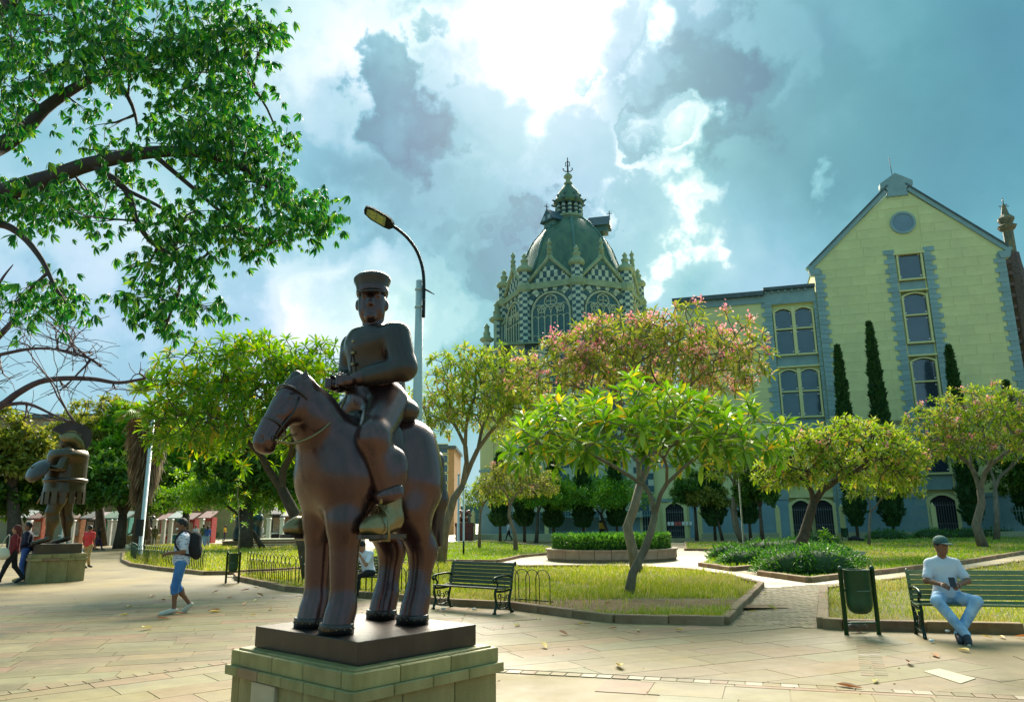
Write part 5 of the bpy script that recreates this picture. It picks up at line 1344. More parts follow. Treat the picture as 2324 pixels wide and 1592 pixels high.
for (cx, cy), ry, rx, cnt in tipsets:
    for rep in range(2):
        tips = np.array([list(V1(cx+rx*rng.normal()*.6, cy+ry*rng.normal()*.6, YT+rng.normal()*.7)) for _ in range(cnt)])
        j = int(np.argmin(((LPb-tips.mean(0))**2).sum(1))) if rep == 0 else int(rng.integers(len(LPb)//3, len(LPb)))
        if rep and np.linalg.norm(LPb[j]-tips.mean(0)) > 2.5: continue
        grow(mb, [LPb[j], LPb[j]*.85+tips.mean(0)*.15], tips, .026, rmin=.006, up=-.2, rng=rg)
mb.build('trunk', mat('purple_twig_bark',(.06,.035,.05),.8,scale=4,col2=(.13,.085,.09)), bt)

# ================================================================ BEDS AND HEDGES
def shrub(name, label, cat, c, rx, ry, h, n, lm, seed, leaf=.11, flowers=0, group=None, z0=0.0, flat=False, box_=None):
    rng = np.random.default_rng(seed); root = thing(name, label, cat, Vector((c[0], c[1], z0)), group=group)
    u = rng.normal(size=(n,3)); u /= np.linalg.norm(u,axis=1)[:,None]; u[:,2] = np.abs(u[:,2]); a = np.arctan2(u[:,1],u[:,0])
    r = (1-.28*rng.random(n))*(1+.12*np.sin(5*a+seed)+.08*np.sin(9*a))
    P = u*r[:,None]*np.array([rx,ry,h])
    if flat: P = np.stack([rng.uniform(-1,1,n), rng.uniform(-1,1,n), np.zeros(n)],1); k = np.hypot(P[:,0],P[:,1]); P = P[k<1]; n = len(P); P[:,2] = h*rng.uniform(.55,1.0,n)*(1+.06*np.sin(P[:,0]*25)); P[:,0] *= rx; P[:,1] *= ry; k2 = rng.random(n)<.45; ed = rng.uniform(0,2*pi,n); P[k2,0] = rx*np.cos(ed[k2]); P[k2,1] = ry*np.sin(ed[k2]); P[k2,2] = h*rng.random(k2.sum()); u = P/np.array([rx,ry,h]); u[:,2] += .6
    D = u+rng.normal(0,.55,(n,3))+np.array([0,0,.25])
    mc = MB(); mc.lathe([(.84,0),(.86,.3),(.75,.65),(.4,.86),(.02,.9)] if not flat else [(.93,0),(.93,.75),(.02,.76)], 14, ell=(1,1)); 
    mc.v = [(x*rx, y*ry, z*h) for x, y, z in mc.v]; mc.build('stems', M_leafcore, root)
    scatter('leaves', LT_small, P, frames(D, roll=rng.uniform(-1,1,n)), leaf*rng.uniform(.6,1.3,n), lm, root)['kind'] = 'stuff'
    if flowers:
        k = rng.choice(n, flowers, replace=False); scatter('blossom', leaf_template(1,.8,.1,.1,2), P[k]*1.03, frames(rng.normal(size=(flowers,3))+np.array([0,0,1])), rng.uniform(.05,.09,flowers), LF_white, root)['kind'] = 'stuff'
    return root
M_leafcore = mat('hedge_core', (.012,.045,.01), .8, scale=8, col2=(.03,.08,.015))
LF_hedge = leafmat('hedge_leaf', [(0,(.03,.12,.02)),(.6,(.07,.22,.03)),(1,(.16,.34,.06))], .3, .4)
bushes = [((1655,1270),.9,.9,.6,700),((1700,1283),1.2,1.0,.55,900),((1740,1262),1.3,1.2,.7,1000),((1790,1280),1.3,.9,.6,900),((1840,1303),1.5,1.0,.75,1400),((1885,1292),1.2,1.0,.7,1100),((1800,1300),1.2,.7,.6,800),((1800,1250),1.6,1.2,.6,800),((1870,1262),1.2,1.0,.5,700)]
blab = ['low green shrub at the left tip of the zigzag kerb','low green shrub on the left of the bed just behind the kerb','green shrub around the thin stake in the bed','green shrub left of the leaning dark trunk','flowering shrub in the front corner of the bed, largest','flowering shrub at the right end of the bed before the low slab','shrub at the foot of the leaning dark trunk','shrub at the back of the bed near the young plant','shrub beside the low stone slab']
for i, ((x, y), rx, ry, h, n) in enumerate(bushes):
    c = ground(x, y); shrub('shrub', blab[i], 'shrub', c, rx, ry, h, n*2, LF_hedge, 70+i, .14, 40, 'shrubs in the bed behind the zigzag kerb', z0=.04)
for i, (x, y, lb) in enumerate(((2015,1224,'dark low hedge clump far right lawn, left one'),(2120,1222,'long dark hedge clump beneath the pale blue pole'),(2200,1220,'dark hedge clump behind the crooked trunk'),(2265,1219,'dark hedge clump at the far right edge of the lawn'),(1850,1236,'dark planting beside the young broad-leaved plant'))):
    c = ground(x, y); shrub('hedge_clump', lb, 'hedge', c, 1.8, .9, .75, 900, LF_hedge, 90+i, .2, 0, 'hedge clumps along the far lawn')
# round planter with hedge
pc = ground(1408, 1277); RP = 2.95; pcx, pcy = pc.x, pc.y+RP
pc = atd(1408,1277,pc.y); RP = 143/FPX*(pc.y+2.4)*1.0
pl = thing('round_planter', 'round pinkish stone planter wall holding the clipped hedge', 'planter', (pc.x, pc.y+RP, 0))
M_plant = mat('pink_planter_stone', (.30,.21,.15), .7, scale=2.5, col2=(.43,.32,.24), rnd=.1, bump=.15)
hP = .50; NSG = 26
for k in range(NSG):
    a0, a1 = 2*pi*k/NSG+.004, 2*pi*(k+1)/NSG-.004
    mb = MB(); pts = [(RP*cos(a0+(a1-a0)*j/3), RP*sin(a0+(a1-a0)*j/3)) for j in range(4)]+[((RP-.25)*cos(a1+(a0-a1)*j/3), (RP-.25)*sin(a1+(a0-a1)*j/3)) for j in range(4)]
    mb.prism(pts, .12, hP-.08); mb.build('wall_stone', M_plant, pl)
    mb = MB(); pts = [((RP+.05)*cos(a0+(a1-a0)*j/3), (RP+.05)*sin(a0+(a1-a0)*j/3)) for j in range(4)]+[((RP-.33)*cos(a1+(a0-a1)*j/3), (RP-.33)*sin(a1+(a0-a1)*j/3)) for j in range(4)]
    mb.prism(pts, hP-.075, hP); mb.build('coping_stone', M_plant, pl)
mb = MB(); mb.lathe([(RP-.03,0),(RP-.03,.13)], 48, sm=False); mb.lathe([(RP-.3,.1),(RP-.3,hP-.12)], 48, sm=False); mb.build('base', mat('planter_base',(.2,.16,.1),.8,scale=3), pl)
shrub('hedge', 'dense clipped hedge filling the round planter', 'hedge', (pc.x, pc.y+RP), RP-.35, RP-.35, .62, 9000, LF_hedge, 99, .17, 60, flat=True, z0=hP-.1)
# low stone slab bench at the right of the bed
a = ground(1825,1268); b2 = ground(1948,1279)
lb_ = thing('low_stone_bench', 'low pale stone slab seat right of the flowering shrubs', 'bench', ((a+b2)/2).xy.to_3d(), math.atan2((b2-a).y, (b2-a).x))
L = (b2-a).length/2
mb = MB(); mb.bbox(-L, L, -.35, .35, .34, .45, .015); mb.build('seat', mat('pale_seat_stone',(.50,.40,.27),.6,scale=2,col2=(.6,.5,.36)), lb_)
mb = MB(); mb.box(-L+.1, L-.1, -.28, .28, 0, .338); mb.build('base', M_plant, lb_)
# broad-leaved young plant beyond the bed
c = ground(1878,1240); yp = thing('young_plant', 'small broad-leaved plant behind the low stone slab', 'plant', c); tips = np.array([[0,0,.7],[.25,0,.5],[-.25,.1,.55],[0,.2,.95]])
mb = MB(); dirs = grow(mb, [np.zeros(3), np.array([0,0,.3])], tips, .03, rmin=.012); mb.build('stem', M_bark, yp); P, LD, S = rosettes(tips, dirs+np.array([0,0,.5]), 9, .55)
scatter('leaves', LT_big, P, frames(LD), S, LF_bush, yp)
# ================================================================ BRONZE AND PEDESTALS
def bronze(name, c1, c2, rough=.27):
    m = mat(name, c1, rough, metal=.75, scale=1.6, col2=c2, bump=.035, bscale=45, det=10, coat=.5, streak=(1.6,1.6,.6))
    N, L = m.node_tree.nodes, m.node_tree.links; b = N['Principled BSDF']
    nz = N.new('ShaderNodeTexNoise'); nz.inputs['Scale'].default_value = 14; nz.inputs['Detail'].default_value = 9; b.inputs['Coat IOR'].default_value = 1.5
    tc_ = N.new('ShaderNodeTexCoord'); L.new(tc_.outputs['Object'], nz.inputs['Vector'])
    mr = N.new('ShaderNodeMapRange'); mr.inputs['To Min'].default_value = rough-.06; mr.inputs['To Max'].default_value = rough+.10; L.new(nz.outputs['Fac'], mr.inputs[0]); L.new(mr.outputs[0], b.inputs['Roughness']); return m
M_bz = bronze('brown_bronze', (.070,.032,.032), (.102,.050,.047), .27)
M_bz2 = bronze('brown_bronze_dark', (.032,.024,.022), (.07,.05,.042), .42)
M_bzg = bronze('golden_worn_bronze', (.16,.11,.04), (.28,.2,.08), .35)
M_olive = bronze('olive_bronze', (.05,.032,.016), (.10,.066,.03), .40)
M_ped = mat('mossy_granite', (.20,.165,.05), .6, scale=2.2, col2=(.40,.33,.14), bump=.25, bscale=70, rnd=.10, det=12, streak=(1.5,1.5,.45))
M_ped2 = mat('rusty_granite', (.24,.13,.06), .6, scale=3, col2=(.34,.22,.11), bump=.2, bscale=70, rnd=.1)
ZT = .80
Fc = ground(813, 1456, ZT); aL = radians(138.3); aR = radians(48.3); LL, LR = 1.40, 1.20
dL = Vector((cos(aL), sin(aL), 0)); dR = Vector((cos(aR), sin(aR), 0))
Cn = Fc+dL*LL/2+dR*LR/2; Cn.z = 0
ANG = aR       # local x of the pedestal runs along dR, local y along dL
ped = thing('stone_pedestal', 'big mossy granite block pedestal under the mounted bronze rider', 'pedestal', Cn, ANG)
def ring_stones(parent, hx, hy, z0, z1, nx, ny, mtl, nm, alt=None, dp=.16, b=.008):
    """a course of stones round a rectangle"""
    rg = random.Random(int(z0*1000)+nx); g_ = .0025
    def stones(n): 
        c = [0]+sorted([(i+rg.uniform(-.14,.14))/n for i in range(1,n)])+[1]; return list(zip(c[:-1], c[1:]))
    for ax_, n, h, hh in (('x',nx,hx,hy),('y',ny,hy,hx)):
        for sg in (-1,1):
            for f0, f1 in stones(n):
                e = 0 if ax_ == 'x' else dp; a = -h+e+(2*h-2*e)*f0+g_; c = -h+e+(2*h-2*e)*f1-g_; mb = MB(); mid_ = (a+c)/2
                if ax_ == 'x': mb.bbox(a-mid_, c-mid_, -dp/2, dp/2, 0, z1-z0-.003, b); loc = (mid_, sg*(hh-dp/2), z0)
                else: mb.bbox(-dp/2, dp/2, a-mid_, c-mid_, 0, z1-z0-.003, b); loc = (sg*(hh-dp/2), mid_, z0)
                o = mb.build(nm, alt if (alt and rg.random() < .28) else mtl, parent); o.location = loc
def pedestal(root, hx, hy, h, band_, ledge, n, mt, mt2):
    """hx, hy half sizes of the body; h full height"""
    m = MB(); m.box(-hx+.1, hx-.1, -hy+.1, hy-.1, 0, h-.02); m.build('core', M_joint, root)
    ring_stones(root, hx, hy, 0, h-band_-ledge, n, n, mt, 'stone_panel', None, .12)
    ring_stones(root, hx+.045, hy+.045, h-band_-ledge, h-band_, n+1, n+1, mt, 'ledge_stone', mt2, .2, .006)
    ring_stones(root, hx+.012, hy+.012, h-band_, h-.012, n, n, mt, 'course_stone', None, .14, .006)
    m = MB(); m.bbox(-hx+.03, hx-.03, -hy+.03, hy-.03, h-.06, h, .006); m.build('top_slab', mt, root)
pedestal(ped, LR/2+.12, LL/2+.12, ZT-.165, .125, .075, 3, M_ped, M_ped2)
# small plaque, its top just inside the picture
m = MB(); m.bbox(-.17,.17,-.02,.02,-.2,0,.006); o = m.build('plaque', mat('plaque_stone',(.42,.33,.2),.5,scale=6,col2=(.5,.4,.27)), ped); o.rotation_euler = (0,0,pi/2); o.location = (-LR/2-.135, .28, .425)

st = thing('equestrian_statue', 'glossy brown bronze rider in a peaked cap on a sturdy bronze horse', 'statue', Vector((Cn.x, Cn.y, ZT-.16)), 0)
m = MB(); m.bbox(-LR/2, LR/2, -LL/2, LL/2, 0, .16, .004); o = m.build('base_plate', M_bz2, st); o.rotation_euler = (0,0,ANG)
HEAD = ANG+pi-radians(2)      # the horse faces the camera's left
hs_root = bpy.data.objects.new('horse', None); COL.objects.link(hs_root); hs_root.parent = st; hs_root.location = (-.03,0,.16); hs_root.rotation_euler = (0,0,HEAD); hs_root.scale = (.79,.98,.90)
E_ = ell; C_ = cone
P = []
# trunk
P += [C_((.36,0,1.46),(-.36,0,1.52),.395,.385,.2), E_((-.46,0,1.52),(.40,.41,.37),.15), E_((.42,0,1.42),(.31,.375,.40),.15), E_((0,0,1.30),(.55,.40,.33),.15), E_((.22,0,1.80),(.26,.13,.10),.15), E_((-.42,.14,1.74),(.30,.2,.17),.12), E_((-.42,-.14,1.74),(.30,.2,.17),.12)]
for s in (-1, 1):
    P += [E_((.50,s*.17,1.33),(.18,.18,.22),.1), E_((.33,s*.27,1.45),(.22,.13,.34),.1), E_((-.44,s*.25,1.32),(.29,.17,.40),.1)]
# neck, head
P += [C_((.44,0,1.58),(.68,0,1.86),.31,.235,.12), C_((.68,0,1.86),(.86,0,2.05),.235,.165,.1), C_((.62,0,2.0),(.86,0,2.17),.09,.08,.1)]
P += [C_((.90,0,2.10),(1.03,0,1.93),.155,.135,.06), C_((1.03,0,1.93),(1.22,0,1.66),.13,.098,.05), E_((1.245,0,1.615),(.105,.098,.10),.05), E_((.97,.085,1.93),(.13,.06,.12),.05), E_((.97,-.085,1.93),(.13,.06,.12),.05), E_((1.20,0,1.56),(.07,.07,.05),.03), C_((1.02,0,2.06),(1.24,0,1.75),.075,.055,.05)]
for s in (-1, 1):
    P += [C_((.89,s*.09,2.17),(.90,s*.115,2.30),.042,.008,.03), ('c',np.array((.915,s*.115,2.20)),np.array((.915,s*.13,2.27)),.016,.006,.015,-1),
          E_((1.06,s*.118,2.015),(.038,.022,.03),.015), E_((1.06,s*.128,2.018),(.05,.026,.012),.012), ('e',np.array((1.305,s*.062,1.635)),np.array((.022,.016,.03)),None,None,.015,-1), E_((1.10,s*.10,1.86),(.10,.02,.02),.03)]
P += [('c',np.array((1.345,-.06,1.575)),np.array((1.345,.06,1.575)),.006,.006,.01,-1), ('c',np.array((1.345,.07,1.575)),np.array((1.22,.10,1.60)),.006,.004,.01,-1), ('c',np.array((1.345,-.07,1.575)),np.array((1.22,-.10,1.60)),.006,.004,.01,-1)]
# legs
FX, HX, LY = .42, -.50, .25
for s, dx in ((1, .04), (-1, -.05)):
    x = FX+dx
    P += [C_((.36,s*.22,1.28),(x,s*.24,.92),.20,.15,.22), C_((x,s*.24,.92),(x,s*LY,.20),.15,.114,.12), C_((x,s*LY,.22),(x+.03,s*LY,.12),.116,.128,.08), C_((x+.04,s*LY,.14),(x+.055,s*LY,.03),.130,.148,.03)]
    x = HX+dx*.6
    P += [C_((-.42,s*.23,1.25),(-.32,s*.24,1.02),.25,.19,.2), C_((-.32,s*.24,1.02),(x-.08,s*LY,.66),.185,.125,.14), C_((x-.08,s*LY,.68),(x-.01,s*LY,.22),.122,.114,.12), C_((x-.01,s*LY,.22),(x+.02,s*LY,.12),.114,.126,.08), C_((x+.03,s*LY,.14),(x+.045,s*LY,.03),.127,.145,.03)]
P += [cut((0,0,-1),(0,0,.0))]
hb = sdf('body', P, .0125, [M_bz], hs_root, relax=40)
# hoof bands with studs
for s, dx in ((1,.04),(-1,-.05)):
    for x in (FX+dx+.06, HX+dx*.6+.05):
        mb = MB(); mb.lathe([(.158,.0),(.156,.075),(.150,.085)], 28, (0,0,0)); hb_ = mb.build('hoof_band', M_bz2, hs_root); hb_.location = (x, s*LY, .002)
        mb = MB()
        for k in range(14):
            a = 2*pi*k/14; mb.lathe([(.0085,-.004),(.0085,.004),(.001,.009)] , 6, (0.158*cos(a), .158*sin(a), .042))
        mb.build('stud', M_bzg, hb_)
# mane, forelock, tail
mp_ = []
for i in range(13):
    f = i/12; p = np.array((.40+.50*f, 0, 1.92+.30*f)); mp_ += [C_(p, p+np.array((-.05,-.12-.02*sin(i*2.1),-.12-.04*f)), .050,.022,.03), C_(p+(0,.0,.01), p+np.array((.02,.04,.0)), .045,.02,.03)]
mp_ += [C_((.93,0,2.235),(1.05,.02,2.09),.055,.018,.03), C_((.93,.03,2.235),(1.04,.06,2.10),.035,.012,.02), C_((.93,-.03,2.235),(1.05,-.05,2.08),.04,.012,.02)]
sdf('mane', mp_, .010, [M_bz2], hs_root, relax=6)
tp_ = [C_((-.80,0,1.68),(-.96,0,1.55),.06,.10,.05), C_((-.96,0,1.55),(-1.0,0,1.15),.10,.125,.05), C_((-1.0,0,1.15),(-.95,0,.62),.125,.05,.05), C_((-1.0,.06,1.2),(-.99,.07,.7),.06,.03,.02), C_((-1.0,-.06,1.2),(-.96,-.07,.72),.06,.03,.02)]
sdf('tail', tp_, .016, [M_bz2], hs_root)
# bridle
mb = MB(); ringp = lambda c, ax_, r, n=18, e=1.0: [Vector(c)+(Vector(ax_[0])*cos(2*pi*k/n)+Vector(ax_[1])*sin(2*pi*k/n)*e)*r for k in range(n+1)]
dh = Vector((1.22-1.03,0,1.66-1.93)).normalized(); nh = Vector((-dh.z,0,dh.x))
mb.tube(ringp((1.15,0,1.755),(nh,(0,1,0)),.128,20,.98), .011, 6, cap=False)
mb.tube(ringp((.955,0,2.035),((dh.z,0,-dh.x),(0,1,0)),.172,20,.98), .011, 6, cap=False)
for s in (-1, 1):
    mb.tube([(.99,s*.155,2.02),(1.04,s*.150,1.88),(1.13,s*.122,1.76),(1.20,s*.108,1.65)], .010, 6); mb.tube(ringp((1.205,s*.108,1.64),((1,0,0),(0,0,1)),.028,10), .007, 5, cap=False)
mb.build('bridle', M_bz2, hs_root)
mb = MB()
for s in (-1, 1): mb.tube(refine([Vector(p) for p in ((1.205,s*.11,1.63),(1.05,s*.2,1.60),(.80,s*.26,1.72),(.55,s*.2,1.93),(.36,s*.07,2.10))], 5), .012, 6)
mb.build('reins', M_bzg, hs_root)
# saddle, girth, stirrup leathers
sdf('saddle', [E_((-.02,0,1.86),(.30,.30,.09),.05), C_((.20,-.06,1.93),(.20,.06,1.93),.05,.05,.05), C_((-.30,-.15,1.95),(-.30,.15,1.95),.06,.06,.06), E_((0,.33,1.6),(.2,.06,.26),.04), E_((0,-.33,1.6),(.2,.06,.26),.04)], .014, [M_bz2], hs_root)
# rider
rd = bpy.data.objects.new('rider', None); COL.objects.link(rd); rd.parent = hs_root; rd.scale = (1.34,1.14,1.27); rd.location = (-.02, 0, 1.93*(1-1.27))
P = [E_((-.04,0,2.03),(.20,.23,.16),.1), C_((-.03,0,2.12),(-.02,0,2.42),.195,.205,.12), E_((-.02,0,2.50),(.19,.29,.16),.1), C_((-.02,0,2.58),(.0,0,2.72),.095,.085,.05)]
hd = Vector((.02,0,2.855)); yaw = radians(48); hx = lambda x, y, z: tuple(hd+Vector((x*cos(yaw)-y*sin(yaw), x*sin(yaw)+y*cos(yaw), z)))
RY = rotm('Z', 48)
P += [ell(hd, (.135,.118,.155), .04, 1, RY), ell(hx(.03,0,-.085), (.10,.095,.09), .05, 1, RY), ell(hx(.12,0,-.145),(.035,.04,.03),.04,1,RY), ell(hx(.135,0,-.015), (.03,.022,.05), .02, 1, RY), ell(hx(.150,0,-.045),(.022,.026,.018),.015,1,RY), ell(hx(.125,0,-.095), (.02,.042,.010), .012, 1, RY), ell(hx(.122,0,-.108),(.02,.036,.009),.008,1,RY)]
for s in (-1, 1):
    P += [ell(hx(.118,s*.05,.022),(.02,.028,.014),.008,1,RY), ell(hx(.118,s*.05,.048),(.022,.036,.012),.02,1,RY), ell(hx(-.01,s*.122,-.02),(.032,.018,.045),.012,1,RY)]
    P += [C_((-.04,s*.16,2.02),(.27,s*.40,1.72),.175,.13,.08), C_((.27,s*.40,1.72),(.13,s*.45,1.28),.128,.088,.05), E_((.10,s*.44,1.50),(.12,.11,.17),.06)]
    P += [C_((-.02,s*.27,2.54),(-.04,s*.36,2.28),.115,.095,.06), C_((-.04,s*.36,2.28),(.24,s*.16,2.19),.09,.06,.04)]
    hc = np.array((.30,s*.10,2.17)); P += [E_(hc,(.06,.045,.05),.025)]
    for q in range(4):
        z_ = .032-.02*q; p0 = hc+np.array((.03,s*.01,z_)); p1 = hc+np.array((.085,-s*.02,z_-.003)); p2 = hc+np.array((.07,-s*.065,z_-.01)); P += [C_(p0,p1,.0145,.013,.006), C_(p1,p2,.013,.011,.004)]
    P += [C_(hc+np.array((.01,-s*.01,.045)), hc+np.array((.06,-s*.045,.055)), .016,.012,.008)]
sdf('body', P, .0105, [M_bz], rd)
# coat skirt, lapel seam, cuffs, trouser hems, boots
sdf('coat', [C_((-.09,0,2.06),(-.02,0,2.48),.222,.232,.1), E_((-.18,0,1.98),(.20,.33,.14),.08), E_((-.02,0,2.52),(.205,.305,.15),.08)]+[C_((-.02,s*.28,2.54),(-.04,s*.365,2.28),.122,.104,.05) for s in (-1,1)]+[C_((-.04,s*.365,2.28),(.19,s*.19,2.205),.100,.078,.04) for s in (-1,1)]+[('e',np.array((.34,0,2.08)),np.array((.2,.12,.22)),None,None,.05,-1), cut((0,0,1),(0,0,2.625))], .0105, [M_bz2], rd)
mb = MB(); mb.tube(refine([Vector(p) for p in ((.14,.12,2.62),(.20,.02,2.52),(.215,0,2.35),(.195,0,2.2))],4), .010, 5); mb.build('coat_seam', M_bz2, rd)
mb = MB()
for q in range(4): mb.lathe([(.014,-.004),(.012,.006),(.001,.010)], 8, (0,0,0)) if False else mb.tube([(.19,.03,2.50-.09*q),(.228,.032,2.50-.09*q)], .013, 8)
mb.build('button', M_bzg, rd)
for s in (-1, 1):
    mb = MB(); c = Vector((.145,s*.45,1.33)); ax = (Vector((.27,s*.40,1.72))-Vector((.13,s*.45,1.28))).normalized(); u = ax.orthogonal().normalized(); v = ax.cross(u)
    mb.tube([c+ax*.05, c+ax*.03, c-ax*.03, c-ax*.05], [.10,.122,.122,.10], 20); mb.build('trouser_hem', M_bz, rd)
    sdf('boot', [C_((.13,s*.45,1.30),(.125,s*.455,1.20),.088,.085,.04), C_((.10,s*.455,1.15),(.30,s*.50,1.11),.075,.085,.05), E_((.34,s*.51,1.10),(.095,.08,.06),.05), cut((0,0,-1),(0,0,1.055))], .009, [M_bzg], rd)
    mb = MB(); pts = [(.08+.085*cos(a), s*.458+.075*sin(a)) for a in np.linspace(pi/2,3*pi/2,8)]+[(.38+.07*cos(a), s*.515+.085*sin(a)) for a in np.linspace(-pi/2,pi/2,8)]
    mb.prism(pts, 1.03, 1.058); mb.build('boot_sole', M_bz2, rd)
    mb = MB(); a0 = Vector((.26,s*.50,1.02)); mb.tube([a0+Vector((0,-.11,0)), a0+Vector((0,.11,0)), a0+Vector((0,.10,.16)), a0+Vector((0,0,.24)), a0+Vector((0,-.10,.16)), a0+Vector((0,-.11,0))], .012, 6); mb.tube([a0+Vector((0,0,.24)), (.05,s*.40,1.62)], .014, 5); mb.build('stirrup', M_bzg, rd)
# plain peaked cap
ht = bpy.data.objects.new('hat', None); COL.objects.link(ht); ht.parent = rd; ht.location = tuple(hd+Vector((0,0,.075))); ht.rotation_euler = (radians(2), radians(-4), yaw)
mb = MB(); mb.lathe([(.138,-.02),(.140,.01),(.146,.06),(.165,.10),(.168,.118),(.15,.135),(.002,.150)], 32, ell=(1.06,.94)); mb.build('crown', M_bz2, ht)
mb = MB(); pp = [(.125*cos(a)+.02, .118*sin(a)) for a in np.linspace(-1.35,1.35,14)]+[(.12*cos(a)+.115, .125*sin(a)) for a in np.linspace(1.3,-1.3,14)]; mb.prism(pp, -.012, .0); o = mb.build('peak', M_bz2, ht); o.rotation_euler = (0, radians(12), 0)
mb = MB(); mb.lathe([(.1405,-.01),(.1425,-.005),(.1445,.03),(.142,.034)], 32, ell=(1.06,.94)); mb.build('band', M_bz, ht)

# ================================================================ FIGURES (statues and people share one jointed figure)
def figure(root, H=1.72, yaw=0.0, pose=None, skin=None, mats=None, vox=.016, sex='m', bulk=1.0, bare=False, hands=False, sleeve='short', legs='long', hair='short', shoe=True, turn=0, tilt=0, face=True, mask=False, cap=None, beard=False):
    """local frame: x forward, y left. pose overrides joints (metres for a 1.72 m figure)"""
    k = H/1.72
    J = dict(pel=(0,0,.93), che=(0,0,1.28), nek=(0,0,1.44), hea=(.015,0,1.60), shL=(0,.185,1.39), shR=(0,-.185,1.39), elL=(-.03,.235,1.12), elR=(-.03,-.235,1.12), wrL=(.07,.235,.88), wrR=(.07,-.235,.88), hiL=(0,.095,.90), hiR=(0,-.095,.90), knL=(.02,.105,.49), knR=(.02,-.105,.49), anL=(-.02,.105,.09), anR=(-.02,-.105,.09))
    if pose: J.update(pose)
    toe = {'L': J.get('toL') or (J['anL'][0]+.16, J['anL'][1]+.03, J['anL'][2]-.055), 'R': J.get('toR') or (J['anR'][0]+.16, J['anR'][1]-.03, J['anR'][2]-.055)}
    J = {a: np.array(b, float)*k for a, b in J.items()}; toe = {a: np.array(b, float)*k for a, b in toe.items()}
    b = bulk; w = .93 if sex == 'f' else 1.0; P = []; q = k
    hd_, Rz = J['hea'], rotm('Z', turn)@rotm('Y', tilt); HP = lambda x, y, z: hd_+Rz@(np.array((x,y,z))*q)
    P += [E_(J['pel'],np.array((.115*b,.165*w*b,.12))*q,.06*q), C_(J['pel']+(J['che']-J['pel'])*.2,J['che'],.125*q*b*w,.135*q*b*w,.08*q), E_(J['che']+np.array((0,0,.03))*q,np.array((.11*b,.175*w*b,.14))*q,.06*q), C_(J['che']+(J['nek']-J['che'])*.5,J['nek']+(hd_-J['nek'])*.4,.068*q,.056*q,.04*q)]
    P += [ell(hd_, np.array((.098,.076,.118))*q, .02, 1, Rz), ell(HP(.025,0,-.07), np.array((.070,.058,.055))*q, .03*q, 1, Rz)]
    if face:
        P += [ell(HP(.098,0,-.015),np.array((.02,.014,.028))*q,.012*q,1,Rz), ell(HP(.088,0,-.066),np.array((.014,.028,.009))*q,.008*q,1,Rz)]
        for s in (-1,1): P += [ell(HP(.0,s*.078,-.01),np.array((.02,.011,.03))*q,.008*q,1,Rz), ell(HP(.084,s*.033,.012),np.array((.016,.02,.010))*q,.006*q,1,Rz)]
    arms = []; 
    for S_, s in (('L',1),('R',-1)):
        sh, el_, wr_ = J['sh'+S_], J['el'+S_], J['wr'+S_]; hp, kn, an = J['hi'+S_], J['kn'+S_], J['an'+S_]
        P += [E_(sh, np.array((.062,.066,.062))*q*b, .05*q), C_(sh, el_, .052*q*b, .040*q*b, .03*q), C_(el_, wr_, .040*q*b, .026*q, .02*q)]
        P += [C_(hp, kn, .088*q*b, .056*q*b, .05*q), C_(kn, an, .054*q*b, .036*q, .02*q), E_(kn+(an-kn)*.3-np.array((.02,0,0))*q, np.array((.05,.048,.09))*q*b, .03*q)]
        d = (wr_-el_); d = d/np.linalg.norm(d); hc = wr_+d*.055*q
        if hands:
            tgt = J.get('hand'+S_); up_ = np.array((0,0,1.)) ; side_ = np.cross(d, up_); side_ /= max(np.linalg.norm(side_),1e-6); nrm = np.cross(side_, d)
            P += [C_(wr_, wr_+d*.045*q, .028*q, .032*q, .015), E_(wr_+d*.055*q, np.array((.036,.036,.026))*q, .015)]
            for f in range(4):
                o_ = side_*(f-1.5)*.0195*q*s; L_ = (.036,.042,.040,.032)[f]*q; p0 = wr_+d*.078*q+o_; p1 = p0+(d*.9-nrm*.35)*L_; p2 = p1+(d*.35-nrm*.9)*L_*.8; p3 = p2+(-d*.3-nrm*.7)*L_*.5
                P += [C_(p0,p1,.0105*q,.0095*q,.003), C_(p1,p2,.0095*q,.0085*q,.002), C_(p2,p3,.0085*q,.007*q,.002)]
            t0 = wr_+d*.035*q-side_*.032*q*s; P += [C_(t0, t0+(d*.7-side_*.45*s-nrm*.25)*.045*q, .013*q,.011*q,.006), C_(t0+(d*.7-side_*.45*s-nrm*.25)*.045*q, t0+(d*1.25-side_*.25*s-nrm*.6)*.055*q, .011*q,.009*q,.003)]
        else:
            P += [C_(wr_, hc, .028*q, .036*q, .02*q), C_(hc, hc+(d*.7+np.array((.3,0,-.3)))*.055*q, .030*q, .02*q, .015*q), C_(hc, hc+(d*.3+np.array((.8,-s*.3,0)))*.05*q, .014*q, .010*q, .01*q)]
        P += [C_(an, toe[S_], .042*q, .032*q, .02*q)]
    body = sdf('body', P, vox, [skin], root)
    if bare: return J, toe, HP, Rz
    T, L_, SH, HR = mats['top'], mats['legs'], mats['shoes'], mats['hair']
    e = .014*q
    P = [C_(J['pel']+np.array((0,0,.0))*q,J['che'],.148*q*b*w,.150*q*b*w,.08*q), E_(J['pel']+np.array((0,0,.02))*q,np.array((.132*b,.18*w*b,.11))*q,.06*q), E_(J['che']+np.array((0,0,.03))*q,np.array((.126*b,.190*w*b,.145))*q,.06*q)]
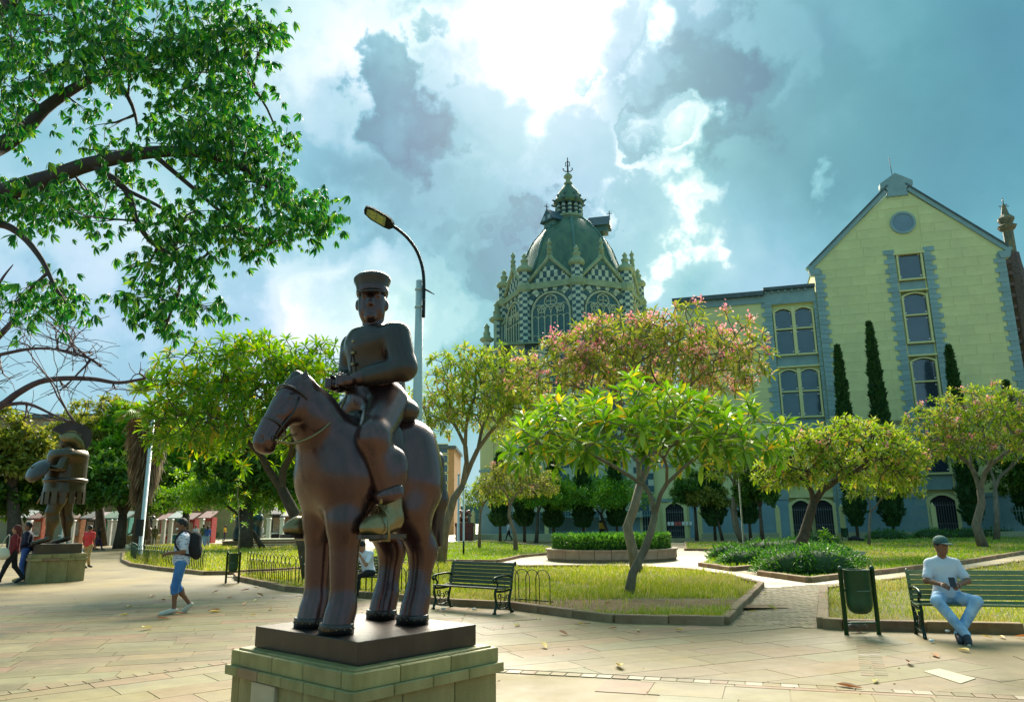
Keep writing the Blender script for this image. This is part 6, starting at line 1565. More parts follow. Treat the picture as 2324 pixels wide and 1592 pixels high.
    for S_ in 'LR':
        sh, el_, wr_ = J['sh'+S_], J['el'+S_], J['wr'+S_]; P += [E_(sh, np.array((.060,.058,.055))*q*b, .06*q), C_(J['nek']+np.array((-.01,0,-.02))*q, sh+np.array((0,0,.005))*q, .052*q, .050*q, .06*q)]
        if sleeve == 'short': P += [C_(sh, sh+(el_-sh)*.72, .062*q*b, .062*q*b, .03*q)]
        elif sleeve == 'long': P += [C_(sh, el_, .070*q*b, .058*q*b, .03*q), C_(el_, wr_+(el_-wr_)*.06, .056*q*b, .042*q, .02*q)]
        else: pass
    nk = J['nek']; P += [('e', hd_+np.array((.02,0,-.02))*q, np.array((.075,.07,.16))*q, None, None, .01, -1)]
    pz_ = J['pel']+ (J['che']-J['pel'])*(-.16); ax_ = J['che']-J['pel']; P += [cut(-ax_, J['pel']-ax_/np.linalg.norm(ax_)*(.07 if 'hem' not in mats else mats['hem'])*q)]
    sdf('shirt' if sleeve != 'long' else 'jacket', P, vox*.9, [T], root)
    P = [E_(J['pel'],np.array((.128*b,.176*w*b,.125))*q,.05*q)]
    for S_ in 'LR':
        hp, kn, an = J['hi'+S_], J['kn'+S_], J['an'+S_]
        P += [C_(hp, kn, .098*q*b, .073*q*b, .05*q)]
        if legs == 'long': P += [C_(kn, an+(kn-an)*.02, .071*q*b, .056*q*b, .03*q)]
        elif legs == 'knee': P += [C_(kn, kn+(an-kn)*.22, .076*q*b, .074*q*b, .03*q)]
    P += [cut(ax_, J['pel']+ax_/np.linalg.norm(ax_)*.09*q)] if legs != 'skirt' else []
    sdf('trousers' if legs == 'long' else 'shorts', P, vox*.9, [L_], root)
    for S_ in 'LR':
        an, t = J['an'+S_], toe[S_]; f = t-an; f2 = f.copy(); 
        P = [C_(an-np.array((0,0,.01))*q, t+f*.25, .050*q, .044*q, .03*q), C_(an+np.array((0,0,.0))*q-f*.22+np.array((0,0,-.03))*q, t, .042*q, .042*q, .02*q)]
        o = sdf('shoe', P, min(vox, .012), [SH], root)
    if hair == 'short': PH = [ell(HP(-.012,0,.03), np.array((.104,.086,.108))*q, .02, 1, Rz), ('e', HP(.10,0,-.035), np.array((.085,.11,.10))*q, Rz, None, .01, -1), ('p', Rz@np.array((0,0,-1.)), HP(0,0,-.05), None, None, 0, -1)]
    elif hair == 'long': PH = [ell(HP(-.015,0,.025), np.array((.108,.092,.112))*q, .02, 1, Rz), C_(HP(-.07,0,.0), HP(-.10,0,-.28), .085*q, .06*q, .05*q), ('e', HP(.11,0,-.06), np.array((.09,.10,.14))*q, Rz, None, .01, -1)]
    else: PH = None
    if PH: sdf('hair', PH, min(vox,.014), [HR], root)
    if cap:
        PC = [ell(HP(-.005,0,.06), np.array((.112,.092,.085))*q, .01, 1, Rz), ('p', Rz@np.array((0,0,-1.)), HP(0,0,.035), None, None, 0, -1)]
        co = sdf('cap', PC, .010, [cap], root)
        PB = [ell(HP(.125,0,.045), np.array((.085,.075,.012))*q, .01, 1, Rz)]; sdf('cap_brim', PB, .007, [cap], root)
    if mask: sdf('face_mask', [ell(HP(.062,0,-.06), np.array((.04,.052,.042))*q, .01, 1, Rz)], .008, [mat_white], root)
    return J, toe, HP, Rz
SKIN = mat('tan_skin', (.36,.17,.09), .55, scale=8, col2=(.42,.21,.12)); SKD = mat('brown_skin', (.20,.085,.042), .55, scale=8, col2=(.25,.115,.06))
HAIR = mat('black_hair', (.012,.009,.008), .6, scale=30, bump=.4); 
def cloth(n, c, c2=None, s=6): return mat(n, c, .85, scale=s, col2=c2 or tuple(x*1.3 for x in c), bump=.9, bscale=11)
M_denim = cloth('blue_denim', (.03,.13,.38), (.12,.32,.62), 3); M_ldenim = cloth('light_denim', (.12,.30,.56), (.48,.66,.82), 5); M_navy = cloth('navy_cloth', (.008,.014,.04)); M_blk = cloth('black_cloth', (.012,.012,.014)); M_red = cloth('red_cloth', (.62,.03,.035), (.75,.06,.06)); M_mar = cloth('maroon_cloth', (.16,.012,.02)); M_khaki = cloth('khaki_cloth', (.38,.25,.10)); M_grey = cloth('pale_grey_tee', (.50,.56,.66), (.66,.70,.76), 2.5); M_whitec = cloth('white_cloth', (.72,.74,.8)); M_lime = cloth('lime_cloth', (.42,.75,.02)); M_olc = cloth('olive_cloth', (.12,.14,.06)); M_yel = cloth('yellow_cloth', (.75,.42,.03)); M_blu = cloth('blue_cloth', (.05,.12,.4)); M_pur = cloth('dark_purple_cloth', (.04,.015,.06))
M_shoe = mat('white_shoe', (.62,.56,.45), .6); M_shd = mat('dark_shoe', (.02,.02,.03), .5)
# tee with dark broken stripes of print
M_print = mat('printed_white_tee', (.62,.66,.80), .85, bump=.3, bscale=20)
def add_print(m):
    N, L = m.node_tree.nodes, m.node_tree.links; b = N['Principled BSDF']; tcn = N.new('ShaderNodeTexCoord'); mp = N.new('ShaderNodeMapping'); mp.inputs['Scale'].default_value = (3,3,22); L.new(tcn.outputs['Object'], mp.inputs[0])
    nz = N.new('ShaderNodeTexNoise'); nz.inputs['Scale'].default_value = 3.2; nz.inputs['Detail'].default_value = 1; L.new(mp.outputs[0], nz.inputs[0]); r = N.new('ShaderNodeValToRGB'); r.color_ramp.interpolation = 'CONSTANT'
    r.color_ramp.elements[0].color = (.66,.70,.82,1); r.color_ramp.elements[1].position = .60; r.color_ramp.elements[1].color = (.02,.03,.12,1); L.new(nz.outputs['Fac'], r.inputs[0]); L.new(r.outputs[0], b.inputs['Base Color'])
add_print(M_print)
def person(label, px, py, H, heading, cat='person', group=None, **kw):
    """feet at the given point; heading in degrees, 0 = towards +x (right), 90 = away"""
    g = ground(px, py); r = thing('person', label, cat, g, radians(heading), group); figure(r, H=H, **kw); return r, g
WALK = dict(knL=(.16,.10,.50), anL=(.28,.10,.10), knR=(-.06,-.10,.50), anR=(-.30,-.10,.16), toR=(-.17,-.12,.05), toL=(.43,.12,.04))
STAND = dict(anL=(-.02,.11,.09), anR=(.04,-.12,.09))
# --- the man with the backpack, in profile facing left, phone in front
po = dict(pel=(0,0,.95), che=(-.01,0,1.30), nek=(.01,0,1.46), hea=(.045,0,1.62), elL=(-.03,.24,1.13), wrL=(.20,.14,1.11), elR=(-.05,-.24,1.13), wrR=(.19,-.12,1.11), knL=(.07,.09,.50), anL=(.05,.09,.085), knR=(.05,-.09,.50), anR=(-.22,-.10,.15), toR=(-.12,-.11,.035), toL=(.22,.10,.035))
r, g = person('man in a printed white tee and denim shorts wearing a black backpack', 401, 1392, 1.74, 202, pose=po, skin=SKD, mats=dict(top=M_print, legs=M_denim, shoes=M_shoe, hair=HAIR), legs='knee', vox=.011, hands=True, turn=14, tilt=4, mask=True, hair='short')
BP = [E_((-.20,0,1.26),(.13,.165,.24),.05), E_((-.26,0,1.12),(.10,.14,.15),.05), E_((-.24,0,1.40),(.08,.12,.08),.05)]
sdf('backpack_body', BP, .014, [M_blk], (bpk := thing('backpack', 'black backpack on the back of the man in the printed tee', 'backpack', g+Vector((0,0,0)), radians(202), scale=1.74/1.72)))
mb = MB()
for s in (-1,1): mb.tube(refine([Vector(p) for p in ((-.16,s*.10,1.45),(-.02,s*.12,1.515),(.10,s*.13,1.42),(.13,s*.15,1.28),(.02,s*.185,1.12),(-.14,s*.15,1.06))],4), .018, 6)
mb.build('strap', M_blk, bpk); mb = MB(); mb.tube([(-.335,-.1,1.05),(-.335,.1,1.05)],.012,5); mb.build('pocket_zip', M_shd, bpk)
ph = thing('phone', 'dark phone in the hands of the man in the printed tee', 'phone', g+Vector((-.28,-.12,1.10)), radians(202)); mb = MB(); mb.bbox(-.07,.07,-.037,.037,0,.009,.002); o = mb.build('case', M_shd, ph); o.rotation_euler = (0, radians(-18), 0)
mb = MB(); mb.box(-.064,.064,-.033,.033,.0095,.0102); o = mb.build('screen', M_glass, ph); o.rotation_euler = (0, radians(-18), 0)

# --- benches
M_cast = mat('dark_cast_iron', (.012,.035,.022), .35, metal=.5, scale=5, var=.3, bump=.2, bscale=60)
M_slatg = mat('painted_green_slat', (.05,.10,.03), .5, scale=3, col2=(.22,.27,.12), bump=.3, bscale=30, streak=(.6,6,6), rnd=.15)
M_slatd = mat('dark_green_slat', (.015,.03,.015), .5, scale=3, col2=(.06,.08,.035), bump=.3, bscale=30, streak=(.6,6,6), rnd=.15)
def bench(label, p, rz, L, slat, group='cast iron park benches'):
    """x along the bench, front towards -y"""
    t = thing('park_bench', label, 'bench', p, rz, group)
    for s in (-1, 1):
        e = bpy.data.objects.new('cast_end', None); COL.objects.link(e); e.parent = t; e.location = (s*(L/2-.03), 0, 0)
        mb = MB(); sw = .055
        def bar(pts, r0=.020, r1=None, k=4): 
            q = refine([Vector((0, y, z)) for y, z in pts], k); n = len(q); mb.tube(q, [r0+((r1 or r0)-r0)*i/(n-1) for i in range(n)], 7)
        bar([(-.30,.0),(-.285,.06),(-.24,.16),(-.265,.27),(-.28,.38),(-.25,.425)], .026, .022)        # front leg
        bar([(-.33,.012),(-.30,.02),(-.27,.012)], .024)
        bar([(.20,.0),(.15,.08),(.13,.2),(.16,.32),(.19,.42)], .026, .024); bar([(.25,.012),(.21,.02),(.18,.012)], .024)
        bar([(-.28,.40),(-.1,.385),(.08,.395),(.19,.42)], .022)                                              # seat rail
        bar([(.19,.42),(.215,.58),(.25,.74),(.285,.86),(.325,.885),(.335,.845),(.305,.83)], .024, .016)       # back post and scroll
        bar([(.21,.62),(.10,.66),(-.08,.655),(-.24,.64),(-.32,.61),(-.325,.565),(-.285,.555),(-.275,.585)], .022, .016)   # arm and scroll
        bar([(-.25,.42),(-.20,.50),(-.25,.58),(-.22,.635)], .018)
        for c, rr_ in (((-.06,.22),.075),((.06,.14),.055),((-.15,.30),.05),((-.17,.14),.045),((.08,.28),.045)):
            bar([(c[0]+rr_*cos(a)*(1-a/14), c[1]+rr_*sin(a)*(1-a/14)) for a in np.linspace(0,7,12)], .011, .008, 2)
        bar([(-.25,.10),(-.1,.08),(.02,.09),(.14,.12)], .014)
        mb.build('scrollwork', M_cast, e)
    ys = [(-.262,.44),(-.185,.425),(-.105,.418),(-.025,.420),(.055,.430),(.13,.445)]
    for y, z in ys:
        mb = MB(); mb.bbox(-L/2, L/2, -.033, .033, -.011, .011, .004); o = mb.build('slat', slat, t); o.location = (0, y, z+.012)
    for i in range(6):
        f = i/5; y = .185+.085*f+.0; z = .515+.335*f; mb = MB(); mb.bbox(-L/2, L/2, -.011, .011, -.030, .030, .004); o = mb.build('slat', slat, t); o.location = (0, y-.012, z); o.rotation_euler = (radians(-14),0,0)
    return t
# right bench: front edge line
p0, p1 = ground(2100,1449), ground(2338,1455)
dv = (p1-p0); rz = math.atan2(dv.y, dv.x)
bd = Vector((cos(rz), sin(rz), 0)); bnn = Vector((-sin(rz), cos(rz), 0)); Lb = 1.62
BR_c = p0+bd*(Lb/2-.03)+bnn*.30; BR_c.z = 0
bench('weathered green slatted bench with a seated man at the right edge', BR_c, rz, Lb, M_slatg)
q0, q1 = ground(1122,1394), ground(960,1380)
dv = (q0-q1); rzl = math.atan2(dv.y, dv.x); bdl = Vector((cos(rzl), sin(rzl), 0)); bnl = Vector((-sin(rzl), cos(rzl), 0))
BL_c = q0-bdl*(1.6/2-.03)+bnl*.30; BL_c.z = 0
bench('empty dark green bench with scrolled iron ends behind the bronze horse', BL_c, rzl, 1.6, M_slatd)
# third bench mostly hidden behind the horse's legs
s0 = ground(795,1356); b3 = bench('dark bench hidden behind the front legs of the bronze horse', Vector((s0.x+.50, s0.y+.35, 0)), math.atan2(-.1,1), 1.05, M_slatd)
# --- man on the right bench
mc_ = p0+bd*.40+bnn*.10; mc_.z = 0
po = dict(pel=(-.12,0,.545), che=(-.17,0,.90), nek=(-.14,0,1.07), hea=(-.09,0,1.235), shL=(-.16,.165,.985), shR=(-.16,-.165,.985), elL=(-.03,.26,.76), elR=(-.03,-.26,.76), wrL=(.15,.10,.73), wrR=(.15,-.13,.73), hiL=(-.10,.10,.525), hiR=(-.10,-.10,.525), knL=(.30,.24,.52), knR=(.30,-.24,.52), anL=(.30,-.03,.10), anR=(.42,.03,.10), toL=(.46,-.06,.045), toR=(.57,.0,.045))
sm_ = thing('person', 'man in a pale tee, light jeans and cap seated on the right bench', 'person', mc_, rz-pi/2)
J, toe, HP, Rz = figure(sm_, H=1.72, pose=po, skin=SKD, mats=dict(top=M_grey, legs=M_ldenim, shoes=M_shd, hair=HAIR, hem=.03), vox=.0095, hands=True, bulk=1.06, hair='short', turn=22, tilt=6, cap=cloth('grey_green_cap',(.05,.11,.10)))
ph = thing('phone', 'black phone in the hands of the seated man', 'phone', mc_, rz-pi/2); mb = MB(); mb.bbox(-.006,.006,-.04,.04,-.07,.07,.002); o = mb.build('case', M_shd, ph); o.location = (.262,-.01,.765); o.rotation_euler = (0,radians(-28),0)
for s in (1,-1):
    an, t_ = J['an'+('L' if s > 0 else 'R')], toe['L' if s > 0 else 'R']; mb = MB(); f = Vector((t_-an)[:]); f.z = 0; f.normalize(); sd2 = Vector((-f.y,f.x,0)); c = Vector(an[:])+f*.07; c.z = .013
    pts = [tuple((c+f*(.15*cos(a)+.02)+sd2*.047*sin(a)).xy) for a in np.linspace(0,2*pi,18)[:-1]]; mb.prism(pts, .0, .024); mb.build('shoe_sole', M_shoe, sm_)
# --- person on the hidden bench
hg = Vector((s0.x+.28, s0.y+.20, 0))
po2 = dict(pel=(-.10,0,.56), che=(-.02,0,.88), nek=(.06,0,1.03), hea=(.14,0,1.15), shL=(.0,.18,.98), shR=(.0,-.18,.98), elL=(.16,.2,.74), elR=(.16,-.2,.74), wrL=(.24,.08,.94), wrR=(.30,-.10,.80), hiL=(-.08,.10,.53), hiR=(-.08,-.10,.53), knL=(.32,.14,.52), knR=(.32,-.16,.52), anL=(.34,.10,.10), anR=(.24,-.16,.10))
hp_ = thing('person', 'stooping person in black trousers and cap seated behind the bronze horse', 'person', hg, radians(-128))
figure(hp_, H=1.68, pose=po2, skin=SKIN, mats=dict(top=M_whitec, legs=M_blk, shoes=M_shd, hair=HAIR), vox=.014, cap=M_blk, turn=-5, tilt=25)
# --- lime shirt walker seen between the horse's legs
person('walker in a lime shirt and maroon shorts seen between the horse legs', 768, 1297, 1.75, 170, pose=dict(WALK), skin=SKD, mats=dict(top=M_lime, legs=M_mar, shoes=M_shd, hair=HAIR), legs='knee', vox=.018)
# --- couple at the left edge
person('woman in a dark red jacket and black trousers at the left edge', 22, 1323, 1.70, 208, pose=dict(WALK), skin=SKIN, mats=dict(top=M_mar, legs=M_blk, shoes=M_shd, hair=cloth('auburn_hair',(.10,.02,.015))), sleeve='long', sex='f', hair='long', vox=.016)
gb = ground(12,1323); hbg = thing('shoulder_bag', 'pale cream shoulder bag carried by the woman at the left edge', 'bag', gb+Vector((.0,-.28,0))); sdf('pouch', [E_((0,0,.88),(.20,.07,.17),.03), E_((0,0,.82),(.21,.08,.12),.05)], .012, [mat('cream_leather',(.62,.58,.42),.5)], hbg)
mb = MB(); mb.tube(refine([Vector(p) for p in ((-.12,0,1.0),(-.03,.06,1.30),(.02,.14,1.42),(.10,.06,1.2),(.13,0,1.0))],4), .012, 6); mb.build('strap', mat('cream_strap',(.6,.55,.4),.5), hbg)
person('man in a navy jacket and dark blue trousers following the woman at the left edge', 50, 1318, 1.79, 206, pose=dict(STAND, elL=(.0,.25,1.12), wrL=(.18,.2,.98), elR=(0,-.25,1.12), wrR=(.16,-.2,.95), knL=(.05,.1,.49)), skin=SKD, mats=dict(top=M_navy, legs=M_blu, shoes=M_khaki, hair=HAIR), sleeve='long', vox=.016)
person('man in a red vest and khaki trousers walking away with a plastic bag', 195, 1288, 1.68, 80, pose=dict(WALK), skin=SKD, mats=dict(top=M_red, legs=M_khaki, shoes=M_shd, hair=HAIR), vox=.018)
gb = ground(180,1288); pbg = thing('plastic_bag', 'pale blue plastic bag hanging from the hand of the man in red', 'bag', gb+Vector((.02,0,0))); sdf('bag_body', [E_((0,0,.42),(.13,.09,.2),.05), C_((0,0,.55),(0,0,.78),.06,.015,.05)], .02, [mat('pale_plastic',(.55,.66,.75),.4)], pbg)
small = [  # px, foot y, height, heading, top, legs, label
 (207,1247,1.66,30,M_mar,M_blk,'person in maroon behind the man in red','m'),(221,1248,1.62,10,M_blk,M_pur,'long-haired woman in black striding right, beyond the man in red','f'),
 (97,1228,1.6,200,M_whitec,M_denim,'woman in white and jeans half hidden behind the bronze soldier','f'),(349,1237,1.7,100,M_olc,M_olc,'person in an olive vest standing left of the walking man','m'),
 (441,1240,1.66,260,M_whitec,M_blu,'person in white with dark blue trousers right of the backpack man','m'),(459,1240,1.72,80,M_olc,M_ldenim,'person in an olive top and light jeans, seen from behind','m'),(469,1240,1.6,90,M_blu,M_ldenim,'person in blue beside the one in olive','f'),
 (509,1226,1.68,190,M_yel,M_pur,'woman in a yellow top and dark skirt beside the block statue','f'),(586,1228,1.66,100,M_olc,M_khaki,'person in olive right of the block statue','m'),(592,1229,1.62,250,M_whitec,M_pur,'person in white with a dark bag right of the block statue','f'),
 (315,1213,1.6,0,M_whitec,M_mar,'small figure in pink and white near the dark seated statue','f'),(1155,1226,1.7,180,M_grey,M_blk,'person in pale top walking left before the palace fence','m'),
 (782,1228,1.7,90,M_blk,M_blk,'person in black seen far off between the legs of the horse','m'),(792,1226,1.7,90,M_whitec,M_denim,'person in white and denim seen far off between the legs of the horse','m'),
 (620,1212,1.65,150,M_blu,M_blk,'far person in blue near the steps','m'),(633,1211,1.68,30,M_whitec,M_mar,'far person in white near the steps','f'),(645,1212,1.7,90,M_red,M_blk,'far person in red near the steps','m'),(427,1226,1.65,80,M_red,M_whitec,'person in red just behind the backpack man','f')]
for i, (x, y, H_, hd_, tp, lg, lb, sx) in enumerate(small):
    person(lb, x, y, H_, hd_, pose=dict(WALK if i in (0,1,11,9) else STAND), skin=SKD if i % 2 else SKIN, mats=dict(top=tp, legs=lg, shoes=M_shd, hair=HAIR), sleeve='short' if i % 3 else 'long', sex=sx, hair='long' if sx == 'f' else 'short', vox=.030, face=False, group='people scattered across the far side of the square')

# ================================================================ bronze soldier at the left (a plain standing soldier)
sp = ground(122,1320); 
s_pd = thing('stone_pedestal', 'mossy granite pedestal under the bronze soldier at the left', 'pedestal', Vector((sp.x-.38, sp.y+.62, 0)), radians(37))
pdx = 56/FPX*sp.y*.98
def zat(x, y, Y): return atd(x, y, Y).z
hS = zat(120,1256,sp.y)
pedestal(s_pd, pdx-.03, .72, hS, .13, .07, 3, M_ped, M_ped2)
ss = thing('soldier_statue', 'brown bronze soldier with a crested helmet and round shield, facing left', 'statue', Vector((sp.x-.38, sp.y+.62, hS)), radians(37))
m = MB(); hB = zat(120,1234,sp.y)-hS; m.bbox(-pdx*.84, pdx*.80, -.55, .55, 0, hB, .01); m.build('base_block', M_olive, ss)
zt = zat(120,955,sp.y+.7)-hS-hB; Hs = zt/1.125
fr = bpy.data.objects.new('soldier', None); COL.objects.link(fr); fr.parent = ss; fr.location = (0,0,hB); fr.rotation_euler = (0,0,radians(172)); fr.scale = (1.22,1.25,1.0)
po = dict(elL=(.06,.27,1.14), wrL=(.27,.22,1.16), elR=(-.02,-.26,1.13), wrR=(.14,-.22,.95), anL=(.10,.12,.07), knL=(.10,.12,.48), anR=(-.10,-.12,.07), knR=(-.04,-.12,.48))
J, toe, HP, Rz = figure(fr, H=Hs, pose=po, skin=M_olive, vox=.026, bare=True, bulk=1.42)
q = Hs/1.72
sdf('tunic', [C_((0,0,.78*q),(0,0,1.34*q),.24*q,.235*q,.1*q), E_((0,0,1.36*q),(.20*q,.29*q,.12*q),.08*q), E_((0,0,.80*q),(.20*q,.24*q,.16*q),.06*q), cut((0,0,-1),(0,0,.70*q)), cut((0,0,1),(0,0,1.45*q))], .026, [M_olive], fr)
mb = MB(); mb.lathe([(.252*q,.94*q),(.262*q,.97*q),(.252*q,1.0*q)], 24, ell=(1,1.1)); mb.build('belt', M_bz2, fr)
mb = MB(); 
for k in range(16):
    a = 2*pi*k/16; mb.obox((.245*q*cos(a),.265*q*sin(a),.70*q),(.008*q*cos(a),.008*q*sin(a),0),(-.034*q*sin(a),.034*q*cos(a),0),(0,0,.09*q))
mb.build('tunic_strip', M_olive, fr)
sdf('helmet', [ell(HP(-.01,0,.035),np.array((.135,.108,.125))*q,.02,1,Rz), C_(HP(-.10,0,-.02),HP(-.13,0,-.09),.085*q,.075*q,.04*q), ('e',HP(.12,0,-.06),np.array((.10,.085,.115))*q,Rz,None,.01,-1)], .022, [M_bzg], fr)
mb = MB(); n = 18; vs = []; 
for i in range(n+1):
    a = radians(150-205*(1-i/n)) if False else radians(28+ (200)*i/n); r0, r1 = .125*q, (.245+.02*sin(a*1.0))*q; c = HP(-.015,0,.045)
    for r in (r0, r1):
        for s in (-1,1): vs.append((c[0]+r*cos(a), s*.022*q, c[2]+r*sin(a)*(1.0 if i < n*.6 else 1.25)))
fs = []
for i in range(n):
    a = i*4; b_ = a+4; fs += [(a,a+2,b_+2,b_),(a+1,b_+1,b_+3,a+3),(a+2,a+3,b_+3,b_+2),(a,b_,b_+1,a+1)]
fs += [(0,1,3,2),(n*4,n*4+2,n*4+3,n*4+1)]; mb.add(vs, fs); mb.build('crest', M_bz2, fr)
mb = MB(); mb.lathe([(.19*q,0),(.185*q,.02*q),(.11*q,.05*q),(.04*q,.06*q),(.002,.062*q)], 28); o = mb.build('shield', M_bz2, fr); o.location = (.30*q,.24*q,1.10*q); o.rotation_euler = (radians(-35), radians(62), 0)
mb = MB(); mb.tube([(.18*q,-.24*q,.95*q),(.30*q,-.27*q,.62*q)], [.02*q,.008*q], 6); mb.tube([(.20*q,-.30*q,.90*q),(.20*q,-.19*q,.90*q)], .014*q, 6); mb.build('short_sword', M_bzg, fr)

# ================================================================ far statues: dark seated figure, dark block, red seated pair
def far_ped(name_label, px0, px1, ytop, ybot, mt):
    c = ground((px0+px1)/2, ybot); hx = (px1-px0)/2/FPX*c.y; h = zat((px0+px1)/2, ytop, c.y); t = thing('stone_pedestal', name_label, 'pedestal', Vector((c.x, c.y+hx, 0)))
    ring_stones(t, hx, hx, 0, h*.78, 3, 3, mt, 'stone_panel', None, .15, .01); ring_stones(t, hx+.06, hx+.06, h*.78, h-.02, 3, 3, mt, 'ledge_stone', None, .3, .01); m = MB(); m.box(-hx+.12,hx-.12,-hx+.12,hx-.12,0,h-.01); m.build('core', mt, t); return t, c, hx, h
t, c, hx, h = far_ped('pale stone pedestal under the dark reclining statue beyond the grey pole', 284, 345, 1213, 1236, M_ped)
fs_ = thing('reclining_statue', 'dark bronze figure sitting on the far pale pedestal', 'statue', Vector((c.x, c.y+hx, h)), radians(250)); k = zat(320,1143,c.y+hx)-h
figure(fs_, H=k*1.25, pose=dict(pel=(0,0,.16), che=(-.06,0,.62), nek=(-.04,0,.80), hea=(.02,0,1.0), shL=(-.05,.26,.74), shR=(-.05,-.26,.74), elL=(.1,.42,.5), elR=(.1,-.42,.5), wrL=(.36,.3,.46), wrR=(.36,-.3,.46), hiL=(0,.14,.15), hiR=(0,-.14,.15), knL=(.42,.30,.46), knR=(.42,-.30,.46), anL=(.58,.28,.08), anR=(.58,-.28,.08)), skin=M_bz2, vox=.05, bare=True, bulk=1.6, face=False)
t, c, hx, h = far_ped('low stone plinth of the dark torso statue right of the walking man', 505, 590, 1226, 1240, M_ped2)
fs_ = thing('torso_statue', 'large dark blue-black bronze torso half hidden by the bright round tree', 'statue', Vector((c.x, c.y+hx, h)), radians(250)); k = zat(548,1140,c.y+hx)-h
M_bb = bronze('blue_black_bronze', (.012,.028,.032), (.03,.06,.065), .3)
sdf('body', [C_((0,0,.0),(0,0,k*.45),hx*.72,hx*.68,.3), E_((0,0,k*.55),(hx*.55,hx*.78,k*.28),.3), E_((0,0,k*.85),(hx*.5,hx*.72,k*.18),.3), E_((hx*.2,hx*.35,k*.1),(hx*.42,hx*.36,k*.3),.3), E_((hx*.2,-hx*.35,k*.1),(hx*.42,hx*.36,k*.3),.3), cut((0,0,-1),(0,0,0))], .06, [M_bb], fs_)
M_redst = mat('red_stone', (.075,.018,.015), .5, scale=2, col2=(.14,.035,.025)); M_bzr = bronze('reddish_bronze', (.17,.07,.045), (.28,.13,.09), .35)
t, c, hx, h = far_ped('dark red polished pedestal right of the bronze horse', 1034, 1072, 1185, 1226, M_redst)
fs_ = thing('seated_statue', 'reddish bronze seated figure on the dark red pedestal', 'statue', Vector((c.x, c.y+hx, h)), radians(262)); k = zat(1052,1138,c.y+hx)-h
figure(fs_, H=k*1.28, pose=dict(pel=(0,0,.18), che=(-.02,0,.60), nek=(-.02,0,.80), hea=(.02,0,.96), shL=(-.02,.30,.72), shR=(-.02,-.30,.72), elL=(.05,.42,.45), elR=(.05,-.42,.45), wrL=(.32,.28,.36), wrR=(.32,-.28,.36), hiL=(0,.16,.16), hiR=(0,-.16,.16), knL=(.40,.24,.32), knR=(.40,-.24,.32), anL=(.36,.22,.08), anR=(.36,-.22,.08)), skin=M_bzr, vox=.05, bare=True, bulk=1.7, face=False)

# ================================================================ street furniture
M_pole = mat('pale_galvanised_pole', (.40,.50,.50), .5, metal=.15, scale=2, col2=(.52,.60,.58), bump=.1)
lp = ground(940,1339); lamp = thing('street_lamp', 'tall grey street lamp with a curved black arm behind the bronze rider', 'street lamp', lp)
Yl = lp.y; ZTp = zat(952,637,Yl); 
m = MB(); m.lathe([(.20,0),(.20,.03),(.135,.05),(.130,ZTp*.5),(.105,ZTp)], 14); m.build('pole', M_pole, lamp)
m = MB(); LPt = lambda x, y, dy=0: atd(x, y, Yl+dy)-lp
m.tube(refine([LPt(961,720,-.13), LPt(962,640,-.13), LPt(957,600,-.16), LPt(944,566,-.2), LPt(925,540,-.26), LPt(905,522,-.32), LPt(893,514,-.36)],4), .045, 8); m.build('arm', M_iron, lamp)
for zz in (.25,.75): m = MB(); m.lathe([(.118,-.03),(.128,-.025),(.128,.025),(.118,.03)], 14, (0,0,ZTp-zz)); m.build('clamp', M_pole, lamp)
hA, hB_ = LPt(893,514,-.36), LPt(826,476,-.62); d = (hB_-hA); Lh = d.length; d.normalize(); sd_ = d.cross(Vector((0,0,1))).normalized()
sd_ = -sd_ if sd_.y < 0 else sd_
tiltv = (sd_*.80+Vector((0,0,-.50))).normalized(); nn_ = d.cross(tiltv).normalized()
if nn_.z < 0: nn_ = -nn_
lh = bpy.data.objects.new('lamp_head', None); COL.objects.link(lh); lh.parent = lamp
def lpoly(out, z0, z1, nm, mt):
    mb = MB(); n = len(out); vs = [hA+d*(x*Lh)+tiltv*y+nn_*z0 for x, y in out]+[hA+d*(x*Lh)+tiltv*y*(.9)+nn_*z1 for x, y in out]
    mb.add(vs, [tuple(range(n-1,-1,-1)), tuple(range(n,2*n))]+[(i,(i+1)%n,n+(i+1)%n,n+i) for i in range(n)]); mb.build(nm, mt, lh)
lpoly([(0,-.05),(.12,-.17),(.3,-.20),(.75,-.19),(.97,-.12),(1.0,0),(.97,.12),(.75,.19),(.3,.20),(.12,.17),(0,.05)], 0, .085, 'housing', M_iron)
lpoly([(.28,-.15),(.72,-.145),(.9,-.09),(.9,.09),(.72,.145),(.28,.15)], -.012, 0, 'lens', mat('lamp_lens',(.30,.34,.16),.3))
for i in range(2):
    for j in range(2): lpoly([(.35+.25*i,-.12+.13*j),(.55+.25*i,-.12+.13*j),(.55+.25*i,-.01+.13*j),(.35+.25*i,-.01+.13*j)], -.02, -.013, 'diode_panel', mat('diode_panel_%d%d'%(i,j),(.42,.45,.14),.35))
m = MB(); m.tube([LPt(962,655,-.13), LPt(972,660,-.2), LPt(986,668,-.25)], [.03,.025,.01], 5); m.build('cable_stub', M_iron, lamp)
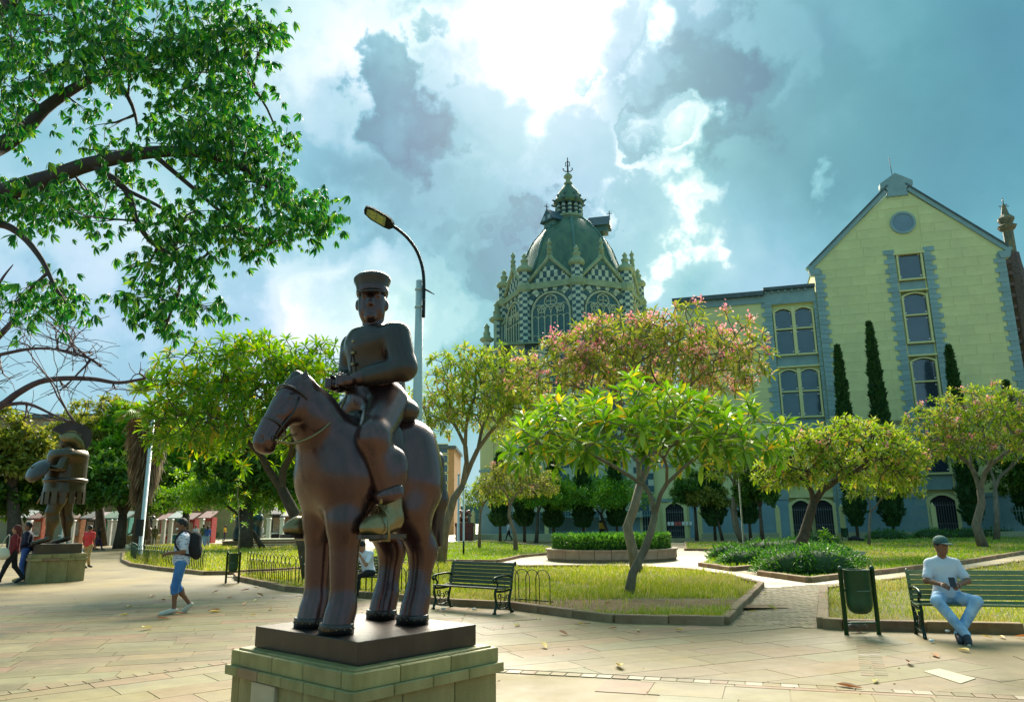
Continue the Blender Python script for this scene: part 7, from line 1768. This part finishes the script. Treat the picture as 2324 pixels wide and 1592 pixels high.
def pole(label, px, ybot, pxt, ytop, wpx, name='pole', m_=M_pole, band=None, Yo=None):
    b = ground(px, ybot); b = Vector((b.x, b.y, 0)); Y = b.y; t = thing('utility_pole', label, 'pole', b, group=None); r = wpx*Y/FPX/2; z = zat(pxt, ytop, Y); top = atd(pxt, ytop, Y)-b
    m = MB(); m.tube([(0,0,0),(0,0,.02),(0,0,z)], [r*1.7,r,r*.8], 10); m.build('shaft', m_, t)
    m = MB(); m.lathe([(r*.95,z-.12),(r*.95,z+.02),(.01,z+.05)],10); m.build('cap', m_, t)
    m = MB(); m.bbox(-r*1.9,r*1.9,-r*1.9,r*1.9,0,.025,.01); m.build('foot_plate', m_, t)
    if band: m = MB(); m.lathe([(r*1.02,band[0]),(r*1.1,band[0]+.01),(r*1.1,band[1]),(r*1.02,band[1]+.01)],10); m.build('band', band[2], t)
    return t, Y, z
t, Y, z = pole('tall pale pole rising left of the shaggy palm, black box near its foot', 317, 1262, 331, 908, 10.5)
m = MB(); m.box(-.16,.16,-.45,-.2,1.1,2.0); m.build('meter_box', M_iron, t)
pole('slim pale pole just right of the shaggy palm', 337, 1214, 343, 1040, 7.5); pole('pale pole at the far left edge, taller of the two', 9, 1218, 12, 985, 9); pole('pale pole at the far left edge, second from the edge', 22, 1219, 25, 1032, 8)
pole('slim pale blue pole right behind the rump of the bronze horse', 1040, 1227, 1046, 1075, 6); 
t, Y, z = pole('thin pole with a green painted foot right of the red statue', 1052, 1262, 1055, 1060, 4); m = MB(); m.lathe([(.05,0),(.05,.75)],8); m.build('painted_foot', M_cast, t)
t, Y, z = pole('pale blue pole before the gable wall, globe lamp on its arm', 2126, 1215, 2104, 900, 11, m_=mat('pale_blue_pole',(.42,.60,.64),.5,scale=2))
m = MB(); m.tube(refine([Vector(p) for p in ((0,0,z-.1),(-.05,0,z+.5),(-.4,0,z+.75),(-.8,0,z+.6))],4), .05, 6); m.build('arm', M_pole, t)
m = MB(); m.lathe([(.02,-.32),(.22,-.24),(.32,0),(.22,.24),(.02,.32)], 14); o = m.build('globe', mat_white, t); o.location = (-1.0, 0, z-.8)
m = MB(); m.tube([(0,0,z-1.3),(-.9,0,z-1.15)], .04, 5); m.build('bracket', M_pole, t)
pole('thin metal stake pole in the shrub bed', 1690, 1262, 1690, 1090, 4, m_=mat('olive_stake',(.25,.26,.16),.6))
b = ground(1367,1226); t, Y, z = pole('grey pole banded black and yellow behind the hedge planter', 1367, 1226, 1367, 1090, 12)
for z0, z1, mt in ((.6,1.0,M_iron),(1.0,1.55,mat('amber_band',(.7,.38,.03),.5)),(1.55,1.75,M_iron)): m = MB(); m.lathe([(.24,z0),(.245,z0+.01),(.245,z1-.005),(.24,z1)],12); m.build('band', mt, t)

M_bin = mat('green_bin_paint', (.008,.05,.02), .42, scale=4, col2=(.018,.085,.03), bump=.1, bscale=30)
def litter_bin(label, px0, px1, ybot, H, rz=0.0, group='green litter bins on posts'):
    a, b = ground(px0, ybot), ground(px1, ybot); c = (a+b)/2; wd = (b-a).length*.96; t = thing('litter_bin', label, 'litter bin', Vector((c.x,c.y,0)), rz, group)
    for s in (-1,1):
        m = MB(); m.lathe([(.032,0),(.032,H-.03),(.036,H-.03),(.036,H-.005),(.02,H+.015),(.002,H+.02)], 12, (s*wd/2,0,0)); m.build('post', M_bin, t)
        m = MB(); m.box(-.05,.05,-.012,.012,-.02,.02); o = m.build('pivot', M_bin, t); o.location = (s*(wd/2-.05),0,H*.66)
    m = MB(); m.beam((-wd/2-.02,0,.17),(wd/2+.02,0,.17),.05,.022); m.build('crossbar', M_bin, t)
    r = wd*.385; prof = [(r*.15,.285),(r*.5,.295),(r*.8,.33),(r*.96,.39),(r,.46),(r*1.02,H-.05),(r*1.05,H-.045),(r*1.05,H-.03),(r*.97,H-.03),(r*.95,.5),(r*.1,.34)]
    m = MB(); m.lathe(prof, 28); m.build('barrel', M_bin, t)
    m = MB(); m.box(-r*.55,r*.5,-.002,.002,-.008,.008); o = m.build('worn_lettering_strip', mat('worn_pale_print_%d'%int(px0),(.03,.10,.05),.6,scale=60,col2=(.15,.22,.15)), t); o.location = (0,-r*1.02-.002,H*.66); 
    m = MB(); m.lathe([(r*.9,H-.12),(r*.9,H-.115)],20); m.build('inner_dark', M_dark, t); return t
litter_bin('big green bin on two posts beside the kerb at the right, front view', 1919, 1998, 1440, .935)
litter_bin('dark green bin beside the fenced bed at the left', 513, 540, 1322, .86, radians(10))
litter_bin('small far green bin on the pavement right of the young plant', 1911, 1927, 1228, 1.0); litter_bin('small far green bin beside the palace wall left of the double gate', 1752, 1766, 1214, .95)
litter_bin('tiny far bin on the pavement beyond the left bed', 487, 495, 1226, .95)
t = thing('dark_bag', 'black rubbish bag on the pavement right of the far bin', 'bag', ground(1940,1229)); sdf('bag_body', [E_((0,0,.2),(.4,.25,.24),.1), E_((.5,.1,.12),(.3,.2,.14),.1)], .05, [M_blk], t)

# ---- low hoop fences
M_hoop = mat('green_hoop_iron', (.012,.06,.03), .45, metal=.3, scale=6, var=.3)
def hoops(label, pts, sp, wd, h, h2=None, group='low hoop fences round the beds', r=.009, m_=None, off=0.0):
    """overlapping hoops along a polyline, alternating heights"""
    P = [Vector((p[0],p[1],0)) for p in pts]; t = thing('hoop_fence', label, 'fence', P[0], group=group); seg = [(b-a).length for a, b in zip(P[:-1],P[1:])]; T = sum(seg); n = int(T/sp); mes = {}
    for k in (0,1):
        hh = h if k == 0 or not h2 else h2; m = MB(); q = [(-wd/2,0,0),(-wd/2,0,hh-wd/2)]+[(-wd/2*cos(pi*i/10),0,hh-wd/2+wd/2*sin(pi*i/10)) for i in range(1,10)]+[(wd/2,0,hh-wd/2),(wd/2,0,0)]
        m.tube(q, r, 5); mes[k] = m.mesh('hoop', m_ or M_hoop)
    for i in range(n):
        s = (i+.5)*sp; j = 0
        while j < len(seg)-1 and s > seg[j]: s -= seg[j]; j += 1
        d = (P[j+1]-P[j]).normalized(); p = P[j]+d*s; o = link('hoop', mes[i%2], t); o.location = p-P[0]+Vector((0,0,.03)); o.rotation_euler = (0,0,math.atan2(d.y,d.x)+R_.uniform(-.03,.03))
    for a, b in zip(P[:-1],P[1:]):
        m = MB(); m.beam(a-P[0]+Vector((0,.012,.13)), b-P[0]+Vector((0,.012,.13)), .008, .022); m.build('rail', m_ or M_hoop, t)
    return t
def inset(pts, c, f): return [p+(c-p).normalized()*f for p in pts]
cB = ground(500,1262); P_ = inset(gp([(283,1268),(300,1281),(360,1290),(466,1301)]), cB, .25)
hoops('low hoop fence along the front of the left bed, behind the walking man', P_, .17, .30, .82, .66)
P_ = gp([(560,1314),(655,1335),(760,1346),(909,1354),(1000,1365)]); hoops('long low hoop fence running behind the legs of the bronze horse', P_, .18, .34, .80, .62)
P_ = gp([(1150,1372),(1190,1375),(1256,1381)]); hoops('short run of four tall green hoops right of the empty bench', P_, .27, .36, .68)
P_ = gp([(283,1255),(330,1240),(400,1238)]); hoops('pale hoops at the back of the left bed', P_, .3, .4, .5, m_=mat('pale_hoop_iron',(.5,.5,.35),.5))
P_ = gp([(560,1226),(648,1226)]); hoops('white hoops on the far pavement left of the horse', P_, .45, .7, .55, r=.03, m_=mat_white)

# ---- pigeon under the right bin
pg = ground(1948,1434); t = thing('pigeon', 'brown speckled pigeon pecking under the green bin', 'bird', pg, radians(15))
M_pig = mat('pigeon_feather', (.09,.07,.06), .7, scale=30, col2=(.28,.24,.2))
sdf('body', [E_((0,0,.10),(.10,.055,.055),.02), C_((-.06,0,.105),(-.19,0,.085),.04,.015,.03), C_((.07,0,.11),(.13,0,.085),.032,.024,.02), E_((.145,0,.07),(.026,.020,.021),.01), C_((.165,0,.06),(.185,0,.045),.007,.003,.004)], .006, [M_pig], t)
for s in (-1,1): m = MB(); m.tube([(0,s*.02,.06),(.005,s*.02,.005),(.035,s*.025,.003)], .005, 5); m.build('leg', mat('pigeon_leg_%d'%(s+1),(.4,.12,.1),.6), t); sdf('wing', [ell((-.03,s*.045,.115),(.11,.016,.04),.01,1,None)], .006, [M_pig], t)

# ---- fallen leaves and litter
M_fall = [leafmat('fallen_leaf_%d'%i, [(0,c),(1,tuple(x*1.2 for x in c))], .2, .6) for i, c in enumerate(((.55,.42,.10),(.30,.14,.05),(.62,.55,.22),(.42,.20,.07)))]
lfm = [mesh_np('fallen_leaf', *leaf_template(.26,.30,.35,-.12,4), M_fall[i]) for i in range(4)]
spots = [(1322,1384,'A'),(1356,1387,'A'),(1372,1371,'A'),(1507,1387,'A'),(1531,1392,'A'),(1562,1383,'A'),(1600,1388,'A'),(1622,1402,'A'),(1636,1385,'A'),(1655,1375,'A'),(1700,1385,'A'),(1573,1398,'A'),(1418,1345,'A'),(1330,1416,0),(1380,1425,0),(1448,1427,0),(1530,1427,0),(1765,1382,0),(1740,1345,0),(398,1423-70,0),(376,1376-15,0),(480,1356-12,0),(512,1356,0),(545,1340,0),(575,1362,0),(598,1352,0),(470,1430-45,0),(420,1441-50,0),(385,1447-45,0),(300,1404-30,0),(550,1372,0),(590,1334,0),(268,1395,0),(345,1423,0),(352,1350,0),(505,1385,0),(565,1395,0),(615,1380,0),(1240,1470,0),(1400,1506,0),(2172,1470,0),(2255,1447,0),(2280,1446,0),(2300,1442,0),(2130,1490,0),(1960,1560,0),(1990,1540,0),(2060,1500,0),(1290,1440,0),(1180,1415,0),(1220,1405,0)]
for i, (x, y, w_) in enumerate(spots):
    z = .075 if w_ == 'A' else .02; p = ground(x, y, z); k = R_.randrange(4); o = link('fallen_leaf', lfm[k]); o.location = p; o.rotation_euler = (R_.uniform(-.15,.15), R_.uniform(-.1,.1), R_.uniform(0,6.28)); s = R_.uniform(.55,1.15); o.scale = (s,s,s)
    cn = ('straw-coloured','dark brown','pale cream','reddish brown')[k]; wh = 'bare earth under the leaning tree' if w_ == 'A' else 'paving right of the bronze rider' if x > 1100 else 'paving left of the bronze rider'
    tag(o, cn+' fallen leaf lying on the '+wh, 'leaf', cn+' fallen leaves on the '+wh)
mb = MB(); rq = np.random.default_rng(2); n = 420; X = rq.uniform(-13,13,n); Yq = rq.uniform(4.5,20,n)
for x, y in zip(X, Yq):
    if in_any(np.array([[x,y]]))[0]: continue
    s = rq.uniform(.008,.026); a = rq.uniform(0,3); mb.add([(x-s*cos(a),y-s*sin(a),.013),(x+s*cos(a),y+s*sin(a),.013),(x+s*.4,y+s*.5,.013+s*.5)], [(0,1,2)])
o = mb.build('debris', M_fall[1]); tag(o, 'specks of dry leaf and grit scattered over the paving', 'debris', kind='stuff')
for i, (x, y) in enumerate(((2150,1434),(2114,1456),(1075,1383),(1005,1382),(620,1325))):
    t = thing('paper_scrap', ['crumpled white paper under the occupied bench','white paper scrap beside the front foot of the occupied bench','white scrap beneath the empty bench','small pale scrap at the kerb left of the empty bench','pale stone lying in the fenced bed'][i], 'litter', ground(x,y,.01)); sdf('wad', [E_((0,0,.02),(.035,.025,.02),.01), E_((.03,.02,.02),(.025,.02,.015),.01)], .008, [mat_white if i < 4 else M_plant], t)

# ================================================================ far left: buildings and stalls round the square
def building(label, px0, px1, ytop, Y, wallm, floors=4, roof=None, dep=14, win=True):
    a, b = atd(px0, 1190, Y), atd(px1, 1190, Y); zt = zat((px0+px1)/2, ytop, Y); t = thing('city_building', label, 'building', Vector((a.x, Y, 0))); W = b.x-a.x
    m = MB(); m.box(0, W, .02, dep, 0, zt); m.build('wall', wallm, t); m = MB(); m.bbox(-.3, W+.3, -.4, dep, zt, zt+.5, .05); m.build('parapet', roof or M_trim, t)
    if win:
        nf = floors; fh = (zt-4)/nf; nw = max(3, int(W/3.4)); gm_ = M_glass
        wm = MB().box(-.75,.75,-.04,.02,0,1.5).mesh('pane', gm_); fm_ = MB(); 
        for q in ((-.85,.85,-.1,.02,1.5,1.62),(-.85,.85,-.12,.02,-.12,0),(-.85,-.75,-.1,.02,0,1.5),(.75,.85,-.1,.02,0,1.5)): fm_.box(*q)
        fm_ = fm_.mesh('frame', M_frame)
        for f in range(nf):
            for k in range(nw):
                wr_ = link('window', fm_, t); wr_.location = ((k+.5)*W/nw, 0, 4.6+f*fh); link('pane', wm, wr_)
    return t
M_tan = mat('tan_render', (.30,.22,.12), .8, scale=1, col2=(.38,.28,.16)); M_brk = mat('orange_brick_render', (.36,.20,.09), .85, scale=2, col2=(.44,.26,.13)); M_och = mat('ochre_render', (.42,.33,.14), .85, scale=1.4)
building('low tan building with a flat dark roof behind the bronze soldier', -160, 192, 950, 92, M_tan, 4, M_roofm)
building('orange-brown apartment block seen through the trees behind the palm', 196, 430, 1075, 98, M_brk, 4, M_roofm)
building('ochre block seen through gaps in the trees left of the rider', 434, 700, 1080, 102, M_och, 4, M_roofm)
building('orange block behind the crown of the broad frangipani', 704, 1030, 1020, 112, M_brk, 6, M_roofm)
stalls = [(150,1155,1200,(.03,.30,.38)),(172,1160,1200,(.5,.2,.08)),(205,1160,1200,(.05,.05,.05)),(228,1162,1200,(.5,.05,.08)),(252,1160,1200,(.05,.35,.15)),(375,1165,1200,(.45,.03,.04)),(402,1160,1200,(.03,.25,.25)),(430,1164,1200,(.35,.02,.02)),(470,1160,1200,(.5,.05,.05)),(60,1158,1200,(.35,.30,.2)),(85,1160,1200,(.45,.1,.05)),(628,1150,1200,(.04,.04,.05)),(655,1155,1200,(.2,.1,.05)),(282,1160,1200,(.1,.4,.35))]
names = ['turquoise','orange','black','crimson','green','dark red','teal','maroon','scarlet','beige','rust','charcoal','brown','aqua']
for i, (x, yt, yb, c) in enumerate(stalls):
    Y = 74.0; p = atd(x, 1190, Y); wdt = 23/FPX*Y*.46; h = zat(x, yt, Y)
    t = thing('market_stall', names[i]+'-fronted street stall far across the square', 'stall', Vector((p.x,Y,0)), group='street stalls along the far side')
    m = MB(); m.box(-wdt,wdt,0,1.2,0,h*.82); m.build('cabin', mat('stall_%d'%i, c, .7, scale=2, var=.3), t)
    m = MB(); m.add([(-wdt-.15,-.9,h*.8),(wdt+.15,-.9,h*.8),(wdt+.15,1.2,h*1.02),(-wdt-.15,1.2,h*1.02),(-wdt-.15,-.9,h*.76),(wdt+.15,-.9,h*.76),(wdt+.15,1.2,h*.98),(-wdt-.15,1.2,h*.98)], [(0,1,2,3),(7,6,5,4),(0,4,5,1),(1,5,6,2),(2,6,7,3),(3,7,4,0)]); m.build('awning', mat('awning_%d'%i, tuple(.06+.25*v+.5*(i%3==0)*.4 for v in c), .7), t)
    m = MB(); m.box(-wdt*.75,wdt*.75,-.02,0,.95,h*.7); m.build('counter_opening', mat('stall_goods_%d'%i,(.1,.08,.06),.8,scale=12,col2=(.6,.45,.35)), t)
    m = MB(); m.box(-wdt*.7,wdt*.6,-.5,-.02,.8,.92); m.build('counter', mat_white, t)
for pi_, x in enumerate((68,148,166,250,262,352,372,388,458,610,640)):
    p = atd(x, 1190, 69); pb = thing('white_post', ('white concrete post far left, left of the bronze soldier','white post just right of the bronze soldier','white post a little right of the bronze soldier','white post left of the shaggy palm','second white post left of the shaggy palm','white post right of the shaggy palm','white post left of the backpack man','white post behind the head of the backpack man','white post right of the backpack man','white post beside the dark torso statue','white post by the stone steps')[pi_], 'post', Vector((p.x,69,0)), group='white posts along the far side'); m = MB(); m.bbox(-.16,.16,-.16,.16,0,2.1,.03); m.build('shaft', mat_white, pb); m = MB(); m.bbox(-.2,.2,-.2,.2,2.1,2.25,.03); m.build('cap', mat_white, pb)
t = thing('stone_steps', 'wide pale stone steps right of the dark torso statue', 'steps', Vector(((atd(640,1200,56)).x,56,0)))
for i in range(4):
    m = MB(); m.bbox(-3.2+.3*i, 5.5, -1.2+.4*i, 3, .16*i, .16*(i+1)-.004, .02); m.build('step', M_plinth if i % 2 else M_ped2, t)
# far hills closing the horizon
m = MB(); pts = []
for i in range(80):
    a = radians(-75+150*i/79); h = 38+16*sin(i*.31)+9*sin(i*.83+1); pts.append((1400*sin(a), 1400*cos(a), h))
vs = [(x,y,-5) for x,y,z in pts]+pts; n = len(pts); m.add(vs+[(x*1.3,y*1.3,z*1.4) for x,y,z in pts], [(i,i+1,n+i+1,n+i) for i in range(n-1)]+[(n+i,n+i+1,2*n+i+1,2*n+i) for i in range(n-1)], 0, True); tag(m.build('hills', mat('far_hill_green',(.05,.10,.07),.9,scale=.02,col2=(.08,.14,.10))), kind='structure')
